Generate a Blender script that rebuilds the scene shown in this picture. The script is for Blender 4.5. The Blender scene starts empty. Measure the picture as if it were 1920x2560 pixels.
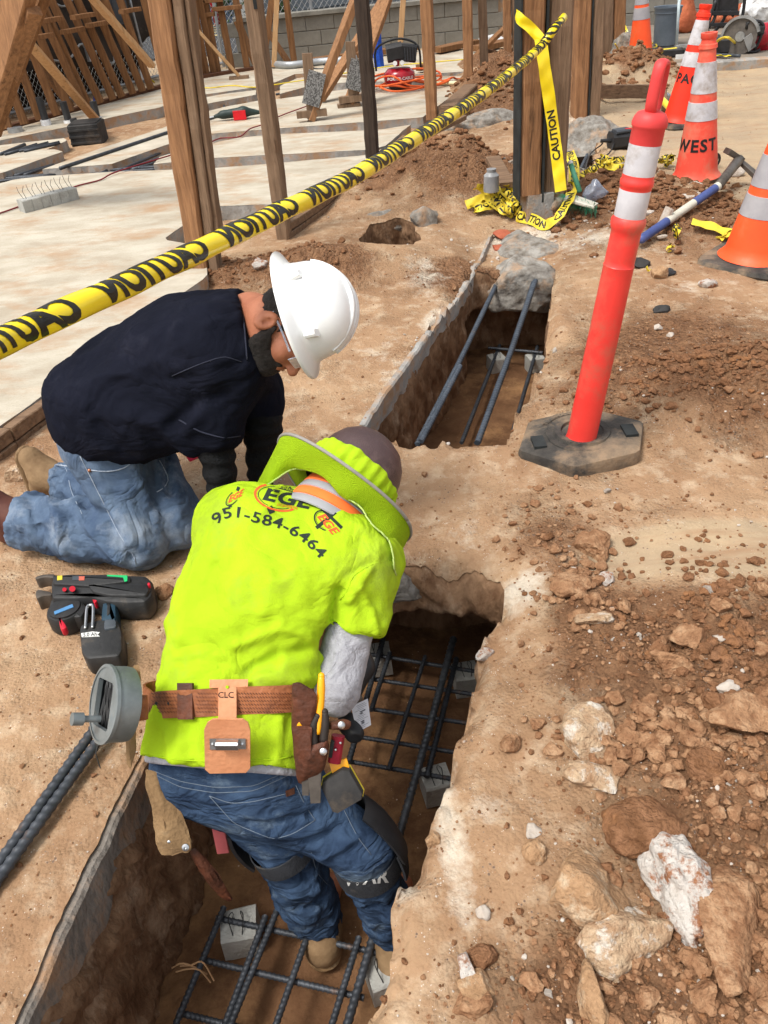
import bpy, bmesh, math, random
import numpy as np
from mathutils import Vector, Matrix
from mathutils.bvhtree import BVHTree

# ------------------------------------------------------------------ camera, light, exposure
SC = bpy.context.scene
FPX = 2000.0; TH = math.radians(36.0); HC = 1.6; ROLL = math.atan2(240, 2750)
fw = np.array([0, math.cos(TH), -math.sin(TH)])
_R0 = np.array([1.0, 0, 0]); _U0 = np.array([0, math.sin(TH), math.cos(TH)])
IX = math.cos(ROLL)*_R0 - math.sin(ROLL)*_U0
IY = -(math.sin(ROLL)*_R0 + math.cos(ROLL)*_U0)
CAM = np.array([0, 0, HC])
cd = bpy.data.cameras.new('camera'); cam = bpy.data.objects.new('camera', cd)
SC.collection.objects.link(cam); SC.camera = cam
cd.sensor_fit = 'VERTICAL'; cd.sensor_height = 36.0; cd.lens = 36.0*FPX/2560
cd.clip_start = 0.05; cd.clip_end = 500
cam.matrix_world = Matrix(((IX[0], -IY[0], -fw[0], CAM[0]), (IX[1], -IY[1], -fw[1], CAM[1]), (IX[2], -IY[2], -fw[2], CAM[2]), (0, 0, 0, 1)))
SUN_EL = math.radians(62); SUN_AZ = math.radians(-122)     # azimuth measured from +Y (ahead) towards +X
w = bpy.data.worlds.new('World'); SC.world = w; w.use_nodes = True
nt = w.node_tree; nt.nodes.clear()
sky = nt.nodes.new('ShaderNodeTexSky'); sky.sky_type = 'NISHITA'; sky.sun_disc = False
sky.sun_elevation = SUN_EL; sky.sun_rotation = SUN_AZ; sky.air_density = 1.0; sky.dust_density = 4.0; sky.ozone_density = 0.6
hs = nt.nodes.new('ShaderNodeHueSaturation'); hs.inputs['Saturation'].default_value = 0.22   # thin high cloud
bgn = nt.nodes.new('ShaderNodeBackground'); bgn.inputs['Strength'].default_value = 0.15
wo = nt.nodes.new('ShaderNodeOutputWorld')
nt.links.new(sky.outputs[0], hs.inputs['Color']); nt.links.new(hs.outputs[0], bgn.inputs[0]); nt.links.new(bgn.outputs[0], wo.inputs[0])
sd = bpy.data.lights.new('sun', 'SUN'); sd.energy = 1.5; sd.angle = math.radians(13); sd.color = (1.0, 0.955, 0.88)
so = bpy.data.objects.new('sun', sd); SC.collection.objects.link(so)
_d = Vector((math.sin(SUN_AZ)*math.cos(SUN_EL), math.cos(SUN_AZ)*math.cos(SUN_EL), math.sin(SUN_EL)))
so.rotation_euler = _d.to_track_quat('Z', 'Y').to_euler()
SC.view_settings.view_transform = 'Standard'; SC.view_settings.look = 'None'
SC.view_settings.exposure = 0.70; SC.view_settings.gamma = 1.0; SC.view_settings.use_curve_mapping = False
SC.cycles.max_bounces = 6; SC.cycles.diffuse_bounces = 3

# ------------------------------------------------------------------ surveying helpers: photo measurement -> place in the world
def ray(px, py): return fw + IX*(px-960)/FPX + IY*(py-1280)/FPX
def G(px, py, z=0.0):
    d = ray(px, py); return CAM + d*((z-HC)/d[2])
def U(px, py, dep): return CAM + ray(px, py)*dep
def V(*a): return np.array(a, float)
def nrm(v): v = np.asarray(v, float); return v/(np.linalg.norm(v)+1e-12)

# ------------------------------------------------------------------ noise (numpy)
def _hash(ix, iy, iz, seed):
    n = (ix.astype(np.int64)*374761393 + iy.astype(np.int64)*668265263 + iz.astype(np.int64)*2147483647 + seed*974634777) & 0xffffffff
    n = ((n ^ (n >> 13))*1274126177) & 0xffffffff
    n = n ^ (n >> 16)
    return (n & 0xffff)/32767.5 - 1.0
def vn(P, s, seed=0):
    P = np.asarray(P, float)/s
    i = np.floor(P).astype(np.int64); f = P-i; f = f*f*(3-2*f)
    r = 0
    for a in (0, 1):
        wa = f[..., 0] if a else 1-f[..., 0]
        for b in (0, 1):
            wb = f[..., 1] if b else 1-f[..., 1]
            for c in (0, 1):
                wc = f[..., 2] if c else 1-f[..., 2]
                r = r + wa*wb*wc*_hash(i[..., 0]+a, i[..., 1]+b, i[..., 2]+c, seed)
    return r
def fbm(P, s, oct=4, seed=0, gain=0.5):
    r = 0; a = 1.0
    for o in range(oct):
        r = r + a*vn(P, s/(2**o), seed+o*17); a *= gain
    return r
def sst(a, b, x): t = np.clip((x-a)/(b-a), 0, 1); return t*t*(3-2*t)

# ------------------------------------------------------------------ materials
MATS = {}
def lin(r, g, b):   # sRGB 0..255 -> linear
    return tuple(((c/255)/12.92 if c/255 < 0.04045 else ((c/255+0.055)/1.055)**2.4) for c in (r, g, b))
def L(nt, a, b): nt.links.new(a, b)
def mat(name, c1, c2=None, scale=8, rough=0.8, bump=0.0, bscale=60, metal=0.0, c3=None, s3=3, t3=(0.55, 0.7), stretch=(1, 1, 1), spec=0.3,
        world=False, rot=None, contrast=(0.35, 0.65), sheen=0, coat=0, detail=6, weave=None, alpha=None, trans=0, speck=None, crease=None):
    if name in MATS: return MATS[name]
    m = bpy.data.materials.new(name); m.use_nodes = True; nt = m.node_tree; nd = nt.nodes
    b = nd['Principled BSDF']; b.inputs['Roughness'].default_value = rough; b.inputs['Metallic'].default_value = metal
    b.inputs['Specular IOR Level'].default_value = spec
    if coat: b.inputs['Coat Weight'].default_value = coat; b.inputs['Coat Roughness'].default_value = 0.25
    if sheen: b.inputs['Sheen Weight'].default_value = sheen
    if alpha is not None: b.inputs['Alpha'].default_value = alpha
    if trans: b.inputs['Transmission Weight'].default_value = trans
    if world: co = nd.new('ShaderNodeNewGeometry').outputs['Position']
    else: co = nd.new('ShaderNodeTexCoord').outputs['Object']
    mp = nd.new('ShaderNodeMapping'); mp.inputs['Scale'].default_value = stretch
    if rot: mp.inputs['Rotation'].default_value = rot
    L(nt, co, mp.inputs[0]); vec = mp.outputs[0]
    c2 = c2 or tuple(x*0.75 for x in c1)
    n1 = nd.new('ShaderNodeTexNoise'); n1.inputs['Scale'].default_value = scale; n1.inputs['Detail'].default_value = detail; n1.inputs['Roughness'].default_value = 0.65
    L(nt, vec, n1.inputs['Vector'])
    r1 = nd.new('ShaderNodeValToRGB'); r1.color_ramp.elements[0].position = contrast[0]; r1.color_ramp.elements[1].position = contrast[1]
    r1.color_ramp.elements[0].color = (*c2, 1); r1.color_ramp.elements[1].color = (*c1, 1); L(nt, n1.outputs[0], r1.inputs[0])
    col = r1.outputs[0]
    def mixin(col, tex_out, lo, hi, c):
        rr = nd.new('ShaderNodeMapRange'); rr.inputs[1].default_value = lo; rr.inputs[2].default_value = hi; L(nt, tex_out, rr.inputs[0])
        mx = nd.new('ShaderNodeMixRGB'); L(nt, rr.outputs[0], mx.inputs[0]); L(nt, col, mx.inputs[1]); mx.inputs[2].default_value = (*c, 1)
        return mx.outputs[0]
    if c3:
        n3 = nd.new('ShaderNodeTexNoise'); n3.inputs['Scale'].default_value = s3; n3.inputs['Detail'].default_value = 8; n3.inputs['Roughness'].default_value = 0.7
        L(nt, vec, n3.inputs['Vector']); col = mixin(col, n3.outputs[0], t3[0], t3[1], c3)
    if speck:   # (scale, threshold, colour)
        vo = nd.new('ShaderNodeTexVoronoi'); vo.inputs['Scale'].default_value = speck[0]; L(nt, vec, vo.inputs['Vector'])
        n5 = nd.new('ShaderNodeTexNoise'); n5.inputs['Scale'].default_value = speck[0]*0.23; L(nt, vec, n5.inputs['Vector'])
        ad = nd.new('ShaderNodeMath'); ad.operation = 'ADD'; L(nt, vo.outputs['Distance'], ad.inputs[0]); L(nt, n5.outputs[0], ad.inputs[1])
        col = mixin(col, ad.outputs[0], speck[1]+0.03, speck[1], speck[2])
    L(nt, col, b.inputs['Base Color'])
    if bump or weave or crease:
        n2 = nd.new('ShaderNodeTexNoise'); n2.inputs['Scale'].default_value = bscale; n2.inputs['Detail'].default_value = 5; L(nt, vec, n2.inputs['Vector'])
        h = n2.outputs[0]
        if weave:
            wv = nd.new('ShaderNodeTexWave'); wv.inputs['Scale'].default_value = weave; wv.inputs['Distortion'].default_value = 2; wv.bands_direction = 'DIAGONAL'; L(nt, vec, wv.inputs['Vector'])
            ad = nd.new('ShaderNodeMath'); ad.operation = 'MULTIPLY_ADD'; L(nt, wv.outputs[0], ad.inputs[0]); ad.inputs[1].default_value = 0.4; L(nt, h, ad.inputs[2]); h = ad.outputs[0]
        bp = nd.new('ShaderNodeBump'); bp.inputs['Strength'].default_value = min(1, bump or .3); bp.inputs['Distance'].default_value = 0.01
        L(nt, h, bp.inputs['Height']); nrm_ = bp.outputs[0]
        if crease:   # soft cloth folds: ridged, stretched noise (scale, depth)
            cn = nd.new('ShaderNodeTexNoise'); cn.inputs['Scale'].default_value = crease[0]; cn.inputs['Detail'].default_value = 3; cn.inputs['Distortion'].default_value = .8; L(nt, vec, cn.inputs['Vector'])
            s1 = nd.new('ShaderNodeMath'); s1.operation = 'SUBTRACT'; L(nt, cn.outputs[0], s1.inputs[0]); s1.inputs[1].default_value = .5
            s2 = nd.new('ShaderNodeMath'); s2.operation = 'ABSOLUTE'; L(nt, s1.outputs[0], s2.inputs[0])
            s3 = nd.new('ShaderNodeMath'); s3.operation = 'POWER'; L(nt, s2.outputs[0], s3.inputs[0]); s3.inputs[1].default_value = 1.0
            b2 = nd.new('ShaderNodeBump'); b2.inputs['Strength'].default_value = 1; b2.inputs['Distance'].default_value = crease[1]; L(nt, s3.outputs[0], b2.inputs['Height']); L(nt, nrm_, b2.inputs['Normal']); nrm_ = b2.outputs[0]
        L(nt, nrm_, b.inputs['Normal'])
    MATS[name] = m; return m

def wood(name, c1, c2, axis='z', dark=None, rough=0.85):
    st = {'z': (14, 14, 1.2), 'x': (1.2, 14, 14), 'y': (14, 1.2, 14)}[axis]
    return mat(name, c1, c2, scale=3.0, rough=rough, bump=0.6, bscale=6, stretch=st, c3=dark or tuple(x*0.3 for x in c2), s3=1.4, t3=(0.58, 0.72), detail=8, contrast=(.3, .7))

# ------------------------------------------------------------------ objects
def link(o): SC.collection.objects.link(o); return o
def tag(o, label=None, cat=None, group=None, kind=None):
    if label: o['label'] = label
    if cat: o['category'] = cat
    if group: o['group'] = group
    if kind: o['kind'] = kind
    return o
def thing(name, label, cat, loc=(0, 0, 0), group=None):
    o = link(bpy.data.objects.new(name, None)); o.location = tuple(float(x) for x in loc); o.empty_display_size = 0.1
    return tag(o, label, cat, group)
def rootloc(p):
    r = V(0, 0, 0)
    while p is not None: r = r + V(*p.location); p = p.parent
    return r
def copy_tree(o, parent=None):
    kids = [c for c in bpy.data.objects if c.parent == o]
    c = o.copy(); link(c); c.parent = parent
    for k in kids: copy_tree(k, c)
    return c
class M:
    """collects geometry; world coordinates by default, moved under its parent's origin on build"""
    def __init__(s): s.v = []; s.f = []; s.n = 0
    def add(s, v, f):
        v = np.asarray(v, float).reshape(-1, 3); s.v.append(v); o = s.n
        s.f += [tuple(int(i)+o for i in q) for q in f]; s.n += len(v); return s
    def box(s, c, size, R=None):
        c = np.asarray(c, float); h = np.asarray(size, float)/2
        p = np.array([(x, y, z) for x in (-1, 1) for y in (-1, 1) for z in (-1, 1)])*h
        if R is not None: p = p@np.asarray(R).T
        return s.add(p+c, [(0, 1, 3, 2), (4, 6, 7, 5), (0, 4, 5, 1), (2, 3, 7, 6), (0, 2, 6, 4), (1, 5, 7, 3)])
    def rings(s, rings, closed=True, cap=True):
        k = len(rings[0]); v = np.concatenate(rings); f = []
        for i in range(len(rings)-1):
            for j in range(k if closed else k-1):
                a = i*k+j; b = i*k+(j+1) % k
                f.append((a, b, b+k, a+k))
        if cap and closed: f.append(tuple(range(k-1, -1, -1))); f.append(tuple((len(rings)-1)*k+j for j in range(k)))
        return s.add(v, f)
    def beam(s, a, b, w, h, up=(0, 0, 1), ch=None, seg=1, jit=0, seed=0, taper=1.0):
        a = np.asarray(a, float); b = np.asarray(b, float); d = nrm(b-a)
        u = np.asarray(up, float)
        if abs(d@nrm(u)) > 0.98: u = V(0, 1, 0)
        x = nrm(np.cross(d, u)); y = np.cross(x, d)
        ch = min(w, h)*0.08 if ch is None else ch
        w2, h2 = w/2, h/2
        cs = [(-w2+ch, -h2), (w2-ch, -h2), (w2, -h2+ch), (w2, h2-ch), (w2-ch, h2), (-w2+ch, h2), (-w2, h2-ch), (-w2, -h2+ch)]
        rr = []
        for i in range(seg+1):
            t = i/seg; k = 1+(taper-1)*t; o = a+(b-a)*t
            rr.append(np.array([o+x*(p*k)+y*(q*k) for p, q in cs]))
        if jit:
            A = np.concatenate(rr); N = np.stack([vn(A, 0.09, seed+i) for i in range(3)], 1)*jit
            A = A+N; rr = [A[i*8:(i+1)*8] for i in range(seg+1)]
        return s.rings(rr)
    def tube(s, path, r, n=8, cap=True, prof=None):
        path = [np.asarray(p, float) for p in path]; m = len(path); rad = r if hasattr(r, '__len__') else [r]*m
        T = [nrm(path[min(i+1, m-1)]-path[max(i-1, 0)]) for i in range(m)]
        u = V(0, 0, 1) if abs(T[0][2]) < 0.9 else V(0, 1, 0)
        x = nrm(np.cross(T[0], u)); rr = []
        for i in range(m):
            x = nrm(x-T[i]*(x@T[i])); y = np.cross(T[i], x)
            rr.append(np.array([path[i]+rad[i]*(x*math.cos(2*math.pi*j/n)+y*math.sin(2*math.pi*j/n)) for j in range(n)]))
        return s.rings(rr, cap=cap)
    def lathe(s, o, prof, n=24, axis=(0, 0, 1), xdir=None, cap=False, sx=1, sy=1):
        z = nrm(axis); x = nrm(np.cross(z, V(0, 1, 0.01) if xdir is None else np.cross(xdir, z))); 
        if xdir is not None: x = nrm(np.asarray(xdir, float)-z*(np.asarray(xdir, float)@z))
        y = np.cross(z, x); o = np.asarray(o, float)
        rr = [np.array([o+z*h+r*(x*sx*math.cos(2*math.pi*j/n)+y*sy*math.sin(2*math.pi*j/n)) for j in range(n)]) for r, h in prof]
        return s.rings(rr, cap=cap)
    def prism(s, poly, z0, z1, jit=0):
        poly = [np.asarray(p, float)[:2] for p in poly]; n = len(poly)
        a = sum(poly[i][0]*poly[(i+1) % n][1]-poly[(i+1) % n][0]*poly[i][1] for i in range(n))
        if a < 0: poly = poly[::-1]
        v = [(p[0], p[1], z0) for p in poly]+[(p[0], p[1], z1) for p in poly]
        return s.add(v, [tuple(range(n-1, -1, -1)), tuple(range(n, 2*n))]+[(i, (i+1) % n, (i+1) % n+n, i+n) for i in range(n)])
    def sphere(s, c, r, n=12, m=8, R=None):
        r = np.asarray(r if hasattr(r, '__len__') else (r, r, r), float); rr = []
        for i in range(m+1):
            a = math.pi*(0.02+0.96*i/m)
            q = np.array([(math.sin(a)*math.cos(2*math.pi*j/n), math.sin(a)*math.sin(2*math.pi*j/n), -math.cos(a)) for j in range(n)])*r
            if R is not None: q = q@np.asarray(R).T
            rr.append(q+np.asarray(c, float))
        return s.rings(rr)
    def verts(s): return np.concatenate(s.v) if s.v else np.zeros((0, 3))
    def mesh(s, name, m, smooth=False, org=None):
        v = s.verts()
        if org is not None: v = v-org
        me = bpy.data.meshes.new(name); me.from_pydata(v.tolist(), [], s.f)
        if m: me.materials.append(m)
        if smooth: me.shade_smooth() if smooth is True else me.set_sharp_from_angle(angle=math.radians(smooth)) if False else None
        if smooth:
            me.polygons.foreach_set('use_smooth', [True]*len(me.polygons))
            if smooth is not True: me.set_sharp_from_angle(angle=math.radians(smooth))
        me.update(); return me
    def build(s, name, m, parent=None, smooth=False, local=False, org=None):
        if parent is not None: o0 = rootloc(parent) if not local else V(0, 0, 0)
        else:
            v = s.verts(); o0 = org if org is not None else (V(*((v.min(0)+v.max(0))/2)[:2], v[:, 2].min()))
        o = link(bpy.data.objects.new(name, s.mesh(name, m, smooth, o0)))
        if parent is not None: o.parent = parent
        else: o.location = tuple(o0)
        return o
def npmesh(name, v, f, m, parent=None, smooth=True, org=None, kind=None):
    """fast build from numpy arrays of verts and quads/tris"""
    v = np.asarray(v, np.float32); f = np.asarray(f, np.int32); k = f.shape[1]
    o0 = rootloc(parent) if parent is not None else (org if org is not None else V(0, 0, 0))
    me = bpy.data.meshes.new(name); me.vertices.add(len(v)); me.vertices.foreach_set('co', (v-o0.astype(np.float32)).ravel())
    me.loops.add(f.size); me.loops.foreach_set('vertex_index', f.ravel())
    me.polygons.add(len(f)); me.polygons.foreach_set('loop_start', np.arange(0, f.size, k, dtype=np.int32))
    me.polygons.foreach_set('use_smooth', np.full(len(f), bool(smooth)))
    me.update(calc_edges=True); me.validate()
    if m: me.materials.append(m)
    o = link(bpy.data.objects.new(name, me)); o.parent = parent
    if parent is None: o.location = tuple(o0)
    if kind: o['kind'] = kind
    return o
def resamp(path, step):
    P = np.array(path, float); d = np.r_[0, np.cumsum(np.linalg.norm(np.diff(P, axis=0), axis=1))]
    n = max(2, int(d[-1]/step)+1); t = np.linspace(0, d[-1], n)
    return np.stack([np.interp(t, d, P[:, i]) for i in range(P.shape[1])], 1)
def spline(path, step):
    """Catmull-Rom through points, resampled"""
    P = np.array(path, float); Q = np.vstack([2*P[0]-P[1], P, 2*P[-1]-P[-2]]); out = []
    for i in range(1, len(Q)-2):
        for t in np.linspace(0, 1, 12, endpoint=False):
            a, b, c, d = Q[i-1], Q[i], Q[i+1], Q[i+2]
            out.append(0.5*((2*b)+(-a+c)*t+(2*a-5*b+4*c-d)*t*t+(-a+3*b-3*c+d)*t**3))
    out.append(P[-1]); return resamp(out, step)

# ------------------------------------------------------------------ flat lettering
def text_geo(s, size=1.0, maxlen=None, offset=0.0, shear=0.0, spacing=1.0):
    c = bpy.data.curves.new('t', 'FONT'); c.body = s; c.size = size; c.align_x = 'CENTER'; c.align_y = 'CENTER'; c.offset = offset; c.shear = shear; c.space_character = spacing
    c.resolution_u = 3
    o = link(bpy.data.objects.new('t', c)); dg = bpy.context.evaluated_depsgraph_get(); dg.update()
    me = o.evaluated_get(dg).to_mesh(); bm = bmesh.new(); bm.from_mesh(me); o.evaluated_get(dg).to_mesh_clear()
    bpy.data.objects.remove(o); bpy.data.curves.remove(c)
    bmesh.ops.triangulate(bm, faces=bm.faces)
    bmesh.ops.remove_doubles(bm, verts=bm.verts, dist=1e-5)
    if maxlen:
        for _ in range(5):
            es = [e for e in bm.edges if e.calc_length() > maxlen]
            if not es: break
            bmesh.ops.subdivide_edges(bm, edges=es, cuts=1); bmesh.ops.triangulate(bm, faces=[f for f in bm.faces if len(f.verts) > 3])
    bm.verts.index_update()
    v = np.array([v.co[:] for v in bm.verts]); f = [[q.index for q in p.verts] for p in bm.faces]; bm.free()
    return v[:, :2], f
def bvh_of(o):
    me = o.data; off = rootloc(o)
    vs = np.empty(len(me.vertices)*3, np.float32); me.vertices.foreach_get('co', vs); vs = vs.reshape(-1, 3)+off
    return BVHTree.FromPolygons(vs.tolist(), [tuple(p.vertices) for p in me.polygons])
def project(v2, o, x, y, d, bvh, off=0.0015, reach=0.5):
    """lay flat points (in plane o + x*u + y*v) on a surface along d"""
    out = []
    for a, b in v2:
        p = o+x*a+y*b; h = bvh.ray_cast(Vector(p-d*reach), Vector(d), reach*2)
        out.append(np.array(h[0])-d*off if h[0] is not None else p)
    return np.array(out)

# ------------------------------------------------------------------ implicit bodies -> one continuous skin (surface nets)
class Field:
    def __init__(s, lo, hi, h):
        s.lo = np.array(lo, np.float32); s.h = h; s.n = (np.ceil((np.array(hi)-lo)/h).astype(int)+1)
        s.val = np.full(s.n, 1.0, np.float32)
    def _sl(s, lo, hi, m):
        a = np.maximum(0, np.floor((np.asarray(lo)-m-s.lo)/s.h).astype(int)); b = np.minimum(s.n, np.ceil((np.asarray(hi)+m-s.lo)/s.h).astype(int)+1)
        b = np.maximum(b, a+1)
        sl = tuple(slice(a[i], b[i]) for i in range(3))
        g = np.meshgrid(*[s.lo[i]+s.h*np.arange(a[i], b[i], dtype=np.float32) for i in range(3)], indexing='ij')
        return sl, np.stack(g, -1)
    def _mix(s, sl, d, k):
        a = s.val[sl]
        if k > 0: hh = np.maximum(k-np.abs(a-d), 0)/k; s.val[sl] = np.minimum(a, d)-hh*hh*k*0.25
        else: s.val[sl] = np.minimum(a, d)
    def seg(s, a, b, ra, rb=None, k=0.03, flat=None):
        a = np.array(a, np.float32); b = np.array(b, np.float32); rb = ra if rb is None else rb; r = max(ra, rb)
        sl, P = s._sl(np.minimum(a, b)-r, np.maximum(a, b)+r, k+s.h*3)
        ba = b-a; pa = P-a; t = np.clip((pa@ba)/(ba@ba+1e-9), 0, 1); q = pa-t[..., None]*ba
        if flat is not None:
            ax, f = flat; ax = nrm(ax).astype(np.float32); c = q@ax; q = q+ax*(c*(1/f-1))[..., None]
            d = (np.linalg.norm(q, axis=-1)-(ra+(rb-ra)*t))*min(1, f*1.15)
        else: d = np.linalg.norm(q, axis=-1)-(ra+(rb-ra)*t)
        s._mix(sl, d.astype(np.float32), k); return s
    def chain(s, pts, rs, k=0.03, flat=None):
        for i in range(len(pts)-1): s.seg(pts[i], pts[i+1], rs[i], rs[i+1], k, flat)
        return s
    def ell(s, c, r, R=None, k=0.02, sub=False):
        c = np.array(c, np.float32); r = np.array(r, np.float32); R = np.eye(3) if R is None else np.asarray(R)   # columns = axes
        ext = np.sqrt(((np.abs(R)*r)**2).sum(1))
        sl, P = s._sl(c-ext, c+ext, k+s.h*3)
        q = (P-c)@R.astype(np.float32); k0 = np.linalg.norm(q/r, axis=-1); k1 = np.linalg.norm(q/(r*r), axis=-1)+1e-6
        d = (k0*(k0-1)/k1).astype(np.float32)
        if sub:
            a = s.val[sl]; b = -d; hh = np.maximum(k-np.abs(a-b), 0)/max(k, 1e-6); s.val[sl] = np.maximum(a, b)+hh*hh*k*0.25
        else: s._mix(sl, d, k)
        return s
    def cut(s, p, n, k=0.0):
        """remove what lies on the +n side of the plane"""
        g = np.meshgrid(*[s.lo[i]+s.h*np.arange(s.n[i], dtype=np.float32) for i in range(3)], indexing='ij')
        n = nrm(n); d = (g[0]-p[0])*n[0]+(g[1]-p[1])*n[1]+(g[2]-p[2])*n[2]
        s.val = np.maximum(s.val, d.astype(np.float32)); return s
    def grids(s):
        g = np.meshgrid(*[s.lo[i]+s.h*np.arange(s.n[i], dtype=np.float32) for i in range(3)], indexing='ij'); return np.stack(g, -1)
    def mesh(s, smooth=2):
        v = s.val.copy()
        for ax in range(3):   # closed at the border
            sl = [slice(None)]*3; sl[ax] = 0; v[tuple(sl)] = 1; sl[ax] = -1; v[tuple(sl)] = 1
        ins = v < 0; n = np.array(v.shape)-1
        acc = np.zeros((*n, 3), np.float32); cnt = np.zeros(n, np.float32)
        for ax in range(3):
            o1, o2 = [a for a in range(3) if a != ax]
            for p in (0, 1):
                for q in (0, 1):
                    st = [0, 0, 0]; st[o1] = p; st[o2] = q
                    A = tuple(slice(st[i], st[i]+n[i]) for i in range(3)); st2 = list(st); st2[ax] = 1
                    B = tuple(slice(st2[i], st2[i]+n[i]) for i in range(3))
                    a = v[A]; b = v[B]; x = ins[A] != ins[B]
                    t = np.where(x, a/np.where(x, a-b, 1), 0)
                    cnt += x; acc[..., ax] += t*x; acc[..., o1] += p*x; acc[..., o2] += q*x
        act = cnt > 0; idx = np.full(n, -1, np.int64); ii = np.argwhere(act); idx[act] = np.arange(len(ii))
        vv = (ii+acc[act]/cnt[act][:, None])*s.h+s.lo
        F = []
        for ax in range(3):
            o1, o2 = (ax+1) % 3, (ax+2) % 3
            A = [slice(1, None)]*3; A[ax] = slice(0, n[ax])
            a = ins[tuple(slice((0 if i == ax else 1), n[i]) for i in range(3))]
            B = tuple(slice((1 if i == ax else 1), n[i]+(1 if i == ax else 0)) for i in range(3))
            b = ins[B]; x = np.argwhere(a != b)
            if not len(x): continue
            base = x.copy(); base[:, o1] += 1; base[:, o2] += 1
            e1 = np.zeros(3, int); e1[o1] = 1; e2 = np.zeros(3, int); e2[o2] = 1
            q = [idx[tuple((base-d).T)] for d in (e1*0+e2*0, e1, e1+e2, e2)]
            q = np.stack(q, 1); fl = a[tuple(x.T)]; q[~fl] = q[~fl][:, ::-1]
            F.append(q)
        F = np.concatenate(F); ok = (F >= 0).all(1); F = F[ok]
        for _ in range(smooth):
            S = np.zeros_like(vv); c = np.zeros(len(vv))
            for i in range(4):
                a = F[:, i]; b = F[:, (i+1) % 4]
                for k3 in range(3): S[:, k3] += np.bincount(a, vv[b, k3], len(vv))+np.bincount(b, vv[a, k3], len(vv))
                c += np.bincount(a, minlength=len(vv))+np.bincount(b, minlength=len(vv))
            vv = 0.5*vv+0.5*S/np.maximum(c, 1)[:, None]
        return vv, F
def vnormals(v, F):
    a = v[F[:, 2]]-v[F[:, 0]]; b = v[F[:, 3]]-v[F[:, 1]] if F.shape[1] == 4 else v[F[:, 1]]-v[F[:, 0]]
    n = np.cross(a, b) if F.shape[1] == 4 else np.cross(b, a)
    N = np.zeros_like(v)
    for i in range(F.shape[1]):
        for k in range(3): N[:, k] += np.bincount(F[:, i], n[:, k], len(v))
    return N/(np.linalg.norm(N, axis=1)[:, None]+1e-12)
# ================================================================== GROUND
def inpoly(x, y, poly):
    r = np.zeros(np.shape(x), bool); n = len(poly)
    for i in range(n):
        x1, y1 = poly[i][:2]; x2, y2 = poly[(i+1) % n][:2]
        c = ((y1 > y) != (y2 > y)) & (x < (x2-x1)*(y-y1)/((y2-y1) if y2 != y1 else 1e-9)+x1); r ^= c
    return r
def nearpoly(x, y, poly):
    best = np.full(np.shape(x), 1e9); bx = np.zeros_like(best); by = np.zeros_like(best); n = len(poly)
    for i in range(n):
        a = poly[i][:2]; b = poly[(i+1) % n][:2]; dx, dy = b[0]-a[0], b[1]-a[1]
        t = np.clip(((x-a[0])*dx+(y-a[1])*dy)/(dx*dx+dy*dy+1e-12), 0, 1); qx = a[0]+t*dx; qy = a[1]+t*dy
        d = np.hypot(x-qx, y-qy); m = d < best; best = np.where(m, d, best); bx = np.where(m, qx, bx); by = np.where(m, qy, by)
    return best, bx, by
def rough(poly, amp, seed, step=0.025, keep=None):
    """irregular, natural outline"""
    P = resamp(list(poly)+[poly[0]], step)[:-1]; n = len(P)
    t = np.roll(P, -1, 0)-np.roll(P, 1, 0); nn = np.stack([t[:, 1], -t[:, 0]], 1); nn /= np.linalg.norm(nn, axis=1)[:, None]+1e-9
    Q = np.c_[P, np.zeros(n)]; a = np.full(n, amp)
    if keep is not None: a = np.array([amp*(0.2 if keep(p) else 1) for p in P])
    return P+nn*(a*(fbm(Q, 0.22, 4, seed)+0.25*vn(Q, 0.03, seed+5)))[:, None]
g2 = lambda pts, z=0.0: [G(a, b, z)[:2] for a, b in pts]
left1 = [(-0.83, -0.2), (-0.79, 0.45)]+[tuple(p) for p in g2([(60, 2500), (200, 2200), (318, 1945)])]+[(-0.60, 1.55), (-0.50, 1.85)]
br1 = [tuple(p) for p in g2([(985, 1408), (1100, 1412), (1180, 1418), (1232, 1432)])]
right1 = [tuple(p) for p in g2([(1252, 1450), (1248, 1500), (1236, 1560), (1205, 1630), (1190, 1690), (1172, 1760), (1150, 1830), (1125, 1900), (1092, 1960), (1085, 2000), (1060, 2100), (1045, 2160), (1023, 2205), (988, 2240), (985, 2310), (957, 2430), (900, 2515)])]+[(-0.13, 0.5), (-0.2, -0.2)]
T1 = rough(left1+[(-0.38, 2.02)]+br1+right1, 0.018, 3, keep=lambda p: p[0] < -0.45)
T2 = rough(g2([(955, 1071), (925, 1078), (897, 1076), (935, 1010), (977, 952), (1029, 880), (1081, 807), (1130, 745), (1163, 704), (1178, 672), (1240, 664), (1388, 655), (1380, 700), (1378, 753), (1367, 862), (1353, 916), (1316, 992), (1277, 1064), (1266, 1097), (1180, 1104), (1045, 1109), (1000, 1098)]), 0.014, 11, keep=lambda p: p[0] < 0.02+(p[1]-2.9)*0.34)
T3 = rough(g2([(893, 596), (925, 562), (1000, 548), (1040, 560), (1052, 596), (1026, 622), (960, 634), (908, 620)]), 0.02, 21)
T4 = rough(g2([(1402, 352), (1482, 338), (1495, 420), (1450, 440), (1402, 425)]), 0.03, 31)
HOLES = [T1, T2, T3, T4]
def el(px, py, rx, ry, h, kind, rot=0.0):
    p = G(px, py); return (p[0], p[1], rx, ry, h, kind, rot)
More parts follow.
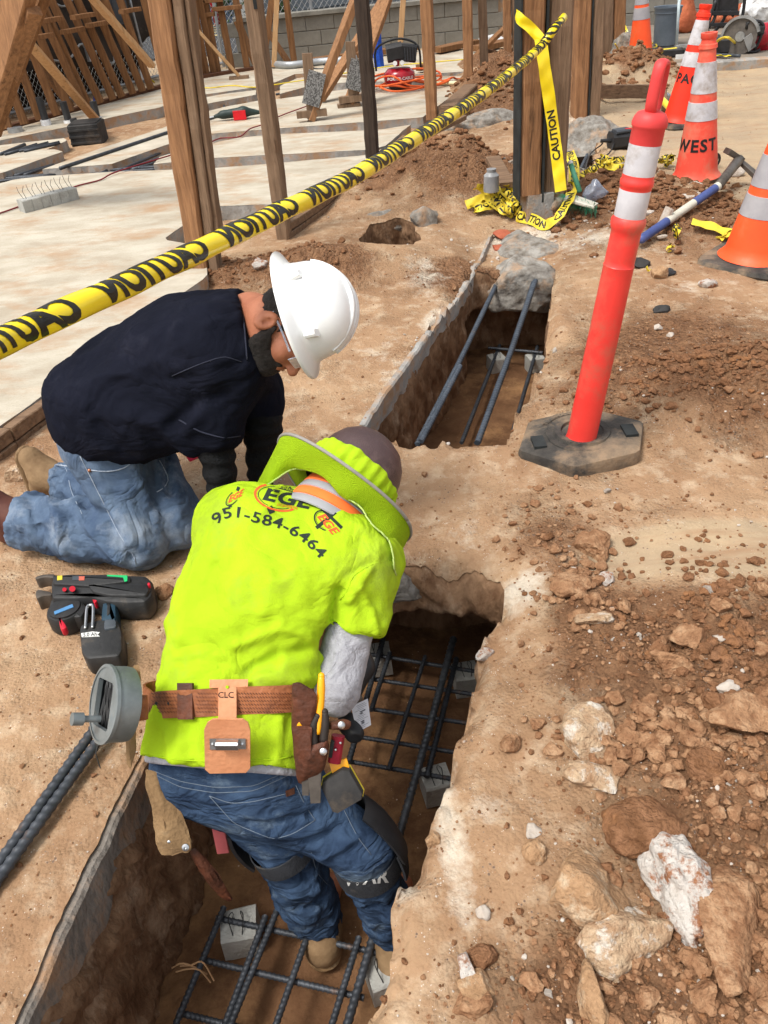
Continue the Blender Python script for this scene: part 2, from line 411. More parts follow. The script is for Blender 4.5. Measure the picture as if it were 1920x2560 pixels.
MOUNDS = [el(1110, 462, .72, .55, .26, 'c'), el(870, 668, .60, .30, .12, 's'), el(600, 690, .5, .3, .05, 'c'), el(1580, 505, .62, .55, .16, 'c'), el(1760, 560, .5, .4, .08, 'c'),
          el(1555, 205, .7, .95, .30, 'c'), el(1235, 255, .6, 1.2, .26, 'c'), el(1390, 250, .5, .9, .30, 'c'), el(1240, 180, .6, 1.2, .2, 'c'),
          el(1820, 985, .62, .34, .16, 'c'), el(1900, 1660, .30, .5, .11, 'c'), el(1900, 2100, .22, .5, .07, 'c'), el(1460, 1500, .16, .4, .035, 'c'), el(1700, 2470, .25, .12, .02, 'c'), el(1180, 700, .3, .25, .0, 'c'),
          el(1400, 800, .10, .6, .03, 's'), el(1660, 870, .4, .3, .03, 'c'), el(760, 700, .35, .2, .05, 'c'), el(1180, 600, .15, .5, -.04, 's'), el(1290, 610, .28, .55, -.07, 's')]
def dens(x, y):
    """how loose and cloddy the soil is (0..1)"""
    d = 0*x
    for (cx, cy, rx, ry, h, k, r) in MOUNDS:
        if k == 'c' and h >= 0: q = ((x-cx)/(rx*1.1))**2+((y-cy)/(ry*1.1))**2; d = np.maximum(d, np.exp(-q**1.4*0.7))
    Q = np.stack([x, y, 0*x], -1)
    d = d*(0.75+0.5*fbm(Q, 0.35, 3, 5))
    b = sst(-.1, .4, fbm(Q, 0.5, 3, 9)+.05)*0.24*sst(0.0, .4, x-(.05+.28*(y-.8)))*sst(5.0, 3.5, y)*sst(1.9, 1.5, x)   # patchy right of the trench
    far = sst(5.2, 4.4, y)*0+1
    d = np.maximum(d, b)
    pv = G(1800, 1380)[:2]; d = d*(1-0.92*np.exp(-(((x-pv[0])/.42)**2+((y-pv[1])/.17)**2)**2))
    return np.clip(d, 0, 1)
def Hgt(x, y):
    Q = np.stack([x, y, 0*x], -1)
    z = 0.012*fbm(Q, 0.9, 3, 1)+0.006*fbm(Q, 0.14, 4, 2)
    for (cx, cy, rx, ry, h, k, r) in MOUNDS:
        q = ((x-cx)/rx)**2+((y-cy)/ry)**2
        z = z+h*np.exp(-q*1.4)*(1+(0.35*fbm(Q, 0.22, 3, 7) if k == 'c' else 0.06*fbm(Q, .2, 3, 8)))
    D = dens(x, y)
    z = z+D*(0.011*fbm(Q, 0.07, 3, 4)+0.006*np.abs(vn(Q, 0.03, 6)))+.0022*fbm(Q, .035, 2, 12)
    # worn lips
    for P in (T1, T2, T3, T4):
        x0, y0 = P.min(0)-.2; x1, y1 = P.max(0)+.2
        m = (x > x0) & (x < x1) & (y > y0) & (y < y1)
        if np.any(m):
            d, _, _ = nearpoly(x[m], y[m], P); crisp = (x[m] < -.25+.3*(y[m]-1.9))
            zz = -0.030*np.exp(-(d/0.028)**1.5)*(1+1.2*fbm(Q[m], .05, 3, 14))*np.where(crisp, .15, 1); z = np.array(z, float); z[m] = z[m]+zz
    return z
def hz(x, y): return float(Hgt(np.array([float(x)]), np.array([float(y)]))[0])
def ONG(px, py, z0=0.0):
    """point of the uneven ground seen at that place in the photo"""
    p = G(px, py, z0)
    for _ in range(3): p = G(px, py, hz(p[0], p[1]))
    return p

def ground_mat():
    m = bpy.data.materials.new('soil'); m.use_nodes = True; nt = m.node_tree; nd = nt.nodes; b = nd['Principled BSDF']
    b.inputs['Roughness'].default_value = 0.95; b.inputs['Specular IOR Level'].default_value = 0.1
    pos = nd.new('ShaderNodeNewGeometry').outputs['Position']
    at = nd.new('ShaderNodeAttribute'); at.attribute_name = 'reg'; sp = nd.new('ShaderNodeSeparateColor'); L(nt, at.outputs['Color'], sp.inputs[0])
    def noise(s, d=8, r=.65, st=(1, 1, 1), rz=0):
        mp = nd.new('ShaderNodeMapping'); mp.inputs['Scale'].default_value = st; mp.inputs['Rotation'].default_value = (0, 0, rz); L(nt, pos, mp.inputs[0])
        n = nd.new('ShaderNodeTexNoise'); n.inputs['Scale'].default_value = s; n.inputs['Detail'].default_value = d; n.inputs['Roughness'].default_value = r; L(nt, mp.outputs[0], n.inputs['Vector']); return n.outputs[0]
    def mr(x, a, b_, c=0, d=1):
        q = nd.new('ShaderNodeMapRange'); q.inputs[1].default_value = a; q.inputs[2].default_value = b_; q.inputs[3].default_value = c; q.inputs[4].default_value = d; L(nt, x, q.inputs[0]); return q.outputs[0]
    def mx(f, a, c):
        q = nd.new('ShaderNodeMixRGB'); L(nt, f, q.inputs[0])
        for i, v in ((1, a), (2, c)):
            if isinstance(v, tuple): q.inputs[i].default_value = (*v, 1)
            else: L(nt, v, q.inputs[i])
        return q.outputs[0]
    def mth(op, a, c):
        q = nd.new('ShaderNodeMath'); q.operation = op
        for i, v in ((0, a), (1, c)):
            if isinstance(v, (int, float)): q.inputs[i].default_value = v
            else: L(nt, v, q.inputs[i])
        return q.outputs[0]
    base = mx(mr(noise(3.0), .35, .65), SOIL_A, SOIL_B)
    base = mx(mr(noise(0.9, 6), .42, .62), base, SOIL_C)
    base = mx(mr(noise(11, 8), .50, .66, 0, .7), base, SOIL_LT); base = mx(mr(noise(34, 8, .8), .50, .66, 0, .4), base, SOIL_C)
    loose = mx(mr(noise(14), .38, .62), LOOSE_A, LOOSE_B)
    c = mx(mr(mth('ADD', sp.outputs[0], mth('MULTIPLY', mth('SUBTRACT', noise(9), .5), 1.0)), .28, .62), base, loose)
    dust = mr(mth('ADD', sp.outputs[1], mth('MULTIPLY', mth('SUBTRACT', noise(7, 10, .75), .5), 1.6)), .38, .72)
    c = mx(dust, c, DUST)
    drive = mx(mr(noise(1.6, 6), .4, .62), DRIVE_A, DRIVE_B)
    drive = mx(mr(noise(2.2, 8, .7, (1, 5, 1), .3), .5, .68, 0, .6), drive, LOOSE_B)
    c = mx(mr(mth('ADD', sp.outputs[2], mth('MULTIPLY', mth('SUBTRACT', noise(5), .5), .7)), .3, .6), c, drive)
    # pale grit and dark crumbs
    for s, th, col in ((75, .25, GRIT), (150, .25, GRIT), (75, .25, SOIL_DK)):
        vo = nd.new('ShaderNodeTexVoronoi'); vo.inputs['Scale'].default_value = s; L(nt, pos, vo.inputs['Vector'])
        k = mth('ADD', vo.outputs['Distance'], mth('MULTIPLY', mth('SUBTRACT', .72, noise(s*.21, 2)), 1.1)); c = mx(mr(k, th+.06, th, 0, .85), c, col)
    L(nt, c, b.inputs['Base Color'])
    h = mth('ADD', mth('MULTIPLY', noise(38, 8, .75), 1.0), mth('MULTIPLY', noise(150, 4), .45))
    vo = nd.new('ShaderNodeTexVoronoi'); vo.inputs['Scale'].default_value = 48; L(nt, pos, vo.inputs['Vector'])
    h = mth('ADD', h, mth('MULTIPLY', mth('MULTIPLY', vo.outputs['Distance'], -1.3), mr(sp.outputs[0], 0, 1, .35, 1.0)))
    v2 = nd.new('ShaderNodeTexVoronoi'); v2.inputs['Scale'].default_value = 110; L(nt, pos, v2.inputs['Vector']); h = mth('ADD', h, mth('MULTIPLY', v2.outputs['Distance'], -.5))
    bp = nd.new('ShaderNodeBump'); bp.inputs['Distance'].default_value = 0.019; L(nt, mth('MULTIPLY', mr(sp.outputs[2], 0, 1, 1.0, .3), mr(mth('ADD', sp.outputs[0], mth('MULTIPLY', mth('SUBTRACT', noise(4, 3), .5), 1.6)), -.1, .5, .38, 1)), bp.inputs['Strength']); L(nt, h, bp.inputs['Height']); L(nt, bp.outputs[0], b.inputs['Normal'])
    return m
def K(c, k): return tuple(min(1, x*k) for x in c)
SOIL_A = K(lin(182, 147, 114), .74); SOIL_B = K(lin(200, 167, 132), .74); SOIL_C = K(lin(162, 125, 94), .74); SOIL_LT = K(lin(214, 190, 160), .76)
LOOSE_A = K(lin(134, 98, 72), .82); LOOSE_B = K(lin(164, 124, 92), .82); DUST = K(lin(220, 206, 186), .77); GRIT = K(lin(225, 214, 200), .8); SOIL_DK = K(lin(100, 66, 42), .8)
DRIVE_A = K(lin(174, 154, 128), .78); DRIVE_B = K(lin(192, 168, 136), .78)
m_soil = ground_mat()

# the ground sheet, finer near the dig
NR, NCc = 900, 620
yy = np.exp(np.linspace(math.log(1.25), math.log(60), NR))-1.2
tt = np.linspace(-0.78, 0.78, NCc)
gx = tt[None, :]*(yy[:, None]+1.2)*1.0; gy = np.repeat(yy[:, None], NCc, 1)
gx = gx+0.0; z = Hgt(gx.ravel(), gy.ravel()).reshape(gx.shape)
inside = np.zeros(gx.shape, bool); sx = gx.copy(); sy = gy.copy()
for P in HOLES: inside |= inpoly(gx, gy, P)
cell = inside[:-1, :-1] & inside[1:, :-1] & inside[:-1, 1:] & inside[1:, 1:]
anyin = inside[:-1, :-1] | inside[1:, :-1] | inside[:-1, 1:] | inside[1:, 1:]
for P in HOLES:
    m = inpoly(gx, gy, P); _, qx, qy = nearpoly(gx[m], gy[m], P); sx[m] = qx; sy[m] = qy
m = inside; z[m] = Hgt(sx[m], sy[m])
I = np.arange(NR*NCc).reshape(NR, NCc)
Q = np.stack([I[:-1, :-1], I[:-1, 1:], I[1:, 1:], I[1:, :-1]], -1)[~cell]
vv = np.stack([sx, sy, z], -1).reshape(-1, 3)
used = np.zeros(len(vv), bool); used[Q.ravel()] = True; re = np.cumsum(used)-1; vv = vv[used]; Q = re[Q]
ground = npmesh('ground', vv, Q, m_soil, kind='structure')
def regmask(x, y):
    Qn = np.stack([x, y, 0*x], -1)
    R = dens(x, y); Gm = 0*x; B = 0*x
    def spot(px, py, rx, ry, k):
        p = G(px, py); return k*np.exp(-(((x-p[0])/rx)**2+((y-p[1])/ry)**2))
    for a in [(1120, 830, .14, .55, .85), (1010, 950, .12, .3, .7), (1060, 700, .2, .4, .55), (1300, 1480, .12, .12, .7), (1150, 1330, .1, .2, .5), (1800, 1390, .42, .16, .95), (1500, 600, .4, .25, .6),
              (1300, 590, .3, .3, .9), (1130, 2080, .05, .25, .7), (1240, 2010, .16, .07, .55), (1200, 1560, .04, .3, .5), (1010, 2210, .04, .06, .7), (1560, 640, .5, .1, .5), (1060, 560, .1, .4, .45), (1640, 880, .8, .1, .35),
              (800, 880, .3, .3, .3), (1740, 720, .4, .2, .4), (250, 1900, .08, .3, .4), (1480, 310, .4, .5, .7), (100, 1750, .3, .2, .25), (950, 880, .25, .4, .35)]:
        Gm = np.maximum(Gm, spot(*a))
    p = G(1800, 1390); B = np.maximum(B, np.exp(-(((x-p[0])/.45)**2+((y-p[1])/.18)**2)**1.5))
    B = np.maximum(B, sst(0, .5, x-(1.35+.16*(y-4)))*sst(4.2, 5.6, y)*(1-R*.9))
    B = np.maximum(B, sst(12, 13, y))
    return np.clip(R, 0, 1), Gm, B
R_, G_, B_ = regmask(vv[:, 0].astype(float), vv[:, 1].astype(float))
def setcol(o, R, Gm, B):
    at = o.data.color_attributes.new('reg', 'FLOAT_COLOR', 'POINT'); at.data.foreach_set('color', np.stack([R, Gm, B, np.ones_like(R)], 1).astype(np.float32).ravel())
setcol(ground, R_, G_, B_)
# wide outer ground to the horizon and behind the camera
og = M()
og.prism([(-200, 55), (200, 55), (200, 300), (-200, 300)], -0.3, -0.03)
for a in ([(-200, -50), (-.99, -50), (-.99, 55), (-200, 55)], [(.99, -50), (200, -50), (200, 55), (.99, 55)], [(-.99, -50), (.99, -50), (.99, 0.02), (-.99, .02)]): pass
outer = M().add([(-200, -50, -.9), (200, -50, -.9), (200, 300, -.9), (-200, 300, -.9)], [(0, 1, 2, 3)])
o_ = og.build('ground', m_soil); tag(o_, kind='structure')
o_ = outer.build('ground', m_soil); tag(o_, kind='structure')

# trench walls
m_wall = mat('cut_soil', K(lin(166, 132, 102), .8), K(lin(112, 82, 60), .8), scale=13, rough=.97, bump=1.0, bscale=55, world=True, stretch=(1, 1, .55), rot=(.5, .3, 0), c3=K(lin(196, 168, 140), .75), s3=8, t3=(.55, .72), spec=.1, detail=9)
m_walld = mat('damp_soil', K(lin(122, 78, 48), .75), K(lin(84, 52, 34), .75), scale=6, rough=.85, bump=.7, bscale=50, world=True, spec=.2, c3=K(lin(150, 104, 70), .7), s3=4, t3=(.5, .7), speck=(60, .5, lin(170, 140, 110)))
def pit(P, depth, mt, under=None, amp=0.035, seed=0, name='trench_wall', lean=0.0):
    n = len(P); P = resamp(list(P)+[P[0]], 0.013)[:-1]; n = len(P)
    t = np.roll(P, -2, 0)-np.roll(P, 2, 0); nn = np.stack([t[:, 1], -t[:, 0]], 1); nn /= np.linalg.norm(nn, axis=1)[:, None]+1e-9
    if inpoly(np.array([P[0, 0]+nn[0, 0]*.01]), np.array([P[0, 1]+nn[0, 1]*.01]), P)[0]: nn = -nn
    # soften normals
    for _ in range(8): nn = (nn+np.roll(nn, 1, 0)+np.roll(nn, -1, 0))/3
    nt_ = int(depth/0.015)+2; zt = Hgt(P[:, 0], P[:, 1]); rows = []
    for i in range(nt_):
        f = i/(nt_-1); zz = zt*(1-f)-(depth+.03)*f
        if i == 0: X = P+nn*0.006; rows.append(np.c_[X, zt-0.003]); continue
        Q = np.c_[P, zz]; Qs = Q*[1, 1, .55]
        Qd = np.c_[Q[:, 0]+Q[:, 1]+Q[:, 2]*.9, (Q[:, 0]-Q[:, 1])*.5, (Q[:, 2]-Q[:, 1])*.35]; rg = lambda s_, k: (1-np.abs(fbm(Qd, s_, 3, seed+k)))
        o = amp*.55*fbm(Qs, 0.2, 3, seed)+amp*.5*(rg(.07, 3)-.6)+amp*.30*(rg(.032, 5)-.6)+amp*.35*np.sign(vn(Qd, .09, seed+8))*np.abs(vn(Qd, .09, seed+8))**.25
        o = o*min(1, f*6)+lean*f
        if under is not None: o = o+under(P[:, 0], P[:, 1], zz)
        rows.append(np.c_[P+nn*o[:, None], zz])
    v = np.concatenate(rows); I = np.arange(nt_*n).reshape(nt_, n); J = np.roll(I, -1, 1)
    q = np.stack([I[:-1], J[:-1], J[1:], I[1:]], -1).reshape(-1, 4)
    return npmesh(name, v, q, mt, kind='structure')
def und1(x, y, z):
    wb = sst(1.70, 1.86, y)*sst(-.55, -.30, x)      # the soil bridge is undercut
    prof = sst(-.17, -.26, z)*(.50+.1*vn(np.stack([x, y, z], -1), .2, 77))
    wr = sst(-.35, 0.0, x-.0)*sst(1.9, 1.4, y)*0.06*sst(-.05, -.3, z)
    return wb*(prof-0.05*sst(-.0, -.15, z))+wr
pit(T1, 0.65, m_wall, und1, amp=.034, seed=40, lean=-.02)
def und2(x, y, z):
    wb = sst(4.3, 4.42, y)      # far face: broken footing overhangs a dark cavity
    wn = sst(2.95, 2.7, y)
    return wb*sst(-.24, -.30, z)*.22+wn*sst(-.2, -.3, z)*.35
pit(T2, 0.60, m_wall, und2, amp=.022, seed=60, lean=-.0)
pit(T3, 0.45, m_wall, None, amp=.03, seed=80)
pit(T4, 0.4, m_wall, None, amp=.04, seed=90)
def floor(x0, x1, y0, y1, z, name='trench_floor', seed=0, mt=None):
    nx, ny = int((x1-x0)/.014), int((y1-y0)/.014); X, Y = np.meshgrid(np.linspace(x0, x1, nx), np.linspace(y0, y1, ny), indexing='ij')
    Q = np.stack([X, Y, 0*X], -1); Z = z+.012*fbm(Q, .25, 4, seed)+.004*vn(Q, .03, seed+2)
    I = np.arange(nx*ny).reshape(nx, ny); q = np.stack([I[:-1, :-1], I[1:, :-1], I[1:, 1:], I[:-1, 1:]], -1).reshape(-1, 4)
    return npmesh(name, np.stack([X, Y, Z], -1).reshape(-1, 3), q, mt or m_floor, kind='structure')
m_floor = mat('trench_floor_soil', K(lin(140, 104, 74), .74), K(lin(108, 76, 52), .72), scale=5, rough=.92, bump=.5, bscale=60, world=True, c3=K(lin(176, 134, 92), .75), s3=2.5, t3=(.5, .7), spec=.15, speck=(70, .42, lin(190, 165, 140)))
floor(-1.25, .9, -.3, 2.72, -.65, seed=3)
floor(-.3, 1.7, 2.45, 5.0, -.60, seed=5)
floor(-.5, .7, 5.2, 7.0, -.42, seed=7)
floor(1.1, 2.6, 6.2, 9, -.38, seed=9)
# ================================================================== CONCRETE, SLABS, BOARDS
m_slab = mat('slab_top', K(lin(210, 202, 184), .78), K(lin(182, 170, 150), .78), scale=3.2, rough=.85, bump=.35, bscale=60, world=True, c3=K(lin(182, 150, 118), .8), s3=2.2, t3=(.50, .70), speck=(7, .17, K(lin(150, 124, 98), .8)), stretch=(1, 1.7, 1), spec=.2, detail=10, rot=(0, 0, .25))
m_conc = mat('cut_concrete', K(lin(184, 184, 180), .8), K(lin(150, 146, 140), .8), scale=14, rough=.9, bump=.5, bscale=70, world=True, c3=K(lin(174, 142, 112), .8), s3=7, t3=(.46, .60), detail=9)
m_sconc = mat('stained_concrete', K(lin(158, 152, 144), .75), K(lin(122, 112, 102), .75), scale=16, rough=.95, bump=1.0, bscale=60, world=True, c3=K(lin(170, 136, 106), .8), s3=8, t3=(.44, .60), detail=10, stretch=(1, 1, .5))
m_oldc = mat('broken_concrete', K(lin(174, 170, 162), .75), K(lin(114, 106, 96), .75), scale=16, rough=.95, bump=1.0, bscale=40, world=True, c3=K(lin(184, 152, 122), .75), s3=6, t3=(.5, .66), spec=.2, detail=10)
m_pave = mat('far_paving', K(lin(150, 138, 124), .75), K(lin(130, 120, 108), .75), scale=2, rough=.9, bump=.2, world=True, c3=K(lin(186, 162, 132), .75), s3=1.0)
m_plank = wood('old_form_board', K(lin(158, 128, 100), .75), K(lin(104, 80, 62), .75), 'x')
ZS = 0.10
def slab(pts, seed, z=ZS, name='concrete_slab'):
    P = resamp(g2(pts, z)+[g2(pts, z)[0]], .07)[:-1]; Qn = np.c_[P, np.zeros(len(P))]
    P = P+.006*np.stack([vn(Qn, .12, seed), vn(Qn, .12, seed+1)], 1)
    n = len(P); me = M(); a = sum(P[i][0]*P[(i+1) % n][1]-P[(i+1) % n][0]*P[i][1] for i in range(n))
    if a < 0: P = P[::-1]
    c = P.mean(0)
    zz = z+seed*0.0007
    top = np.c_[P, np.full(n, zz)]; lip = np.c_[P, np.full(n, zz-.0)]; bot = np.c_[P+.02*np.stack([vn(Qn, .1, seed+4), vn(Qn, .1, seed+6)], 1), -.06+0*P[:, 0]]
    me.add(top, [tuple(range(n))]); o = me.build(name, m_slab); tag(o, kind='structure')
    e = M(); e.rings([bot, top-np.array([0, 0, .002])], cap=False); eo = e.build('cut_edge', m_conc, o)
    return o
A_r = [(955, 372), (905, 410), (800, 492), (695, 562), (690, 520), (676, 511), (540, 515), (470, 556), (408, 599), (480, 612), (516, 640), (520, 690), (440, 748), (347, 815), (119, 980), (0, 1066), (-300, 1290), (-900, 1000), (-300, 470)]
slab([(-300, 470), (0, 459), (34, 449), (101, 441), (277, 430), (427, 424), (513, 422), (658, 411), (722, 405), (916, 388)]+A_r[:-1], 1)
slab([(384, 411), (506, 397), (665, 388), (718, 386), (914, 375), (962, 366), (1026, 312), (950, 325), (705, 335), (600, 344), (502, 363), (400, 392)], 2)
slab([(105, 424), (278, 411), (418, 362), (498, 337), (600, 329), (705, 321), (1022, 297), (1056, 294), (1130, 240), (1155, 207), (895, 219), (684, 250), (641, 253), (560, 268), (485, 287), (405, 321), (250, 372)], 3)
slab([(-200, 440), (0, 435), (156, 380), (140, 374), (0, 378), (-200, 380)], 4)
slab([(50, 384), (110, 378), (169, 352), (160, 346), (0, 364), (-200, 380), (-100, 392)], 5)
slab([(-220, 420), (0, 352), (200, 312), (321, 285), (397, 270), (484, 241), (638, 219), (693, 205), (737, 186), (780, 183), (880, 190), (1060, 186), (1190, 178), (1240, 165), (1275, 120), (1000, 128), (780, 152), (633, 166), (544, 176), (390, 220), (0, 326), (-220, 390)], 6)
slab([(488, 268), (530, 258), (640, 238), (640, 226), (560, 236), (470, 252)], 7)
slab([(700, 236), (780, 214), (890, 206), (1148, 203), (1190, 190), (1060, 192), (880, 196), (790, 192), (745, 196), (700, 216)], 8)
# raised far pavement with its kerb
pv = [(1585, 190), (1600, 184), (1684, 163), (1800, 153), (1920, 144), (2500, 118), (2500, 40), (1900, 50), (1560, 66), (1420, 85), (1430, 130), (1520, 170)]
P = g2(pv, .09); kb = M().prism(P, -.05, .09).build('pavement', m_pave); tag(kb, kind='structure')
kp = resamp(g2([(1585, 191), (1684, 164), (1800, 154), (1920, 145), (2500, 119)], .094), .2)
kk = M(); 
for i in range(len(kp)-1): pass
rr = [np.array([(p[0], p[1]-.012, -.05), (p[0], p[1]-.012, .085), (p[0], p[1]+.004, .096), (p[0]+.01, p[1]+.14, .096), (p[0]+.01, p[1]+.14, -.05)]) for p in kp]
ko = kk.rings(rr).build('kerb', m_conc); tag(ko, kind='structure')

# left slab edge boards of the building: laminated form boards
def board_run(pts, z0, label, cat, rows=3, hgt=.06, thick=.045, seed=0, split=1.3):
    a = [np.r_[p, 0] for p in g2(pts, ZS)]; base = a[0].copy(); base[2] = z0
    t = thing('form_board_stack', label, cat, (a[0][0], a[0][1], z0-rows*hgt))
    rnd = random.Random(seed)
    for r in range(rows):
        for i in range(len(a)-1):
            p, q = a[i], a[i+1]; Ld = np.linalg.norm(q-p); k = max(1, int(Ld/split+.5)); d = (q-p)/k; nx = nrm(V(d[1], -d[0], 0))
            for j in range(k):
                o = nx*(.02+.008*rnd.random()+r*.003); s = p+d*j+nrm(d)*.004; e = p+d*(j+1)-nrm(d)*.004
                zc = z0-hgt*(r+.5); M().beam(s+o+[0, 0, zc], e+o+[0, 0, zc+rnd.uniform(-.003, .003)], thick, hgt-.006, seg=8, jit=.003, seed=seed+r*7+j).build('board', m_plank, t)
    return t
board_run([(-300, 1290), (0, 1066), (119, 980), (347, 812)], ZS-.004, 'weathered form boards stacked along the slab edge beside the kneeling worker', 'boards', 3, .062, .05, 1)
board_run([(700, 561), (800, 494), (850, 452)], ZS-.004, 'grey laminated form boards along the slab edge right of the second post', 'boards', 3, .055, .04, 5)
board_run([(872, 440), (1005, 335)], ZS-.004, 'dark form boards along the slab edge behind the caution tape', 'boards', 2, .06, .04, 9)
def plank(a, b, w, h, label, m=None, cat='board', name='plank', seed=0):
    o = M().beam(a, b, w, h, seg=10, jit=.003, seed=seed).build(name, m or m_plank); return tag(o, label, cat)
plank(G(985, 372, .13), G(1150, 293, .13), .14, .04, 'weathered plank lying on the slab edge at the foot of the fourth post', seed=3)
plank(G(1118, 282, .16), G(1180, 222, .16), .15, .12, 'thick beam end lying on the dirt behind the caution tape', name='timber', seed=4)
plank(G(1125, 268, .12), G(1178, 226, .12), .05, .03, 'thin strip of wood lying beside the thick beam end', seed=5)
plank(ONG(1232, 415)+[0, 0, .05], ONG(1268, 470)+[0, 0, .02], .10, .035, 'mud covered plank poking out of the dirt left of the wide post', seed=6)
plank(ONG(1490, 243)+[0, 0, .05], ONG(1650, 243)+[0, 0, .05], .05, .12, 'form plank across the dirt behind the red delineator handle', seed=7)
plank(ONG(1656, 245)+[0, 0, .03], ONG(1662, 285)+[0, 0, .02], .06, .1, 'short dark board end behind the red delineator handle', seed=8)
plank(G(1345, 605, .0)+[0, 0, -.03], G(1376, 600, 0)+[0, 0, -.03], .02, .02, 'small splinter of wood on the dirt left of the far pit', seed=12) if False else None

# pale concrete edge strips along the pits
def strip(P, zt, zb, name, seed, out=0.02, th=.05):
    P = resamp(P, .02); t = np.gradient(P, axis=0); nn = np.stack([t[:, 1], -t[:, 0]], 1); nn /= np.linalg.norm(nn, axis=1)[:, None]
    Q = np.c_[P, np.zeros(len(P))]; rag = .025*fbm(Q, .12, 3, seed); rr = []
    zz = Hgt(P[:, 0], P[:, 1])
    for i, p in enumerate(P):
        a = p+nn[i]*out; b = p-nn[i]*(th-out); q = .004*vn(Q[i:i+1], .05, seed+2)[0]; zm = (zt+zb)/2; rs = []
        for (pp, z_) in ((b, zt+zz[i]), (p+nn[i]*(out-.008), zt+zz[i]), (a, zt-.008+zz[i])): rs.append((pp[0], pp[1], z_))
        for f in (.2, .4, .6, .8, 1.0):
            z_ = zt-.008+(zb+rag[i]-zt)*f; w_ = .006*vn(np.array([[p[0], p[1], z_]]), .03, seed+9)[0]; rs.append((a[0]+nn[i][0]*(w_-.01*f), a[1]+nn[i][1]*(w_-.01*f), z_))
        rs.append((b[0], b[1], zb+rag[i])); rr.append(np.array(rs))
    o = M().rings(rr).build(name, m_sconc if seed == 4 else m_conc, smooth=35); return tag(o, kind='structure')
lr = [tuple(p) for p in left1[1:6]]
strip([(-0.79, 0.45)]+g2([(60, 2500), (200, 2200), (318, 1945)])+[(-0.60, 1.55)], -.008, -.14, 'slab_edge', 4, out=.020, th=.030)
strip(g2([(905, 1062), (935, 1010), (977, 952), (1029, 880), (1081, 807), (1130, 745), (1163, 704), (1196, 640), (1226, 572)]), .004, -.11, 'slab_edge', 8, out=.018, th=.030)

# blocks and lumps of old footing
def ico(sub):
    bm = bmesh.new(); bmesh.ops.create_icosphere(bm, subdivisions=sub, radius=1.0); v = np.array([p.co[:] for p in bm.verts]); f = np.array([[q.index for q in p.verts] for p in bm.faces]); bm.free(); return v, f
ICO = {k: ico(k) for k in (1, 2, 3, 4, 5)}
def rockv(seed, sub=3, planes=9, rough_=.12, sc=(1, 1, 1), lo=.55, hi=.85):
    r = np.random.RandomState(seed); v, f = ICO[sub]; v = v.copy()
    for _ in range(planes):
        n = nrm(r.normal(size=3)); d = r.uniform(lo, hi); k = np.maximum(0, v@n-d); v = v-k[:, None]*n*.96
    v = v*(1+rough_*fbm(v+seed*3.1, .7, 4, seed)[:, None]*.6+rough_*.16*(np.abs(vn(v*1.0+seed, .22, seed+5))-.4)[:, None]); return v*np.array(sc), f
def mass(name, c, r, m, seed, parent=None, sub=5, R=None, **k):
    v, f = rockv(seed, sub, **k); v = v*np.asarray(r)
    if R is not None: v = v@np.asarray(R).T
    o = npmesh(name, v+np.asarray(c), f, m, parent, org=None if parent is not None else V(c[0], c[1], c[2]-r[2])); return o
def rz(a): c, s = math.cos(a), math.sin(a); return np.array([[c, -s, 0], [s, c, 0], [0, 0, 1]])
cb = G(1310, 664); 
tag(mass('broken_footing', (cb[0], cb[1]+.05, -.15), (.215, .15, .165), m_oldc, 5, planes=5, rough_=.30, lo=.72, hi=.9), 'grey broken concrete at the far end of the narrow pit, bars running into it', 'concrete')
tag(mass('broken_footing', G(970, 542)+[0, .05, -.06], (.30, .12, .09), m_oldc, 9, planes=7, rough_=.3), 'grey broken concrete lip behind the small round hole', 'concrete')
tag(mass('concrete_lump', ONG(1068, 556)+[0, 0, .02], (.12, .09, .09), m_oldc, 12, sub=4, planes=8, rough_=.2), 'grey concrete lump at the right rim of the small round hole', 'rubble')
tag(mass('broken_footing', G(1330, 590)+[0, 0, -.075], (.20, .36, .07), m_oldc, 15, planes=4, rough_=.25), 'low crumbled concrete between the yellow tape heap and the narrow pit', 'concrete')
tag(mass('broken_footing', G(985, 1425)+[0, .02, -.10], (.09, .06, .07), m_oldc, 19, planes=6, rough_=.3), 'grey concrete chunk bulging under the soil bridge beside the lime shirt', 'concrete')
tag(mass('broken_footing', G(1460, 345)+[0, .0, -.05], (.34, .32, .22), m_oldc, 22, planes=6, rough_=.35), 'crumbled concrete base under the second weathered post on the right', 'concrete')
tag(mass('broken_footing', G(1240, 320, .0)+[-.1, .1, .0], (.5, .22, .12), m_oldc, 25, planes=7, rough_=.35), 'cracked grey concrete patch behind the tape left of the wide post', 'concrete')
tag(mass('dirt_bank', G(1440, 200)+[-.15, .2, .25], (.35, .5, .75), m_wall, 28, planes=3, rough_=.4), 'tall bank of dirt piled against the second weathered post on the right', 'dirt')
o = mass('broken_footing', G(1400, 190)+[.9, .4, .12], (.25, .25, .25), m_oldc, 31, planes=6, rough_=.4); tag(o, 'broken grey concrete rim at the foot of the third post on the right', 'concrete')

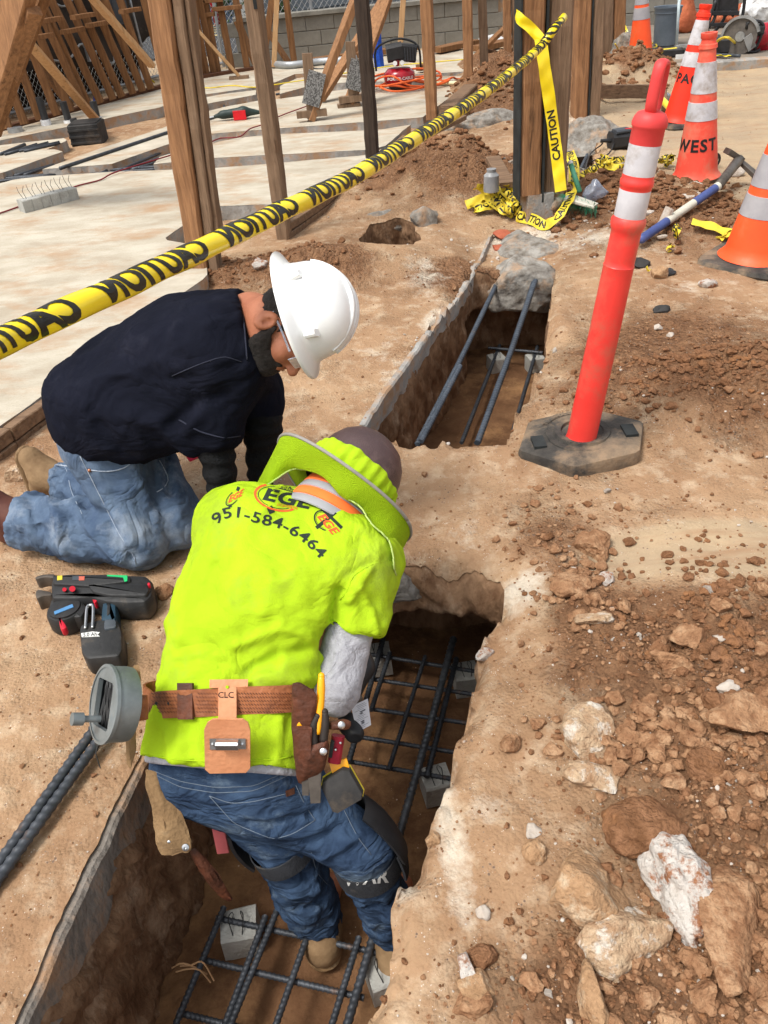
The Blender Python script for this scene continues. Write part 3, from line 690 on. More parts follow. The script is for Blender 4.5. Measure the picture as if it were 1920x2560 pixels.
# ================================================================== TIMBER POSTS
m_post = wood('post_wood', K(lin(176, 130, 90), .85), K(lin(124, 88, 60), .85))
m_postg = wood('grey_post_wood', K(lin(158, 130, 104), .8), K(lin(112, 90, 70), .8))
m_postd = wood('dark_post_wood', K(lin(92, 76, 64), .6), K(lin(58, 46, 38), .6))
m_stud = wood('stud_wood', K(lin(158, 112, 72), .75), K(lin(112, 76, 46), .75))
m_new = wood('new_lumber', K(lin(218, 178, 132), .8), K(lin(190, 146, 100), .8))
m_felt = mat('black_felt', (.012, .013, .013), (.03, .035, .035), rough=.7)
m_galv = mat('galvanised', (.5, .52, .54), (.35, .37, .38), scale=20, rough=.45, metal=.8)
def vtop(pb, px, py, zt=None):
    """point straight above pb that lies on the sight line through (px,py); extended to height zt"""
    d = ray(px, py); t = (pb[1]-CAM[1])/d[1]; p = CAM+d*t
    if zt: p = pb+(p-pb)*((zt-pb[2])/(p[2]-pb[2]))
    return p
def post(label, base, top, parts, h=2.6, name='timber_post', z0=0.0, yaw=0.0):
    """parts: (dx, dy, w, d, material, seed, z_low)"""
    b = np.array(base); tp = vtop(b, *top, zt=h); ax = (tp-b)/(tp[2]-b[2]); t = thing(name, label, 'post', b)
    c, s = math.cos(yaw), math.sin(yaw)
    for (dx, dy, w_, d_, m_, sd_, zl, nm) in parts:
        off = V(c*dx-s*dy, s*dx+c*dy, 0); a = b+off+ax*zl; e = b+off+ax*(h-z0)
        M().beam(a, e, w_, d_, up=(-s, c, 0), seg=34, jit=.006 if nm != 'felt_strip' else .001, seed=sd_, ch=min(w_, d_)*.12 if nm != 'felt_strip' else .001).build(nm, m_, t)
    return t, ax
p1 = G(525, 706, .0)
t1, ax1 = post('thick brown built-up post nearest the camera behind the navy shirted worker', p1, (425, 0), [(-.045, 0, .115, .10, m_post, 1, 0, 'timber'), (.045, .02, .055, .09, m_postg, 2, -.02, 'timber'), (.088, .03, .025, .07, m_postg, 3, .3, 'splinter_board')], yaw=-.25)
p2 = G(712, 596); t2, ax2 = post('square brown post with a slot cut in it, second from the left', p2, (634, 0), [(0, 0, .088, .09, m_postg, 5, 0, 'timber')], yaw=-.3)
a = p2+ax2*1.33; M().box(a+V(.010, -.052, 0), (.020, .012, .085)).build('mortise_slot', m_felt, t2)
p3 = G(932, 392, .1); post('dark charred looking post right of the angled braces', p3, (905, 0), [(0, 0, .10, .09, m_postd, 7, 0, 'timber')], yaw=-.25)
p4 = G(1080, 298, .1); post('brown post in front of the red air compressor', p4, (1066, 0), [(0, 0, .105, .10, m_post, 9, 0, 'timber')], yaw=-.25)
p5 = G(1172, 226, .1); post('brown post between the compressor hose and the pale speckled post', p5, (1168, 0), [(0, 0, .10, .10, m_post, 11, 0, 'timber')], yaw=-.2)
p6 = G(1212, 216, .1); post('pale paint speckled post left of the wide felt lined post', p6, (1206, 0), [(0, 0, .09, .09, m_postg, 13, 0, 'timber')], yaw=-.2)
p7 = G(1274, 160, .08); post('brown post just left of the wide felt lined post, in the back row', p7, (1271, 0), [(-.02, 0, .10, .10, m_post, 15, 0, 'timber'), (.06, .02, .04, .09, m_postg, 16, 0, 'timber')], yaw=-.1)
pb = G(1340, 545); tb, axb = post('wide felt lined double post wrapped with caution tape', pb+V(0, 0, .0), (1354, 0), [(-.06, 0, .13, .17, m_post, 17, .17, 'timber'), (.018, .0, .012, .175, m_felt, 18, .12, 'felt_strip'), (-.132, .0, .010, .17, m_felt, 19, .14, 'felt_strip'), (.105, .02, .15, .15, m_postg, 20, .13, 'timber')], yaw=.05)
M().box(pb+V(.0, .0, .07), (.17, .17, .20), rz(.1)).build('concrete_pier', m_conc, tb)
pc = G(1462, 300); post('narrower felt lined post standing in the dirt bank, second from the right', pc+V(0, 0, .0), (1474, 0), [(-.06, 0, .13, .15, m_post, 21, .0, 'timber'), (.012, 0, .012, .15, m_felt, 22, 0, 'felt_strip'), (.075, 0, .10, .14, m_postg, 23, 0, 'timber')], yaw=.05)
pd_ = G(1525, 160); post('far right post with loops of caution tape hanging on it', pd_, (1528, 0), [(-.08, 0, .18, .2, m_postg, 24, 0, 'timber'), (.09, 0, .14, .2, m_post, 25, 0, 'timber')], yaw=.05)

# braces
def brace(label, a, b, w=.09, h=.04, m=None, foot=None, seed=0, plate=None):
    t = thing('wood_brace', label, 'brace', a); M().beam(a, b, w, h, seg=16, jit=.004, seed=seed).build('timber', m or m_post, t)
    if foot is not None: M().box(a+V(*foot[0]), foot[1], rz(foot[2])).build('foot_block', m_postg, t)
    return t
def btop(pa, px, py, dy, ext=1.0):
    d = ray(px, py); t = (pa[1]+dy)/d[1]; p = CAM+d*t; return pa+(p-pa)*ext
a = G(775, 300, .11); bA = brace('long brown brace running up from the slab, left of the dark post', a, btop(a, 884, 8, .15, 1.5), .15, .06, seed=3)
a = G(800, 250, .13); brace('second brown brace joined to the back of the long one', a, btop(a, 955, 8, .6, 1.5), .14, .05, seed=4)
a = G(872, 262, .12); bC = brace('brown brace standing on a block right of the long brace', a, btop(a, 965, 0, .5, 1.5), .14, .05, foot=((0, 0, -.005), (.24, .1, .04), .1), seed=5)
m_plate = mat('nail_plate', (.35, .36, .36), (.12, .12, .12), scale=70, rough=.5, metal=.6, contrast=(.48, .52))
q = U(784, 222, (a[1]*.81+.9)); 
for (px, py, bb, sz) in ((785, 222, bA, (.17, .012, .30)), (890, 188, bC, (.17, .012, .28))):
    y_ = bb.location[1]-.06; d = ray(px, py); c_ = CAM+d*(y_/d[1]); M().box(c_, sz, rz(.1)@np.array([[math.cos(.35), 0, math.sin(.35)], [0, 1, 0], [-math.sin(.35), 0, math.cos(.35)]])).build('nail_plate', m_plate, bb)
    M().beam(c_+V(-.05, .05, -.25), c_+V(-.03, .05, .3), .1, .04).build('timber', m_postg, bb)
    M().box(c_+V(-.05, .03, -.22), (.3, .06, .06), rz(.1)).build('foot_block', m_postg, bb)
a = G(595, 191, .13); brace('pale brace kicked up from a small block on the far slab', G(597, 190, .14), btop(a, 452, 30, -.2, 1.6), .09, .04, m_new, ((0, 0, -.02), (.26, .09, .045), 0), 6)
a = G(240, 300, .13); brace('long pale brace leaning from the black pipe stub up to the left', a, btop(a, 56, 88, -1.5, 1.3), .09, .04, m_new, seed=7)
a = G(380, 165, .6); brace('long pale brace crossing the stud wall behind the nearest post', a, btop(a, 235, 0, -.5, 1.5), .09, .045, m_new, seed=8)
a = G(685, 168, .12); brace('thin new upright stick behind the slotted post', a, btop(a, 692, 0, .0, 1.5), .07, .045, m_new, seed=9)
a = G(998, 155, .12); brace('thin new upright stick behind the compressor', a, btop(a, 1008, 0, .0, 1.5), .07, .045, m_new, seed=10)
for lab, (x0, y0), (x1, y1) in (('short brown kicker leaning against the pale speckled post', (1180, 150), (1262, 70)), ('short brown kicker behind the wide felt lined post', (1283, 140), (1312, 75)), ('brown kicker leaning behind the slotted post', (720, 155), (665, 70)), ('brown kicker leaning in the corner of the stud walls', (640, 160), (604, 78)), ('brown kicker crossing low between studs at the left', (178, 268), (50, 95))):
    a = G(x0, y0, .12); brace(lab, a, btop(a, x1, y1, .1, 1.3), .13, .04, m_stud, seed=x0)
a = btop(G(10, 420, .1), 30, 170, -1.2); 
# doubled timbers crossing the top left corner
tl = thing('leaning_timber', 'thick doubled timber leaning across the top left corner', 'timber', U(-60, 330, 5.5)*[1, 1, 0])
for i, (x0, y0, x1, y1, dp, wd, mm) in enumerate([(-40, 300, 62, -60, 5.2, .19, m_post), (-20, 330, 118, -60, 5.4, .10, m_stud), (5, 250, 85, 25, 5.3, .06, m_post)]):
    M().beam(U(x0, y0, dp+.3), U(x1, y1, dp-.4), wd, .09, up=tuple(-fw), seg=14, jit=.002, seed=i+50).build('timber', mm, tl)
# ================================================================== STUD WALLS, FENCES, BACKGROUND
m_sill = wood('sill_plate_wood', K(lin(120, 78, 52), .7), K(lin(84, 54, 38), .7), 'x')
def wallpt(px, z=.12):
    for a, b in zip(WL[:-1], WL[1:]):
        if a[0] <= px <= b[0] or b is WL[-1]:
            py = a[1]+(b[1]-a[1])*(px-a[0])/(b[0]-a[0]); return G(px, py, z)
    return G(px, WL[0][1]+(WL[1][1]-WL[0][1])*(px-WL[0][0])/(WL[1][0]-WL[0][0]), z)
WL = [(-300, 402), (0, 327), (390, 219), (544, 180)]
wA = thing('stud_wall', 'brown stud wall standing along the left edge of the slab', 'wall frame', wallpt(100))
M().beam(wallpt(-250), wallpt(544), .09, .05, seg=30, jit=.004).build('sill_plate', m_sill, wA)
studsA = [(-60, -180), (22, -105), (62, -60), (100, -12), (143, 30), (176, 62), (212, 88), (222, 102), (252, 128), (283, 168), (305, 194), (333, 232), (357, 262), (378, 300), (415, 360)]
tops = []
for i, (bx, tx) in enumerate(studsA):
    b = wallpt(bx, .14); t = btop(b, tx, 0, 0, 1.35); tops.append((b, t))
    M().beam(b, t, .085, .05, up=(0, 1, 0), seg=12, jit=.005, seed=i, ch=.004).build('stud', m_stud, wA)
for i, (i0, px, py) in enumerate([(3, 100, 92), (4, 125, 50), (6, 182, 76), (7, 207, 40), (9, 243, 60), (11, 325, 26), (2, 60, 130)]):
    b0, t0 = tops[i0]; d = ray(px, py); c = CAM+d*((b0[1]+.12)/d[1]); u = nrm(wallpt(300)-wallpt(0))
    M().beam(c-u*.16, c+u*.16, .085, .045).build('blocking', m_stud, wA)
wB = thing('stud_wall', 'short far corner of open stud wall behind the nearest posts', 'wall frame', G(544, 180, .12))
M().beam(G(476, 197, .12), G(640, 170, .12), .09, .05).build('sill_plate', m_sill, wB)
for i, (bx, by, tx) in enumerate([(498, 190, 458), (516, 186, 482), (535, 182, 500), (545, 180, 512), (580, 176, 548), (618, 171, 590), (656, 168, 680), (735, 152, 715), (470, 196, 440)]):
    b = G(bx, by, .13); M().beam(b, btop(b, tx, 0, 0, 1.4), .09, .05, up=(0, 1, 0), seg=10, jit=.004, seed=i+30, ch=.004).build('stud', m_stud, wB)
for (px, py) in ((500, 38), (476, 8), (568, 20), (520, 2)):
    d = ray(px, py); c = CAM+d*(12.9/d[1]); M().beam(c-V(.2, 0, 0), c+V(.2, 0, 0), .09, .05).build('blocking', m_stud, wB)
m_paper = mat('building_paper', K(lin(84, 72, 62), .6), K(lin(48, 40, 34), .6), scale=3, rough=.8, bump=.8, bscale=12, c3=K(lin(128, 112, 98), .6), s3=6, t3=(.6, .72))
# torn paper lath behind the upper studs
u = nrm(wallpt(300, 0)-wallpt(0, 0)); nW = nrm(np.cross(u, V(0, 0, 1))); 
if nW[0] > 0: nW = -nW
a0 = wallpt(-200, 0)+nW*.10; Lw = np.linalg.norm(wallpt(470, 0)-wallpt(-200, 0))
ns, nzp = 120, 50; S, Z = np.meshgrid(np.linspace(0, Lw, ns), np.linspace(0, 1, nzp), indexing='ij')
low = .50+.16*fbm(np.stack([S, 0*S, 0*S], -1), .6, 3, 3)+.07*np.sign(np.sin(S*2.1))
Zz = low+(3.6-low)*Z; off = .05*fbm(np.stack([S, Zz, 0*S], -1), .35, 4, 9)
pp = a0+u*S[..., None]+nW*off[..., None]+np.stack([0*S, 0*S, Zz], -1); I = np.arange(ns*nzp).reshape(ns, nzp)
q = np.stack([I[:-1, :-1], I[1:, :-1], I[1:, 1:], I[:-1, 1:]], -1).reshape(-1, 4)
npmesh('building_paper', pp.reshape(-1, 3), q, m_paper, wA)

m_pipe = mat('conduit_grey', (.42, .44, .45), (.32, .33, .34), rough=.4, metal=.4)
m_flex = mat('flex_conduit', (.36, .37, .37), (.26, .27, .27), rough=.5, scale=80)
m_white = mat('white_plastic', (.75, .75, .73), (.6, .6, .58), rough=.45)
m_black = mat('black_plastic', (.018, .018, .019), (.03, .03, .032), rough=.42, scale=20)
m_blackr = mat('black_rubber', (.02, .02, .02), (.045, .042, .04), rough=.75, scale=12, c3=(.12, .09, .065), s3=4, t3=(.55, .75))
def wpt(px, py, off=-.02):
    """point on the face of the left stud wall"""
    d = ray(px, py); n = nW; p0 = wallpt(100, 0)-nW*(.05-off); t = ((p0-CAM)@n)/(d@n); return CAM+d*t
def cable(pts, r, label, m, cat='cable', name='cable', n=6, step=.05, parent=None):
    o = M().tube(spline(pts, step), r, n).build(name, m, parent, smooth=True)
    return tag(o, label, cat) if parent is None else o
cable([wpt(58, 118), wpt(62, 140), wpt(80, 150), (wpt(110, 146)), wpt(150, 153), wpt(178, 143), wpt(196, 115), wpt(207, 110), wpt(216, 130)], .014, 'grey flexible conduit looping between boxes on the left stud wall', m_flex)
cable([wpt(226, 134), wpt(243, 129), wpt(262, 145), wpt(280, 160), wpt(286, 148), wpt(276, 100), wpt(257, 40), wpt(257, 30)], .014, 'grey flexible conduit running down then up to the electrical panel', m_flex)
cable([wpt(305, 33), wpt(322, 42), wpt(325, 62), wpt(317, 75)], .014, 'short curl of grey conduit right of the electrical panel', m_flex)
cable([wpt(128, 0), wpt(145, 12), wpt(160, 16), wpt(178, 2), wpt(184, -8)], .012, 'pale wire sagging between studs at the top left', m_flex)
cable([wpt(320, 180), wpt(335, 188), wpt(350, 184)], .012, 'short grey conduit stub feeding the lowest outlet box', m_flex)
cable([wpt(355, 190), wpt(372, 196), wpt(386, 206)], .012, 'yellow cord coming out of the lowest outlet box', mat('yellow_cord', lin(226, 200, 60), rough=.5))
for px, py, lab in ((58, 118, 'grey switch box at the left end of the looping conduit'), (223, 138, 'white outlet box between the two conduit loops'), (353, 187, 'white outlet box low on the stud wall with a yellow cord')):
    c = wpt(px, py, -.06); t = thing('outlet_box', lab, 'outlet', c); R = np.array([u, nW, V(0, 0, 1)]).T
    M().box(c, (.07, .04, .14), R).build('box', m_galv, t); M().box(c-nW*.023, (.06, .006, .12), R).build('cover_plate', m_white, t)
c = wpt(291, 18, -.05); R = np.array([u, nW, V(0, 0, 1)]).T; t = thing('electrical_panel', 'dark grey electrical panel hung on the left stud wall', 'panel', c)
m_panel = mat('panel_grey', lin(70, 76, 82), lin(60, 64, 70), rough=.5)
M().box(c+V(0, 0, .12), (.30, .1, .62), R).build('cabinet', m_panel, t); M().box(c-nW*.055+V(0, 0, .12), (.25, .01, .54), R).build('door', m_panel, t)
cable([wpt(325, 0), wpt(340, 60), wpt(355, 118)], .016, 'straight grey conduit pipe down the right end of the stud wall', m_pipe, 'pipe')

# chain link fence
m_wire = mat('galvanised_wire', (.50, .50, .48), (.38, .38, .37), rough=.45, metal=.3)
def fence(a, b, h, label, posts, pitch=.06, rails=(0.04,), r=.0028, name='chain_link_fence', z0=0.0, hx=None):
    a = np.r_[a[:2], z0]; b = np.r_[b[:2], z0]; Lf = np.linalg.norm(b-a); d = (b-a)/Lf; t = thing(name, label, 'fence', (a+b)/2)
    nn = nrm(np.cross(d, V(0, 0, 1))); me = M(); p = pitch*1.25
    for sg in (1, -1):
        k = -int(h/p)-1
        while k*p < Lf+h:
            s0 = k*p; pts = []
            x0, z0_ = (s0, 0.0); x1, z1_ = (s0+sg*h/1.15, h) if sg > 0 else (s0-h/1.15, h)
            lo, hi = 0.0, 1.0; dx = x1-x0
            for lim, up in ((0, False), (Lf, True)):
                tt_ = (lim-x0)/dx
                if dx > 0: lo, hi = (max(lo, tt_), hi) if not up else (lo, min(hi, tt_))
                else: lo, hi = (lo, min(hi, tt_)) if not up else (max(lo, tt_), hi)
            if hi > lo+.01:
                A = a+d*(x0+dx*lo)+V(0, 0, h*lo)+nn*sg*.003; B = a+d*(x0+dx*hi)+V(0, 0, h*hi)+nn*sg*.003
                dd = nrm(B-A); y_ = nrm(np.cross(dd, nn)); me.rings([np.array([q+y_*r, q+nn*r, q-y_*r*.6-nn*r]) for q in (A, B)], cap=False)
            k += 1
    me.build('mesh', m_wire, t)
    for s in posts: M().tube([a+d*s*Lf, a+d*s*Lf+V(0, 0, h+.05)], .024, 8).build('fence_post', m_pipe, t)
    for z_ in rails: M().tube([a+V(0, 0, z_), b+V(0, 0, z_)], .02, 8).build('rail', m_pipe, t)
    return t
fa, fb = wallpt(-200, 0)+nW*.55, wallpt(470, 0)+nW*.55
fence(fa, fb, 1.9, 'chain link fence close behind the left stud wall', (.02, .3, .62, .93), rails=(.05,))
fence(G(476, 178), G(1000, 108), 2.2, 'chain link fence behind the far corner studs and the compressor', (.15, .58, .97), rails=(.05, .95), pitch=.075)
fence(G(1000, 108), G(1330, 90), 2.2, 'chain link fence behind the right hand row of posts', (.3, .8), rails=(.05,), pitch=.075)
fence(G(1555, 72)+[0, -.2, 0], G(1925, 49)+[0, -.2, 0], 2.0, 'chain link fence in front of the block wall behind the bucket', (.22,), rails=(.05,), pitch=.085, z0=.09)
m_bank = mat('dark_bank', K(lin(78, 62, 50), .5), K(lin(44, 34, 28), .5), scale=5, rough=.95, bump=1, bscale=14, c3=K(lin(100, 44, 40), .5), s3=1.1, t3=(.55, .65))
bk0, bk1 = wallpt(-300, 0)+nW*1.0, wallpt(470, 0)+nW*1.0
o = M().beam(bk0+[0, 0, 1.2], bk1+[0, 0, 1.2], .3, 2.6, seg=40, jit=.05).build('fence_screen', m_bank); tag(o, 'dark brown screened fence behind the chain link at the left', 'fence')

# concrete block wall, its units as parts
m_block = mat('block_wall', K(lin(156, 152, 142), .7), K(lin(132, 128, 118), .7), scale=5, rough=.95, bump=.5, bscale=120, c3=K(lin(112, 106, 98), .7), s3=2)
def blockwall(a, b, h0, rows, label, bl=.44, bh=.2, cap=True, z0=0.0):
    a = np.r_[a[:2], z0]; b = np.r_[b[:2], z0]; Lf = np.linalg.norm(b-a); d = (b-a)/Lf; t = thing('block_wall', label, 'wall', (a+b)/2); ang = math.atan2(d[1], d[0]); R = rz(ang); nn = R@V(0, 1, 0)
    M().beam(a+V(0, 0, rows*bh/2)+nn*.06, b+V(0, 0, rows*bh/2)+nn*.06, .15, rows*bh).build('mortar_core', m_conc, t)
    n = int(Lf/bl); mesh = {}
    for r in range(rows):
        for i in range(n+1):
            s = (i+(.5 if r % 2 else 0))*bl
            if s+bl/2 > Lf+.2: continue
            c = a+d*s+V(0, 0, (r+.5)*bh)-nn*.02
            if 'm' not in mesh: mesh['m'] = M().beam(V(-bl/2+.005, 0, 0), V(bl/2-.005, 0, 0), .05, bh-.01, ch=.004).mesh('block', m_block)
            o = link(bpy.data.objects.new('block', mesh['m'])); o.parent = t; o.location = tuple(c-rootloc(t)); o.rotation_euler = (0, 0, ang)
    if cap: M().beam(a+V(0, 0, rows*bh+.03)+nn*.04, b+V(0, 0, rows*bh+.03)+nn*.04, .26, .06).build('coping', m_block, t)
    return t
blockwall(G(600, 168), G(1275, 99), .6, 3, 'low grey block wall behind the compressor and the far chain link')
blockwall(G(1300, 97)+[0, .0, 0], G(2050, 48), .8, 4, 'block wall behind the bucket and the sandbags at the top right', z0=.05)
m_asph = mat('asphalt', (.055, .057, .06), (.04, .041, .044), scale=30, rough=.9, bump=.4, bscale=150, world=True)
P = [G(410, 150)[:2], G(1275, 92)[:2]+[0, .3], G(2300, 30)[:2], (30, 45), (-14, 45), (-8, 16)]
o = M().prism(P, -.02, .035).build('asphalt', m_asph); tag(o, kind='structure')
m_ylw = mat('road_paint', lin(206, 186, 130), lin(150, 138, 100), scale=8, rough=.8)
ht = thing('parking_hatching', 'faded yellow hatched lines painted on the asphalt behind the far corner studs', 'road marking', G(530, 75, .04))
def strip_(p, q, wd): M().box((G(*p, .04)+G(*q, .04))/2, (np.linalg.norm(G(*q, .04)-G(*p, .04)), wd, .004), rz(math.atan2(*(G(*q, .04)-G(*p, .04))[[1, 0]]))).build('painted_line', m_ylw, ht)
for i in range(6): strip_((500+i*5, 84-i*6), (610, 74-i*6), .09)
strip_((458, 82), (600, 92), .1); strip_((600, 92), (612, 52), .1); strip_((690, 72), (722, 60), .1)
# buildings beyond
m_bgrey = mat('grey_cladding', lin(128, 134, 138), lin(112, 118, 122), scale=1.2, rough=.6)
m_wbrick = mat('white_brick', lin(206, 208, 206), lin(186, 188, 186), scale=8, rough=.8); m_door = mat('blue_grey_door', lin(92, 104, 122), lin(82, 92, 108), rough=.5)
def wallbox(a, b, h, m, label, name='building', cat='building', z0=0.0, th=.3):
    a = np.r_[a[:2], z0]; b = np.r_[b[:2], z0]; t = thing(name, label, cat, (a+b)/2); nn = nrm(np.cross(V(0, 0, 1), b-a)); nn = nn if nn[1] > 0 else -nn
    M().beam(a+V(0, 0, h/2)+nn*th/2, b+V(0, 0, h/2)+nn*th/2, th, h, ch=.01).build('wall', m, t); return t, a, b, nn
t, a, b, nn = wallbox(G(655, 82), G(1300, -20), 5, m_bgrey, 'pale grey panelled building beyond the chain link fence at the top centre')
d = nrm(b-a); Lb = np.linalg.norm(b-a)
for r in range(8):
    M().beam(a+V(0, 0, .55+r*.55)-nn*.02, b+V(0, 0, .55+r*.55)-nn*.02, .03, .52, ch=.012).build('cladding_panel', m_bgrey, t)
t, a, b, nn = wallbox(G(420, 75), G(655, 52), 5, m_wbrick, 'white painted brick building with a blue grey door at the top left')
d = nrm(b-a); Lb = np.linalg.norm(b-a); ang = math.atan2(d[1], d[0])
bmesh_ = M().beam(V(-.19, 0, 0), V(.19, 0, 0), .03, .18, ch=.006).mesh('brick', m_wbrick)
for r in range(9):
    for i in range(int(Lb/.4)):
        c = a+d*(i+.5+(.5 if r % 2 else 0))*.4+V(0, 0, .1+r*.2)-nn*.012
        if .32*Lb < (i+.5)*.4 < .72*Lb: continue
        o = link(bpy.data.objects.new('brick', bmesh_)); o.parent = t; o.location = tuple(c-rootloc(t)); o.rotation_euler = (0, 0, ang)
M().box(a+d*Lb*.52+V(0, 0, 1.25)-nn*.03, (Lb*.38, .05, 2.5), rz(ang)).build('door', m_door, t)
m_red = mat('red_plastic', lin(214, 30, 40), lin(180, 24, 34), rough=.5)
tag(M().tube([G(545, 68), G(545, 68)+V(-.12, 0, 1.9)], .07, 12).build('bollard', m_red, smooth=True), 'red pipe bollard in front of the blue grey door', 'bollard')
# green shrubs beyond the far fence
bush = M(); r_ = random.Random(4)
for i in range(420):
    c = U(592, 2, 18)+V(r_.gauss(0, .35), r_.gauss(0, .3), r_.gauss(.25, .3)); a_ = nrm([r_.gauss(0, 1) for _ in range(3)]); b_ = nrm(np.cross(a_, V(.3, .2, 1))); s_ = r_.uniform(.04, .08)
    bush.add([c-a_*s_, c+b_*s_*.5, c+a_*s_, c-b_*s_*.5], [(0, 1, 2, 3)])
o = bush.build('shrub', mat('leaf', (.05, .1, .03), (.03, .06, .02), rough=.6)); tag(o, 'leafy green shrub in front of the blue grey door', 'shrub')
bush = M()
for i in range(260):
    c = U(708, 30, 17)+V(r_.gauss(0, .10), r_.gauss(0, .15), r_.uniform(-.3, .6)); a_ = nrm([r_.gauss(0, 1) for _ in range(3)]); b_ = nrm(np.cross(a_, V(.3, .2, 1))); s_ = r_.uniform(.05, .1)
    bush.add([c-a_*s_, c+b_*s_*.4, c+a_*s_, c-b_*s_*.4], [(0, 1, 2, 3)])
o = bush.build('shrub', MATS['leaf']); tag(o, 'narrow green plant against the grey building behind the far studs', 'shrub')

# pipes, stubs and bits on the slab
m_pvc = mat('pipe_stub_black', (.02, .022, .024), (.04, .04, .042), rough=.5)
m_wrap = mat('plastic_wrap', (.6, .6, .6), (.4, .38, .36), scale=20, rough=.3, bump=1, bscale=40)
for lab, (x0, y0), (x1, y1) in (('tall leaning black pipe stub nearest the left stud wall', (124, 338), (97, 243)), ('black pipe stub between the tall one and the blue bag', (180, 332), (157, 254)), ('short black pipe stub in front of the black box', (196, 334), (182, 296)), ('black pipe stub beside the blue bag', (249, 320), (232, 253))):
    b = G(x0, y0, .0); tp = btop(b, x1, y1, 0); t = thing('pipe_stub', lab, 'pipe', b); c = b+(tp-b)*.42
    M().tube([b-V(0, 0, .05), c], .055, 12).build('wrapped_sleeve', m_wrap, t, smooth=True); M().tube([b+(tp-b)*.3, tp], .04, 12).build('pipe', m_pvc, t, smooth=50)
b = G(48, 356, 0); t = thing('pipe_stub', 'short wide grey pipe stub at the left edge of the dirt', 'pipe', b); M().tube([b, b+V(0, 0, .12)], .07, 14).build('pipe', m_pipe, t, smooth=50); M().tube([b+V(0, 0, .1), b+V(0, 0, .15)], .08, 14).build('collar', m_galv, t, smooth=50)
m_blue = mat('blue_plastic', lin(28, 84, 190), lin(16, 54, 140), scale=14, rough=.4, bump=.6, bscale=30)
pth = [U(240, 232, 10.4), U(246, 262, 10.3), U(258, 290, 10.2), U(268, 322, 10.1)]
me = M(); 
for k in range(3): me.tube(spline([p+V(.04*math.sin(k*2+i), .03*math.cos(k*3+i), 0) for i, p in enumerate(pth)], .05), [.015+.03*min(1, j/14) for j in range(len(spline([p+V(.04*math.sin(k*2+i), .03*math.cos(k*3+i), 0) for i, p in enumerate(pth)], .05)))], 6)
tag(me.build('plastic_strip', m_blue, smooth=True), 'bright blue plastic hanging on the pipe stub left of the nearest post', 'plastic')
pth = [G(949, 168, .1), btop(G(949, 168, .1), 941, 95, 0), btop(G(949, 168, .1), 937, 30, 0)]
tag(M().tube(spline(pth, .1), .07, 7).build('plastic_wrap', m_blue, smooth=40), 'blue plastic wrapped pipe standing behind the dark post', 'plastic')
bxp = [(171, 357), (222, 332), (253, 338), (258, 365), (175, 379)]
c = (G(172, 372)+G(256, 365))/2+V(0, .22, 0); t = thing('valve_box', 'square black box sitting in the dirt in front of the pipe stubs', 'box', c)
M().beam(c-V(.155, 0, -.1), c+V(.155, 0, .1), .3, .20, ch=.01).build('body', m_blackr, t)
for i in range(3): M().beam(c-V(.158, .155, -.03-.06*i), c+V(.158, -.155, .03+.06*i), .012, .02).build('rib', m_blackr, t)
M().beam(c-V(.14, 0, -.205), c+V(.14, 0, .205), .27, .012).build('lid', m_blackr, t)
# dobie strip: concrete spacer blocks, still in a row
m_dob = mat('dobie_concrete', lin(176, 176, 170), lin(154, 153, 147), scale=14, rough=.95, bump=.5, bscale=90, c3=lin(134, 130, 122), s3=6)
m_tie = mat('tie_wire', (.05, .05, .05), rough=.5, metal=.5)
r0, r1 = G(52, 517, .14), G(188, 482, .14); d = (r1-r0)/6; ang = math.atan2(d[1], d[0])
t = thing('spacer_block_row', 'row of six grey concrete spacer blocks on the pale slab', 'concrete blocks', (r0+r1)/2-V(0, 0, .05)); sl = np.linalg.norm(d)
for i in range(6):
    c = r0+d*(i+.5); M().beam(c-d*.485, c+d*.485, .10, .09, ch=.006, seg=2, jit=.003, seed=i).build('block', m_dob, t)
    for k in range(2): M().tube([c+V(.02*k, .01, .04), c+V(.03*k-.02, .0, .10), c+V(.05*k-.03, .02, .13)], .0018, 4).build('tie_wire', m_tie, t)

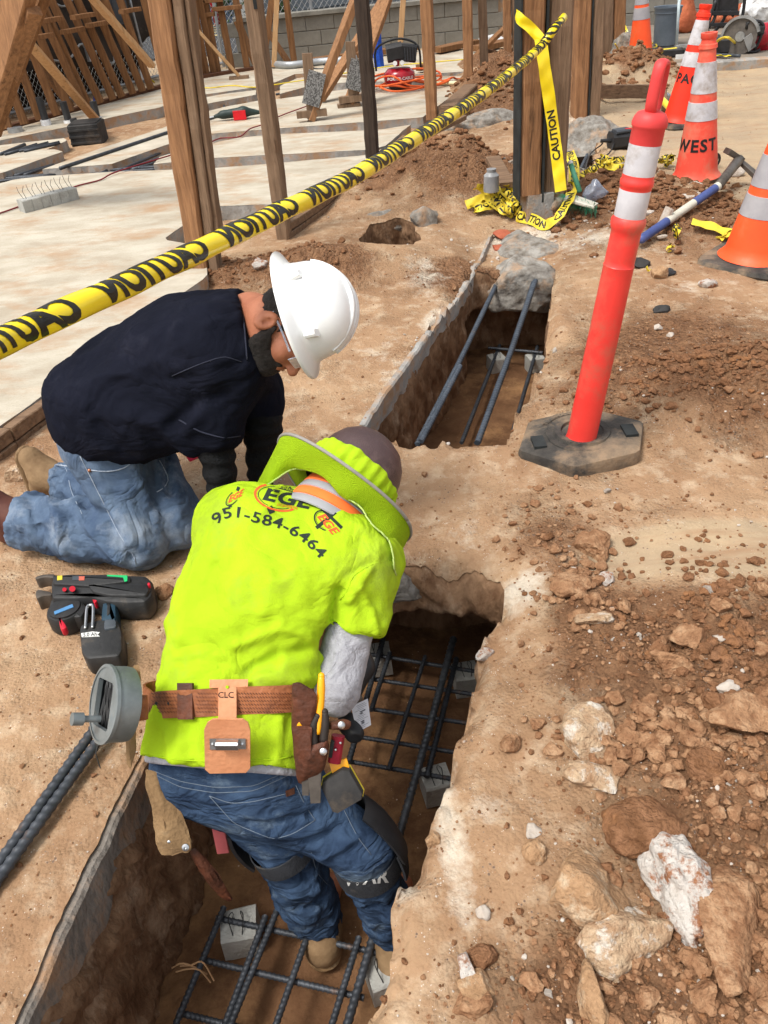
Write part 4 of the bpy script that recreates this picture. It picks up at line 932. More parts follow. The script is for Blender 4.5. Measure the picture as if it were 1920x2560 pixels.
m_bar = mat('rebar_steel', lin(70, 74, 80), lin(48, 51, 56), scale=25, rough=.5, metal=.35, c3=lin(110, 84, 66), s3=10, t3=(.62, .75), spec=.5)
m_barb = mat('rebar_blue_steel', lin(86, 94, 104), lin(62, 70, 80), scale=20, rough=.45, metal=.35, c3=lin(120, 104, 92), s3=8, t3=(.62, .75), spec=.5)
def rebar(path, r, label=None, m=None, parent=None, ribs=True, name='rebar', group=None):
    path = [np.asarray(p, float) for p in path]; Ld = sum(np.linalg.norm(path[i+1]-path[i]) for i in range(len(path)-1))
    if not ribs: o = M().tube(resamp(path, .1), r, 8).build(name, m or m_bar, parent, smooth=True)
    else:
        P = resamp(path, r*.42); n = 10; k = len(P); T = np.gradient(P, axis=0); T /= np.linalg.norm(T, axis=1)[:, None]
        x = np.cross(T, V(0, 0, 1)); x /= np.linalg.norm(x, axis=1)[:, None]+1e-9; y = np.cross(T, x); s = np.arange(k)*r*.42
        a = np.linspace(0, 2*np.pi, n, endpoint=False); A, S = np.meshgrid(a, s)
        ph = (S+r*1.1*A/np.pi*np.where(A < np.pi, 1, -1)+r*2*(A >= np.pi))/(r*1.0)*2*np.pi/1.0
        rr = r*(.91+.27*np.maximum(0, np.sin(ph*.6))**2*1.0+.10*(np.abs(np.sin(A)) < .32))
        v = P[:, None]+x[:, None]*(rr*np.cos(A))[..., None]+y[:, None]*(rr*np.sin(A))[..., None]; I = np.arange(k*n).reshape(k, n); J = np.roll(I, -1, 1)
        q = np.stack([I[:-1], J[:-1], J[1:], I[1:]], -1).reshape(-1, 4)
        mm = M(); mm.add(v.reshape(-1, 3), [tuple(z_) for z_ in q.tolist()]+[tuple(I[0][::-1].tolist()), tuple(I[-1].tolist())]); o = mm.build(name, m or m_bar, parent, smooth=60)
    if parent is None: tag(o, label, 'rebar', group)
    return o
Z1 = .115
for lab, a, b in (('long dark bar lying on the slab left of the nearest post', (150, 421, Z1), (420, 331, Z1)), ('dark bar on the far slab between the nearest two posts', (494, 308, Z1), (551, 287, Z1)),
                  ('dark bar at the left edge lying on the cut slab', (0, 386, Z1), (62, 361, Z1))):
    rebar([G(*a), G(*b)], .016, lab, ribs=False)
for i, (a, b) in enumerate([((12, 386), (92, 360)), ((48, 378), (148, 355)), ((60, 378), (150, 358)), ((20, 384), (120, 356))]): rebar([G(a[0], a[1], Z1), G(b[0], b[1], Z1)], .012, 'dark bar in the loose bundle on the cut slab at the left edge', ribs=False, group='bars on the cut slab at the left edge')
for i, (a, b) in enumerate([((-40, 450), (130, 438)), ((-40, 458), (140, 436)), ((35, 440), (125, 414)), ((60, 438), (135, 412)), ((0, 446), (420, 414)), ((30, 454), (300, 432)), ((290, 430), (425, 372)), ((310, 426), (425, 386)), ((330, 424), (400, 404)), ((140, 442), (430, 420)), ((476, 246), (640, 240)), ((500, 256), (650, 235)), ((690, 236), (760, 222)), ((560, 262), (561, 272)), ((480, 345), (545, 338)), ((250, 434), (300, 412)), ((350, 420), (420, 415))]):
    rebar([G(a[0], a[1], .05), G(b[0], b[1], .05)], .013, 'dark bar lying in a trench cut through the pale slab', ribs=False, group='bars in the slab trenches')
# cords
m_cord = mat('dark_red_cord', lin(120, 30, 40), rough=.5); m_cordy = MATS['yellow_cord']
cable([G(-40, 545, .11), G(0, 533, .11), G(52, 515, .11), G(186, 467, .11), G(250, 450, .11), G(290, 430, .12), G(420, 390, .12), G(506, 364, .12), G(550, 346, .12), G(598, 342, .12), G(625, 322, .12), G(660, 310, .12), G(700, 290, .12), G(765, 266, .12)], .006, 'dark red cord snaking across the slabs from the left edge', m_cord, 'cord')
cable([G(480, 222, .11), G(487, 214, .11), G(520, 220, .11), G(580, 214, .11), G(640, 218, .11), G(730, 205, .11), G(800, 195, .11), G(880, 180, .11), G(990, 164, .11), G(1190, 146, .11)], .008, 'thin yellow cord wandering across the far slabs', m_cordy, 'cord')
cable([G(765, 160, .14), G(790, 172, .11), G(830, 168, .11), G(800, 160, .11)], .01, 'short black cord curled on the far slab behind the braces', m_black, 'cord')
cable([G(678, 160, .15), G(720, 163, .15), G(770, 158, .15), G(800, 154, .15), G(860, 150, .15), G(890, 146, .15)], .05, 'pile of grey pipe along the foot of the far fence', m_pipe, 'pipe')
# long hose from post 4 to right (cream pipe)
tag(M().tube([G(1068, 208, .13), G(1160, 208, .13)], .022, 8).build('pipe', mat('cream_pvc', lin(226, 214, 170), rough=.4), smooth=50), 'cream pipe lying on the slab right of the compressor', 'pipe')
# debris along the far edge
for i, (a, b, w_, lab) in enumerate([((780, 152), (1040, 118), .14, 'long plank lying along the foot of the far block wall'), ((1090, 125), (1185, 105), .2, 'stacked planks behind the brown posts, left part'), ((1190, 122), (1290, 100), .2, 'stacked planks behind the brown posts, right part'), ((1045, 170), (1075, 165), .1, 'short board offcut behind the brown post')]):
    plank(G(*a, .16), G(*b, .16), w_, .07, lab, m_stud, seed=i+60)
# red and green hammer drill on the slab
c = G(588, 300, .10); t = thing('hammer_drill', 'dark green and red hammer drill lying on the slab between two posts', 'power tool', c)
m_dgreen = mat('tool_green', lin(46, 60, 56), lin(36, 46, 44), rough=.5)
f_ = Field(c+V(-.3, -.2, -.05), c+V(.35, .2, .25), .012); f_.seg(c+V(-.12, 0, .06), c+V(.1, 0, .07), .04, .05).seg(c+V(.1, 0, .07), c+V(.26, .02, .05), .05, .02).seg(c+V(-.2, 0, .05), c+V(-.1, 0, .06), .02, .03); v, q = f_.mesh(); npmesh('body', v, q, m_dgreen, t)
M().box(c+V(.06, -.04, .05), (.13, .06, .085)).build('side_cover', m_red, t); M().tube([c+V(-.42, -.02, .03), c+V(-.2, 0, .05)], .008, 6).build('bit', m_galv, t)

# red pancake compressor
m_redp = mat('red_enamel', lin(176, 20, 40), lin(140, 14, 30), rough=.25, coat=.5, scale=4)
m_org = mat('orange_hose', lin(236, 110, 50), lin(214, 88, 36), rough=.45)
c = G(1000, 222, .10); t = thing('air_compressor', 'red pancake air compressor with an orange hose around it', 'compressor', c); S = 1.05
M().lathe(c, [(.0, .04*S), (.13*S, .045*S), (.165*S, .08*S), (.172*S, .12*S), (.165*S, .16*S), (.12*S, .2*S), (0, .21*S)], 28).build('tank', m_redp, t, smooth=True)
M().lathe(c, [(.09*S, 0), (.12*S, .02*S), (.12*S, .05*S), (0, .06*S)], 20).build('foot', m_blackr, t, smooth=40)
M().beam(c+V(-.13, 0, .36), c+V(.05, 0, .38), .2, .17, ch=.03).build('motor_shroud', m_black, t); M().beam(c+V(.03, 0, .37), c+V(.2, 0, .34), .18, .17, ch=.02).build('pump', m_black, t)
for k in range(5): M().box(c+V(.07+k*.03, -.092, .35), (.008, .012, .13)).build('fin', m_panel, t)
cable([c+V(-.26, 0, .2), c+V(-.24, 0, .42), c+V(0, 0, .50), c+V(.22, 0, .42), c+V(.25, 0, .2)], .012, None, m_black, parent=t, name='handle')
for k in (-.05, .03): M().tube([c+V(k, -.1, .27), c+V(k, -.15, .28)], .025, 10).build('gauge', m_white, t)
M().tube([c+V(-.02, -.06, .24), c+V(-.02, -.06, .34)], .025, 8).build('regulator', m_redp, t)
tv, tf = text_geo('PORTER-CABLE', .042, offset=.001); M().add([(c[0]+x_, c[1]-.174*S*math.cos(x_/.215)-.003, c[2]+.12*S+y_) for x_, y_ in tv], tf).build('lettering', m_white, t)
pts = []; r_ = random.Random(3)
for k in range(36):
    an = k*.72; rad = .36+.1*math.sin(k*1.3)+.05*r_.random(); pts.append(c+V(math.cos(an)*rad*1.0+.10, math.sin(an)*rad*.62-.02, .02+.02*(k % 3)+.10*max(0, math.sin(k*.9))))
pts += [c+V(.7, .2, .02), c+V(1.0, .15, .02), c+V(.8, .05, .02)]
cable(pts, .011, 'orange air hose coiled loosely around the red compressor', m_org, 'hose', 'air_hose', step=.03)
# ================================================================== BARS AND SPACER BLOCKS IN THE TRENCHES
def dobie(c, label, s=.09, h=.09, yaw=0.2, seed=0, wires=True):
    t = thing('spacer_block', label, 'concrete block', c); R = rz(yaw); m = M(); dx = R@V(s/2*.98, 0, 0)
    m.beam(c-dx+V(0, 0, h/2), c+dx+V(0, 0, h/2), s*.98, h, ch=.006, seg=4, jit=.004, seed=seed, taper=1.0); m.build('block', m_dob, t, smooth=25)
    if wires:
        for k in (-1, 1): M().tube(spline([c+R@V(k*.012, -.035, h), c+R@V(k*.02, 0, h+.03), c+R@V(k*.01, .02, h+.012), c+R@V(k*.03, -.045, h-.02)], .008), .0014, 4).build('tie_wire', m_tie, t)
    return t
ZF = -.65; ZB = -.545
def F(px, py, z=ZB): return G(px, py, z)
# mat near the camera: transverse bars T, longitudinal bars L (measured on the photograph)
g = 'bars of the mat under the boots'
def sc5(x, y): return (300+x/2.074, 1950+y/2.074)
near_T = [((500, 715), (1380, 905)), ((440, 935), (1265, 1130)), ((300, 1205), (640, 1290))]
near_L = [((540, 660), (290, 1265), 'leftmost long bar of the mat under the boots'), ((755, 705), (545, 1265), 'long bar with a free end beside the near spacer block'), ((835, 625), (575, 1265), 'long bar running up behind the left boot, second of the close pair'),
          ((985, 770), (810, 1265), 'long bar passing over the toe of the left boot'), ((1240, 815), (1100, 1265), 'long bar with a free end left of the right knee'), ((1325, 770), (1180, 1265), 'thick long bar along the right side of the near mat')]
def ext(a, b, k): return (b[0]+(b[0]-a[0])*k, b[1]+(b[1]-a[1])*k)
for i, (a, b) in enumerate(near_T): rebar([F(*sc5(*a)), F(*sc5(*b))], .0078, ['cross bar resting on the near spacer block', 'cross bar one row nearer than the spacer block', 'cross bar at the very bottom of the picture'][i])
for a, b, lab in near_L:
    b2 = ext(a, b, .5); rebar([F(*sc5(*a), ZB+.019), F(*sc5(*b2), ZB+.019)], .0082 if 'thick' not in lab else .0105, lab)
far_T = [((165, 645), (945, 772)), ((130, 810), (900, 925)), ((215, 1030), (860, 1125)), ((130, 1222), (800, 1330)), ((80, 1395), (700, 1500))]
def sc6(x, y): return (850+x/2.764, 1400+y/2.764)
for i, (a, b) in enumerate(far_T): rebar([F(*sc6(*a)), F(*sc6(*ext(a, b, .12)))], .0075, '%s cross bar of the mat below the lime shirt' % ['farthest', 'second farthest', 'middle', 'second nearest', 'nearest'][i])
for (a, b, lab, r) in [((590, 665), (335, 1450), 'thin long bar in the middle of the mat under the soil bridge', .007), ((805, 680), (600, 1500), 'dark long bar next to the bright ribbed one', .0088), ((345, 640), (215, 1040), 'long bar close beside the arm under the lime shirt', .008), ((300, 540), (60, 1400), 'long bar hidden partly behind the black tying tool', .009)]:
    rebar([F(*sc6(*a), ZB+.018), F(*sc6(*b), ZB+.018)], r, lab)
rebar([F(*sc6(785, 540), ZB+.07), F(*sc6(640, 1080), ZB+.05), F(*sc6(415, 1880), ZB+.03), F(*sc6(340, 2150), ZB+.02)], .0115, 'thick bright ribbed bar running the length of the dark trench', mat('bright_rebar', lin(104, 108, 112), lin(70, 74, 78), scale=25, rough=.4, metal=.5))
for (c, lab, yw, s_) in [((600+10, 2352), 'grey spacer block beside the left boot', .1, .095), ((965, 2465), 'grey spacer block at the right edge near the bottom of the trench', .3, .09), ((940, 1722), 'grey spacer block under the right end of the farthest cross bars', .1, .09), ((955, 1700), None, 0, 0), ((1092, 1988), 'grey spacer block low against the right trench wall behind the knee', .2, .09), ((950, 1672), 'grey spacer block half hidden beside the gray sleeve', .1, .09)]:
    if lab is None: continue
    if 'farthest' in lab: c = (1165, 1722)
    dobie(F(*c, ZF), lab, s_, .10, yw, seed=c[0])
# tie wires at crossings
tw = M(); rr_ = random.Random(8)
# second pit
def s6(x, y): return (850+x/2.765, 500+y/2.765)
za, zb_ = -.13, -.13
rebar([G(*s6(1120, 500), -.10), G(*s6(820, 1130), -.13), G(*s6(535, 1690), -.16)], .012, 'left upper bar running from the broken footing down the narrow pit', m_barb)
rebar([G(*s6(830, 1150), -.125), G(*s6(560, 1670), -.15)], .012, 'short bar lapped against the left upper bar in the narrow pit', m_barb)
rebar([G(*s6(1375, 485), -.06), G(*s6(1195, 1010), -.11), G(*s6(950, 1680), -.16)], .013, 'middle upper bar running from the broken footing down the narrow pit', m_barb)
rebar([G(*s6(1340, 570), -.07), G(*s6(1185, 1040), -.12)], .013, 'short bar tied beside the middle upper bar in the narrow pit', m_barb)
rebar([G(*s6(1105, 1005), -.51), G(*s6(840, 1680), -.51)], .010, 'lower bar on the left spacer block in the narrow pit', m_bar)
rebar([G(*s6(1365, 1015), -.51), G(*s6(1195, 1600), -.51)], .010, 'lower bar on the right spacer block in the narrow pit', m_bar)
rebar([G(*s6(1025, 1022), -.49), G(*s6(1400, 1055), -.49)], .009, 'cross bar at the far end of the narrow pit floor', m_bar)
dobie(G(*s6(1078, 1178), -.6), 'left grey spacer block at the far end of the narrow pit', .092, .095, .2, 5); dobie(G(*s6(1342, 1178), -.6), 'right grey spacer block at the far end of the narrow pit', .092, .095, .15, 6)
for i, (a, b) in enumerate([((1405, 440), (1418, 400)), ((1440, 448), (1482, 358)), ((1448, 440), (1488, 352))]): rebar([G(*a, -.15), G(*b, -.05)], .016, '%s from the left of three bars standing in the rubble hole behind the wide post' % ['first', 'second', 'third'][i], m_barb, ribs=False)
# two bars on the left bank
def s0(x, y): return (x/.864, y/.864)
for i, (a, b) in enumerate([((0, 1880), (210, 1597)), ((0, 1912), (232, 1604))]):
    A = ONG(*s0(*a)); B = ONG(*s0(*b)); dd = nrm(A-B); rebar([B+V(0, 0, .045)+(B-A)*.25, B+V(0, 0, .035), A+V(0, 0, .018), A+dd*.5+V(0, 0, .018)], .0125, ['upper of the two ribbed bars lying on the left bank', 'lower of the two ribbed bars lying on the left bank'][i])
# roots in the trench wall
for k, (px, py) in enumerate([(430, 2420), (440, 2430), (450, 2415)]):
    a = U(px, py, 2.05); M_ = M().tube(spline([a, a+V(.03, .0, .02-.01*k), a+V(.06, .0, -.01+.01*k), a+V(.08, -.01*k, -.05)], .01), .0022, 5).build('root', mat('root', lin(190, 150, 110), rough=.8)); tag(M_, 'dry rootlet sticking out of the left trench wall', 'root', 'roots in the left trench wall')

# ================================================================== CLODS AND STONES
m_clod = mat('clod_soil', K(lin(178, 138, 104), .80), K(lin(140, 100, 72), .8), scale=32, rough=.97, bump=1.0, bscale=110, world=True, c3=K(lin(192, 156, 122), .8), s3=16, t3=(.52, .68), spec=.08, speck=(150, .36, lin(205, 180, 150)))
m_clodd = mat('dark_clod_soil', K(lin(156, 114, 84), .80), K(lin(120, 84, 58), .8), scale=36, rough=.97, bump=1.0, bscale=130, world=True, spec=.08, c3=K(lin(164, 116, 78), .8), s3=7, t3=(.55, .7))
m_cw = mat('plaster_chip', K(lin(214, 206, 196), .8), K(lin(180, 164, 148), .8), scale=14, rough=.9, bump=.6, bscale=70, c3=K(lin(176, 136, 104), .8), s3=9, t3=(.58, .66))
m_conr = mat('dusty_concrete_rock', K(lin(206, 180, 148), .8), K(lin(166, 130, 98), .8), scale=28, rough=.95, bump=1.0, bscale=120, c3=K(lin(216, 206, 192), .8), s3=20, t3=(.50, .60), detail=10)
m_whiter = mat('white_rock', K(lin(212, 206, 198), .78), K(lin(190, 180, 170), .85), scale=40, rough=.95, bump=1, bscale=110, c3=K(lin(156, 106, 74), .8), s3=13, t3=(.47, .54), detail=10)
m_tanr = mat('tan_rock', K(lin(194, 156, 118), .8), K(lin(160, 124, 90), .8), scale=26, rough=.95, bump=1.0, bscale=110, c3=K(lin(210, 190, 162), .8), s3=18, t3=(.50, .66), detail=10)
def bigrock(px, py, rx, ry, rz_, m, label, seed, yaw=0, name='rock', cat='rock', sub=5, **k):
    c = ONG(px, py); c = c+V(0, 0, rz_*.28); R = rz(yaw); k.setdefault('planes', 9); k.setdefault('rough_', .28); k.setdefault('lo', .5); k.setdefault('hi', .8)
    return tag(mass(name, c, (rx, ry, rz_), m, seed, sub=sub, R=R, **k), label, cat)
# px centre, half sizes in metres
bigrock(1455, 2232, .10, .085, .075, m_tanr, 'big angular tan rock, left of the pair at the lower right', 101, .3)
bigrock(1552, 2368, .105, .068, .05, m_conr, 'broken tan and white rock leaning under the big angular one', 102, .5)
bigrock(1692, 2212, .060, .115, .07, m_whiter, 'tall white plaster rock with a reddish brown stain', 103, .15, planes=5, lo=.72, hi=.9, rough_=.5)
bigrock(1822, 2312, .072, .13, .055, m_clod, 'long brown clod right of the white plaster rock', 104, -.45, name='dirt_clod', cat='clod')
bigrock(1607, 2080, .085, .065, .055, m_clodd, 'rounded dark brown clod above the white plaster rock', 105, .1, name='dirt_clod', cat='clod', planes=5, lo=.75, hi=.9)
bigrock(1465, 1838, .065, .075, .045, m_conr, 'wedge of pale concrete with a rounded top edge', 106, -.3)
bigrock(1472, 1950, .062, .045, .03, m_conr, 'flat jagged white chunk just below the pale concrete wedge', 107, -.4)
bigrock(1482, 1370, .055, .085, .04, m_clod, 'large tan clod topping the row right of the soil bridge', 108, -.4, name='dirt_clod', cat='clod')
bigrock(1425, 1470, .06, .05, .035, m_clod, 'tan clod just below the large one right of the soil bridge', 109, .3, name='dirt_clod', cat='clod')
bigrock(1514, 1456, .035, .028, .02, m_whiter, 'white chip beside the tan clods right of the soil bridge', 110, .5, sub=4)
bigrock(1488, 1548, .06, .03, .02, m_conr, 'flat pale stone sunk in the soil below the white chip', 111, 0, sub=4)
bigrock(1730, 1600, .06, .045, .035, m_clod, 'upper cracked clod by the corner of the swept patch', 112, .2, name='dirt_clod', cat='clod')
bigrock(1680, 1660, .055, .035, .03, m_clod, 'lower cracked clod by the corner of the swept patch', 113, -.3, name='dirt_clod', cat='clod')
bigrock(1850, 1790, .085, .08, .04, m_clod, 'large flat clod at the right edge of the picture', 114, .4, name='dirt_clod', cat='clod')
bigrock(1790, 1775, .035, .04, .035, m_clodd, 'dark clod left of the large flat one at the right edge', 115, .4, name='dirt_clod', cat='clod')
bigrock(1812, 1726, .03, .022, .02, m_cw, 'white chip above the dark clod near the right edge', 116, .2, sub=4)
bigrock(1770, 1915, .055, .04, .035, m_clodd, 'clod below the pale crack at the right', 117, .2, name='dirt_clod', cat='clod')
bigrock(1800, 1600, .02, .02, .015, m_cw, 'white chip above the loose heap at the right', 118, .2, sub=4)
bigrock(1165, 2430, .022, .035, .04, m_whiter, 'upright pointed white chip near the bottom right of the trench', 119, .2, sub=4)
bigrock(1190, 2466, .04, .035, .03, m_tanr, 'tan stone just right of the pointed white chip', 120, .2, sub=4)
bigrock(1180, 2512, .045, .025, .025, m_clod, 'flat clod below the pointed white chip', 121, .1, sub=4, name='dirt_clod', cat='clod')
bigrock(1200, 2402, .038, .028, .025, m_clodd, 'dark clod above the pointed white chip', 122, .1, sub=4, name='dirt_clod', cat='clod')
bigrock(1475, 2505, .03, .06, .04, m_tanr, 'upright tan stone at the bottom edge of the picture', 123, .0, sub=4)
bigrock(1335, 2135, .025, .026, .02, m_tanr, 'small rounded orange tan stone above the big angular rock', 124, .3, sub=4, planes=3, lo=.8, hi=.95)
bigrock(1206, 2284, .018, .018, .015, m_cw, 'small white chip alone on bare soil left of the big rocks', 125, 0, sub=3)
bigrock(1330, 2080, .024, .02, .012, m_cw, 'flat pinkish white chip above the orange tan stone', 126, 0, sub=3)
bigrock(1212, 1642, .028, .018, .02, m_whiter, 'sharp white chip on the right rim of the dark trench', 127, .2, sub=4)
bigrock(1340, 512, .10, .08, .09, m_conr, 'grey tan stone between the tape heap and the green brush', 128, .2) if False else None
bigrock(1382, 525, .085, .08, .085, m_oldc, 'round grey stone right of the concrete pier', 129, .1, planes=6, lo=.75, hi=.9)
bigrock(648, 668, .045, .04, .045, m_whiter, 'small white stone on the dirt behind the navy shirted worker', 130, .3, sub=4)
bigrock(1765, 715, .055, .04, .035, m_whiter, 'white stone on bare soil left of the leaning orange cone', 131, .3, sub=4)
bigrock(1645, 692, .055, .035, .05, m_tanr, 'upright tan stone right of the delineator tube', 132, .3, sub=4)
bigrock(1668, 686, .05, .035, .03, m_black, 'dark asphalt lump beside the upright tan stone', 133, .3, sub=4) 
bigrock(1652, 778, .045, .03, .03, m_blackr, 'black lump on the soil right of the delineator tube', 134, .3, sub=4)
bigrock(1600, 665, .06, .045, .045, m_blackr, 'black stone near the lower end of the pick handle', 135, .3, sub=4)
bigrock(1643, 822, .025, .02, .018, m_cw, 'white pebble right of the middle of the delineator', 136, .3, sub=3); bigrock(1675, 840, .018, .02, .015, m_cw, 'smallest white pebble right of the middle of the delineator', 137, .3, sub=3)
bigrock(1788, 172, .075, .06, .06, m_cw, 'round white stone on the kerb line at the top right', 138, 0, sub=4, planes=3, lo=.8, hi=.95)
bigrock(1680, 152, .1, .05, .04, m_conr, 'flat pale stone on the paving between the cones', 139, 0, sub=4)
bigrock(45, 1195, .05, .05, .05, m_conr, 'pale rough stone between the two work boots', 140, .3)
bigrock(1080, 2105, .02, .02, .015, m_tanr, 'small pale stone on the right lip of the trench', 141, .3, sub=3)
bigrock(1345, 642, .05, .06, .03, mat('brick_red', K(lin(180, 110, 84), .8), K(lin(150, 84, 62), .8), scale=8, rough=.9, bump=.5), 'reddish broken brick at the head of the narrow pit', 142, .5, sub=4) if False else None
tag(mass('brick_bit', ONG(1256, 592)+V(0, 0, .01), (.07, .08, .03), mat('brick_red', K(lin(196, 110, 80), .8), K(lin(160, 84, 60), .8), scale=8, rough=.9, bump=.5), 143, sub=4, planes=8), 'orange red broken brick at the head of the narrow pit', 'brick')
tag(mass('brick_bit', ONG(1250, 622)+V(0, 0, .01), (.06, .05, .02), MATS['brick_red'], 144, sub=4, planes=8), 'flat brown brick flake in front of the orange one', 'brick')
# scattered clods
RS = np.random.RandomState(7)
def cand(n):
    y = np.exp(RS.uniform(math.log(1.5), math.log(13), n))-.95; x = RS.uniform(-.62, .62, n)*(y+1.1); return x, y
def okpos(x, y, pad=.0):
    m = np.ones(len(x), bool)
    for P in HOLES: m &= ~inpoly(x, y, P)
    for P in SLABS: m &= ~inpoly(x, y, P)
    return m
SLABS = [g2([(-300, 470), (0, 459), (34, 449), (101, 441), (277, 430), (427, 424), (513, 422), (658, 411), (722, 405), (916, 388), (955, 372), (695, 562), (690, 520), (540, 515), (408, 599), (516, 640), (520, 690), (119, 1010), (0, 1100), (-300, 1300)]),
         g2([(384, 411), (914, 375), (1056, 294), (1155, 207), (1275, 110), (500, 150), (0, 300), (-300, 450)]), g2([(1580, 195), (1920, 146), (2500, 120), (2500, 0), (1560, 40)])]
def scatter(n, size, power, extra=0.02):
    x, y = cand(n); p = dens(x, y)*.98+extra; m = (RS.rand(n) < p) & okpos(x, y); x, y = x[m], y[m]
    s = size*(RS.rand(len(x))**-power); return x, y, np.minimum(s, size*3.6)
VAR = [rockv(300+i, 3, planes=9, rough_=.40, sc=(1, RS.uniform(.7, 1), RS.uniform(.6, .9)), lo=.5, hi=.85) for i in range(14)]
me_ = []
for i, (v, f) in enumerate(VAR):
    for mm in (m_clod, m_clodd, m_cw):
        a = M(); a.add(v, [tuple(q) for q in f.tolist()]); me_.append(a.mesh('dirt_clod', mm, smooth=40))
x, y, s = scatter(5200, .0082, .38, .012)
dist = np.sqrt(x*x+y*y+HC*HC); o_ = np.argsort(-(s/dist)); x, y, s, dist = x[o_], y[o_], s[o_], dist[o_]
zz = Hgt(x, y); ncl = 0; nch = 0
for i in range(min(len(x), 520)):
    white = RS.rand() < .10
    if (white and nch >= 50) or (not white and ncl >= 295): continue
    k = RS.randint(len(VAR)); o = link(bpy.data.objects.new('dirt_clod' if not white else 'plaster_chip', me_[k*3+(2 if white else RS.randint(2))]))
    ss = s[i]*(.6 if white else 1); o.location = (x[i], y[i], zz[i]+ss*.35); o.scale = (ss, ss*RS.uniform(.8, 1.1), ss*RS.uniform(.8, 1)); o.rotation_euler = (RS.uniform(-.4, .4), RS.uniform(-.4, .4), RS.uniform(0, 6.3))
    if white: tag(o, 'small loose white plaster chip lying on the brown soil', 'chip', 'white chips scattered over the soil'); nch += 1
    else: tag(o, 'small loose brown clod lying on the disturbed soil', 'clod', 'brown clods scattered over the soil'); ncl += 1
def stuff(name, x, y, s, m, sub, seed, lift=.3, flat=.8):
    rs = np.random.RandomState(seed); vs = [rockv(900+seed*10+i, sub, planes=9, rough_=.45, sc=(1, .85, .72), lo=.5, hi=.85) for i in range(6)]; V_ = []; F_ = []; n0 = 0
    z_ = Hgt(x, y); kk = rs.randint(0, 6, len(x))
    for k in range(6):
        m_ = kk == k; n = m_.sum()
        if not n: continue
        v, f = vs[k]; a = rs.uniform(0, 6.28, n); c, sn = np.cos(a), np.sin(a); S = s[m_][:, None]
        X = (v[None, :, 0]*c[:, None]-v[None, :, 1]*sn[:, None])*S+x[m_][:, None]; Y = (v[None, :, 0]*sn[:, None]+v[None, :, 1]*c[:, None])*S+y[m_][:, None]; Z = v[None, :, 2]*S*flat+z_[m_][:, None]+S*lift
        V_.append(np.stack([X, Y, Z], -1).reshape(-1, 3)); F_.append((f[None]+(np.arange(n)*len(v))[:, None, None]).reshape(-1, 3)+n0); n0 += n*len(v)
    return npmesh(name, np.concatenate(V_), np.concatenate(F_), m, kind='stuff', smooth=(sub > 2)) if V_ else None
r_i = 520
stuff('loose_clods', x[r_i:], y[r_i:], s[r_i:], m_clodd, 2, 1)
x, y, s = scatter(80000, .0030, .40, .07); h = RS.rand(len(x)) < .5
stuff('fine_clods', x[h], y[h], s[h], m_clod, 1, 2); stuff('fine_clods', x[~h], y[~h], s[~h], m_clodd, 1, 3)
x, y, s = scatter(3600, .0028, .40, .16); stuff('white_grit', x, y, s, m_cw, 1, 4)
# extra big clumps inside the steep mounds
def cluster(px, py, rx, ry, n, size, seed, m):
    rs = np.random.RandomState(seed); p = G(px, py); a = p[0]+rs.normal(size=n)*rx; b = p[1]+rs.normal(size=n)*ry; k = okpos(a, b); a, b = a[k], b[k]; return stuff('loose_clods', a, b, np.minimum(size*(rs.rand(len(a))**-.4), size*2.6), m, 3 if size > .0125 else 2, seed)
cluster(1110, 440, .33, .25, 420, .016, 51, m_clodd); cluster(1560, 210, .3, .45, 300, .02, 52, m_clodd); cluster(1235, 255, .22, .5, 300, .018, 53, m_clodd); cluster(1580, 520, .3, .25, 380, .014, 54, m_clodd)
cluster(1760, 560, .25, .2, 180, .014, 55, m_clodd); cluster(1820, 980, .30, .15, 700, .0085, 56, m_clodd); cluster(1890, 1690, .12, .22, 420, .008, 57, m_clodd); cluster(1600, 1860, .11, .06, 120, .0115, 58, m_clod); cluster(1880, 2000, .10, .15, 160, .009, 59, m_clod); cluster(600, 700, .25, .12, 200, .009, 60, m_clodd)
cluster(1430, 1420, .07, .22, 110, .010, 61, m_clod); cluster(1780, 2420, .14, .07, 110, .010, 62, m_clod); cluster(1440, 430, .25, .2, 200, .012, 63, m_oldc); cluster(1400, 590, .3, .15, 160, .006, 64, m_cw); cluster(1060, 950, .05, .3, 60, .004, 65, m_cw)
cluster(260, 345, .5, .3, 160, .02, 66, m_clodd); cluster(600, 248, .5, .08, 120, .03, 67, m_oldc); cluster(740, 240, .35, .1, 80, .03, 68, m_cw)
# ================================================================== CONES, DELINEATOR, TAPE
m_cone = mat('cone_orange', lin(250, 92, 40), lin(236, 80, 34), scale=3, rough=.5, c3=lin(196, 104, 66), s3=6, t3=(.52, .75), spec=.4)
m_coner = mat('cone_faded_red', lin(244, 92, 72), lin(228, 76, 58), scale=3, rough=.55, c3=lin(200, 132, 106), s3=6, t3=(.48, .72))
m_conef = mat('cone_red', lin(246, 60, 34), lin(232, 50, 30), scale=3, rough=.5)
m_refl = mat('reflective_band', lin(206, 204, 206), lin(180, 178, 182), scale=6, rough=.35, c3=lin(150, 138, 128), s3=8, t3=(.50, .70), speck=(90, .34, lin(160, 160, 166)))
m_reflg = mat('grey_reflective_band', lin(164, 162, 164), lin(146, 144, 148), scale=6, rough=.35, c3=lin(110, 100, 94), s3=7, t3=(.62, .78))
m_rub = mat('dusty_rubber', K(lin(104, 98, 90), .7), K(lin(62, 60, 58), .7), scale=9, rough=.9, bump=.5, bscale=60, c3=K(lin(160, 136, 110), .75), s3=4.0, t3=(.46, .64))
m_blackp = mat('black_print', (.012, .012, .012), (.02, .02, .02), rough=.5)
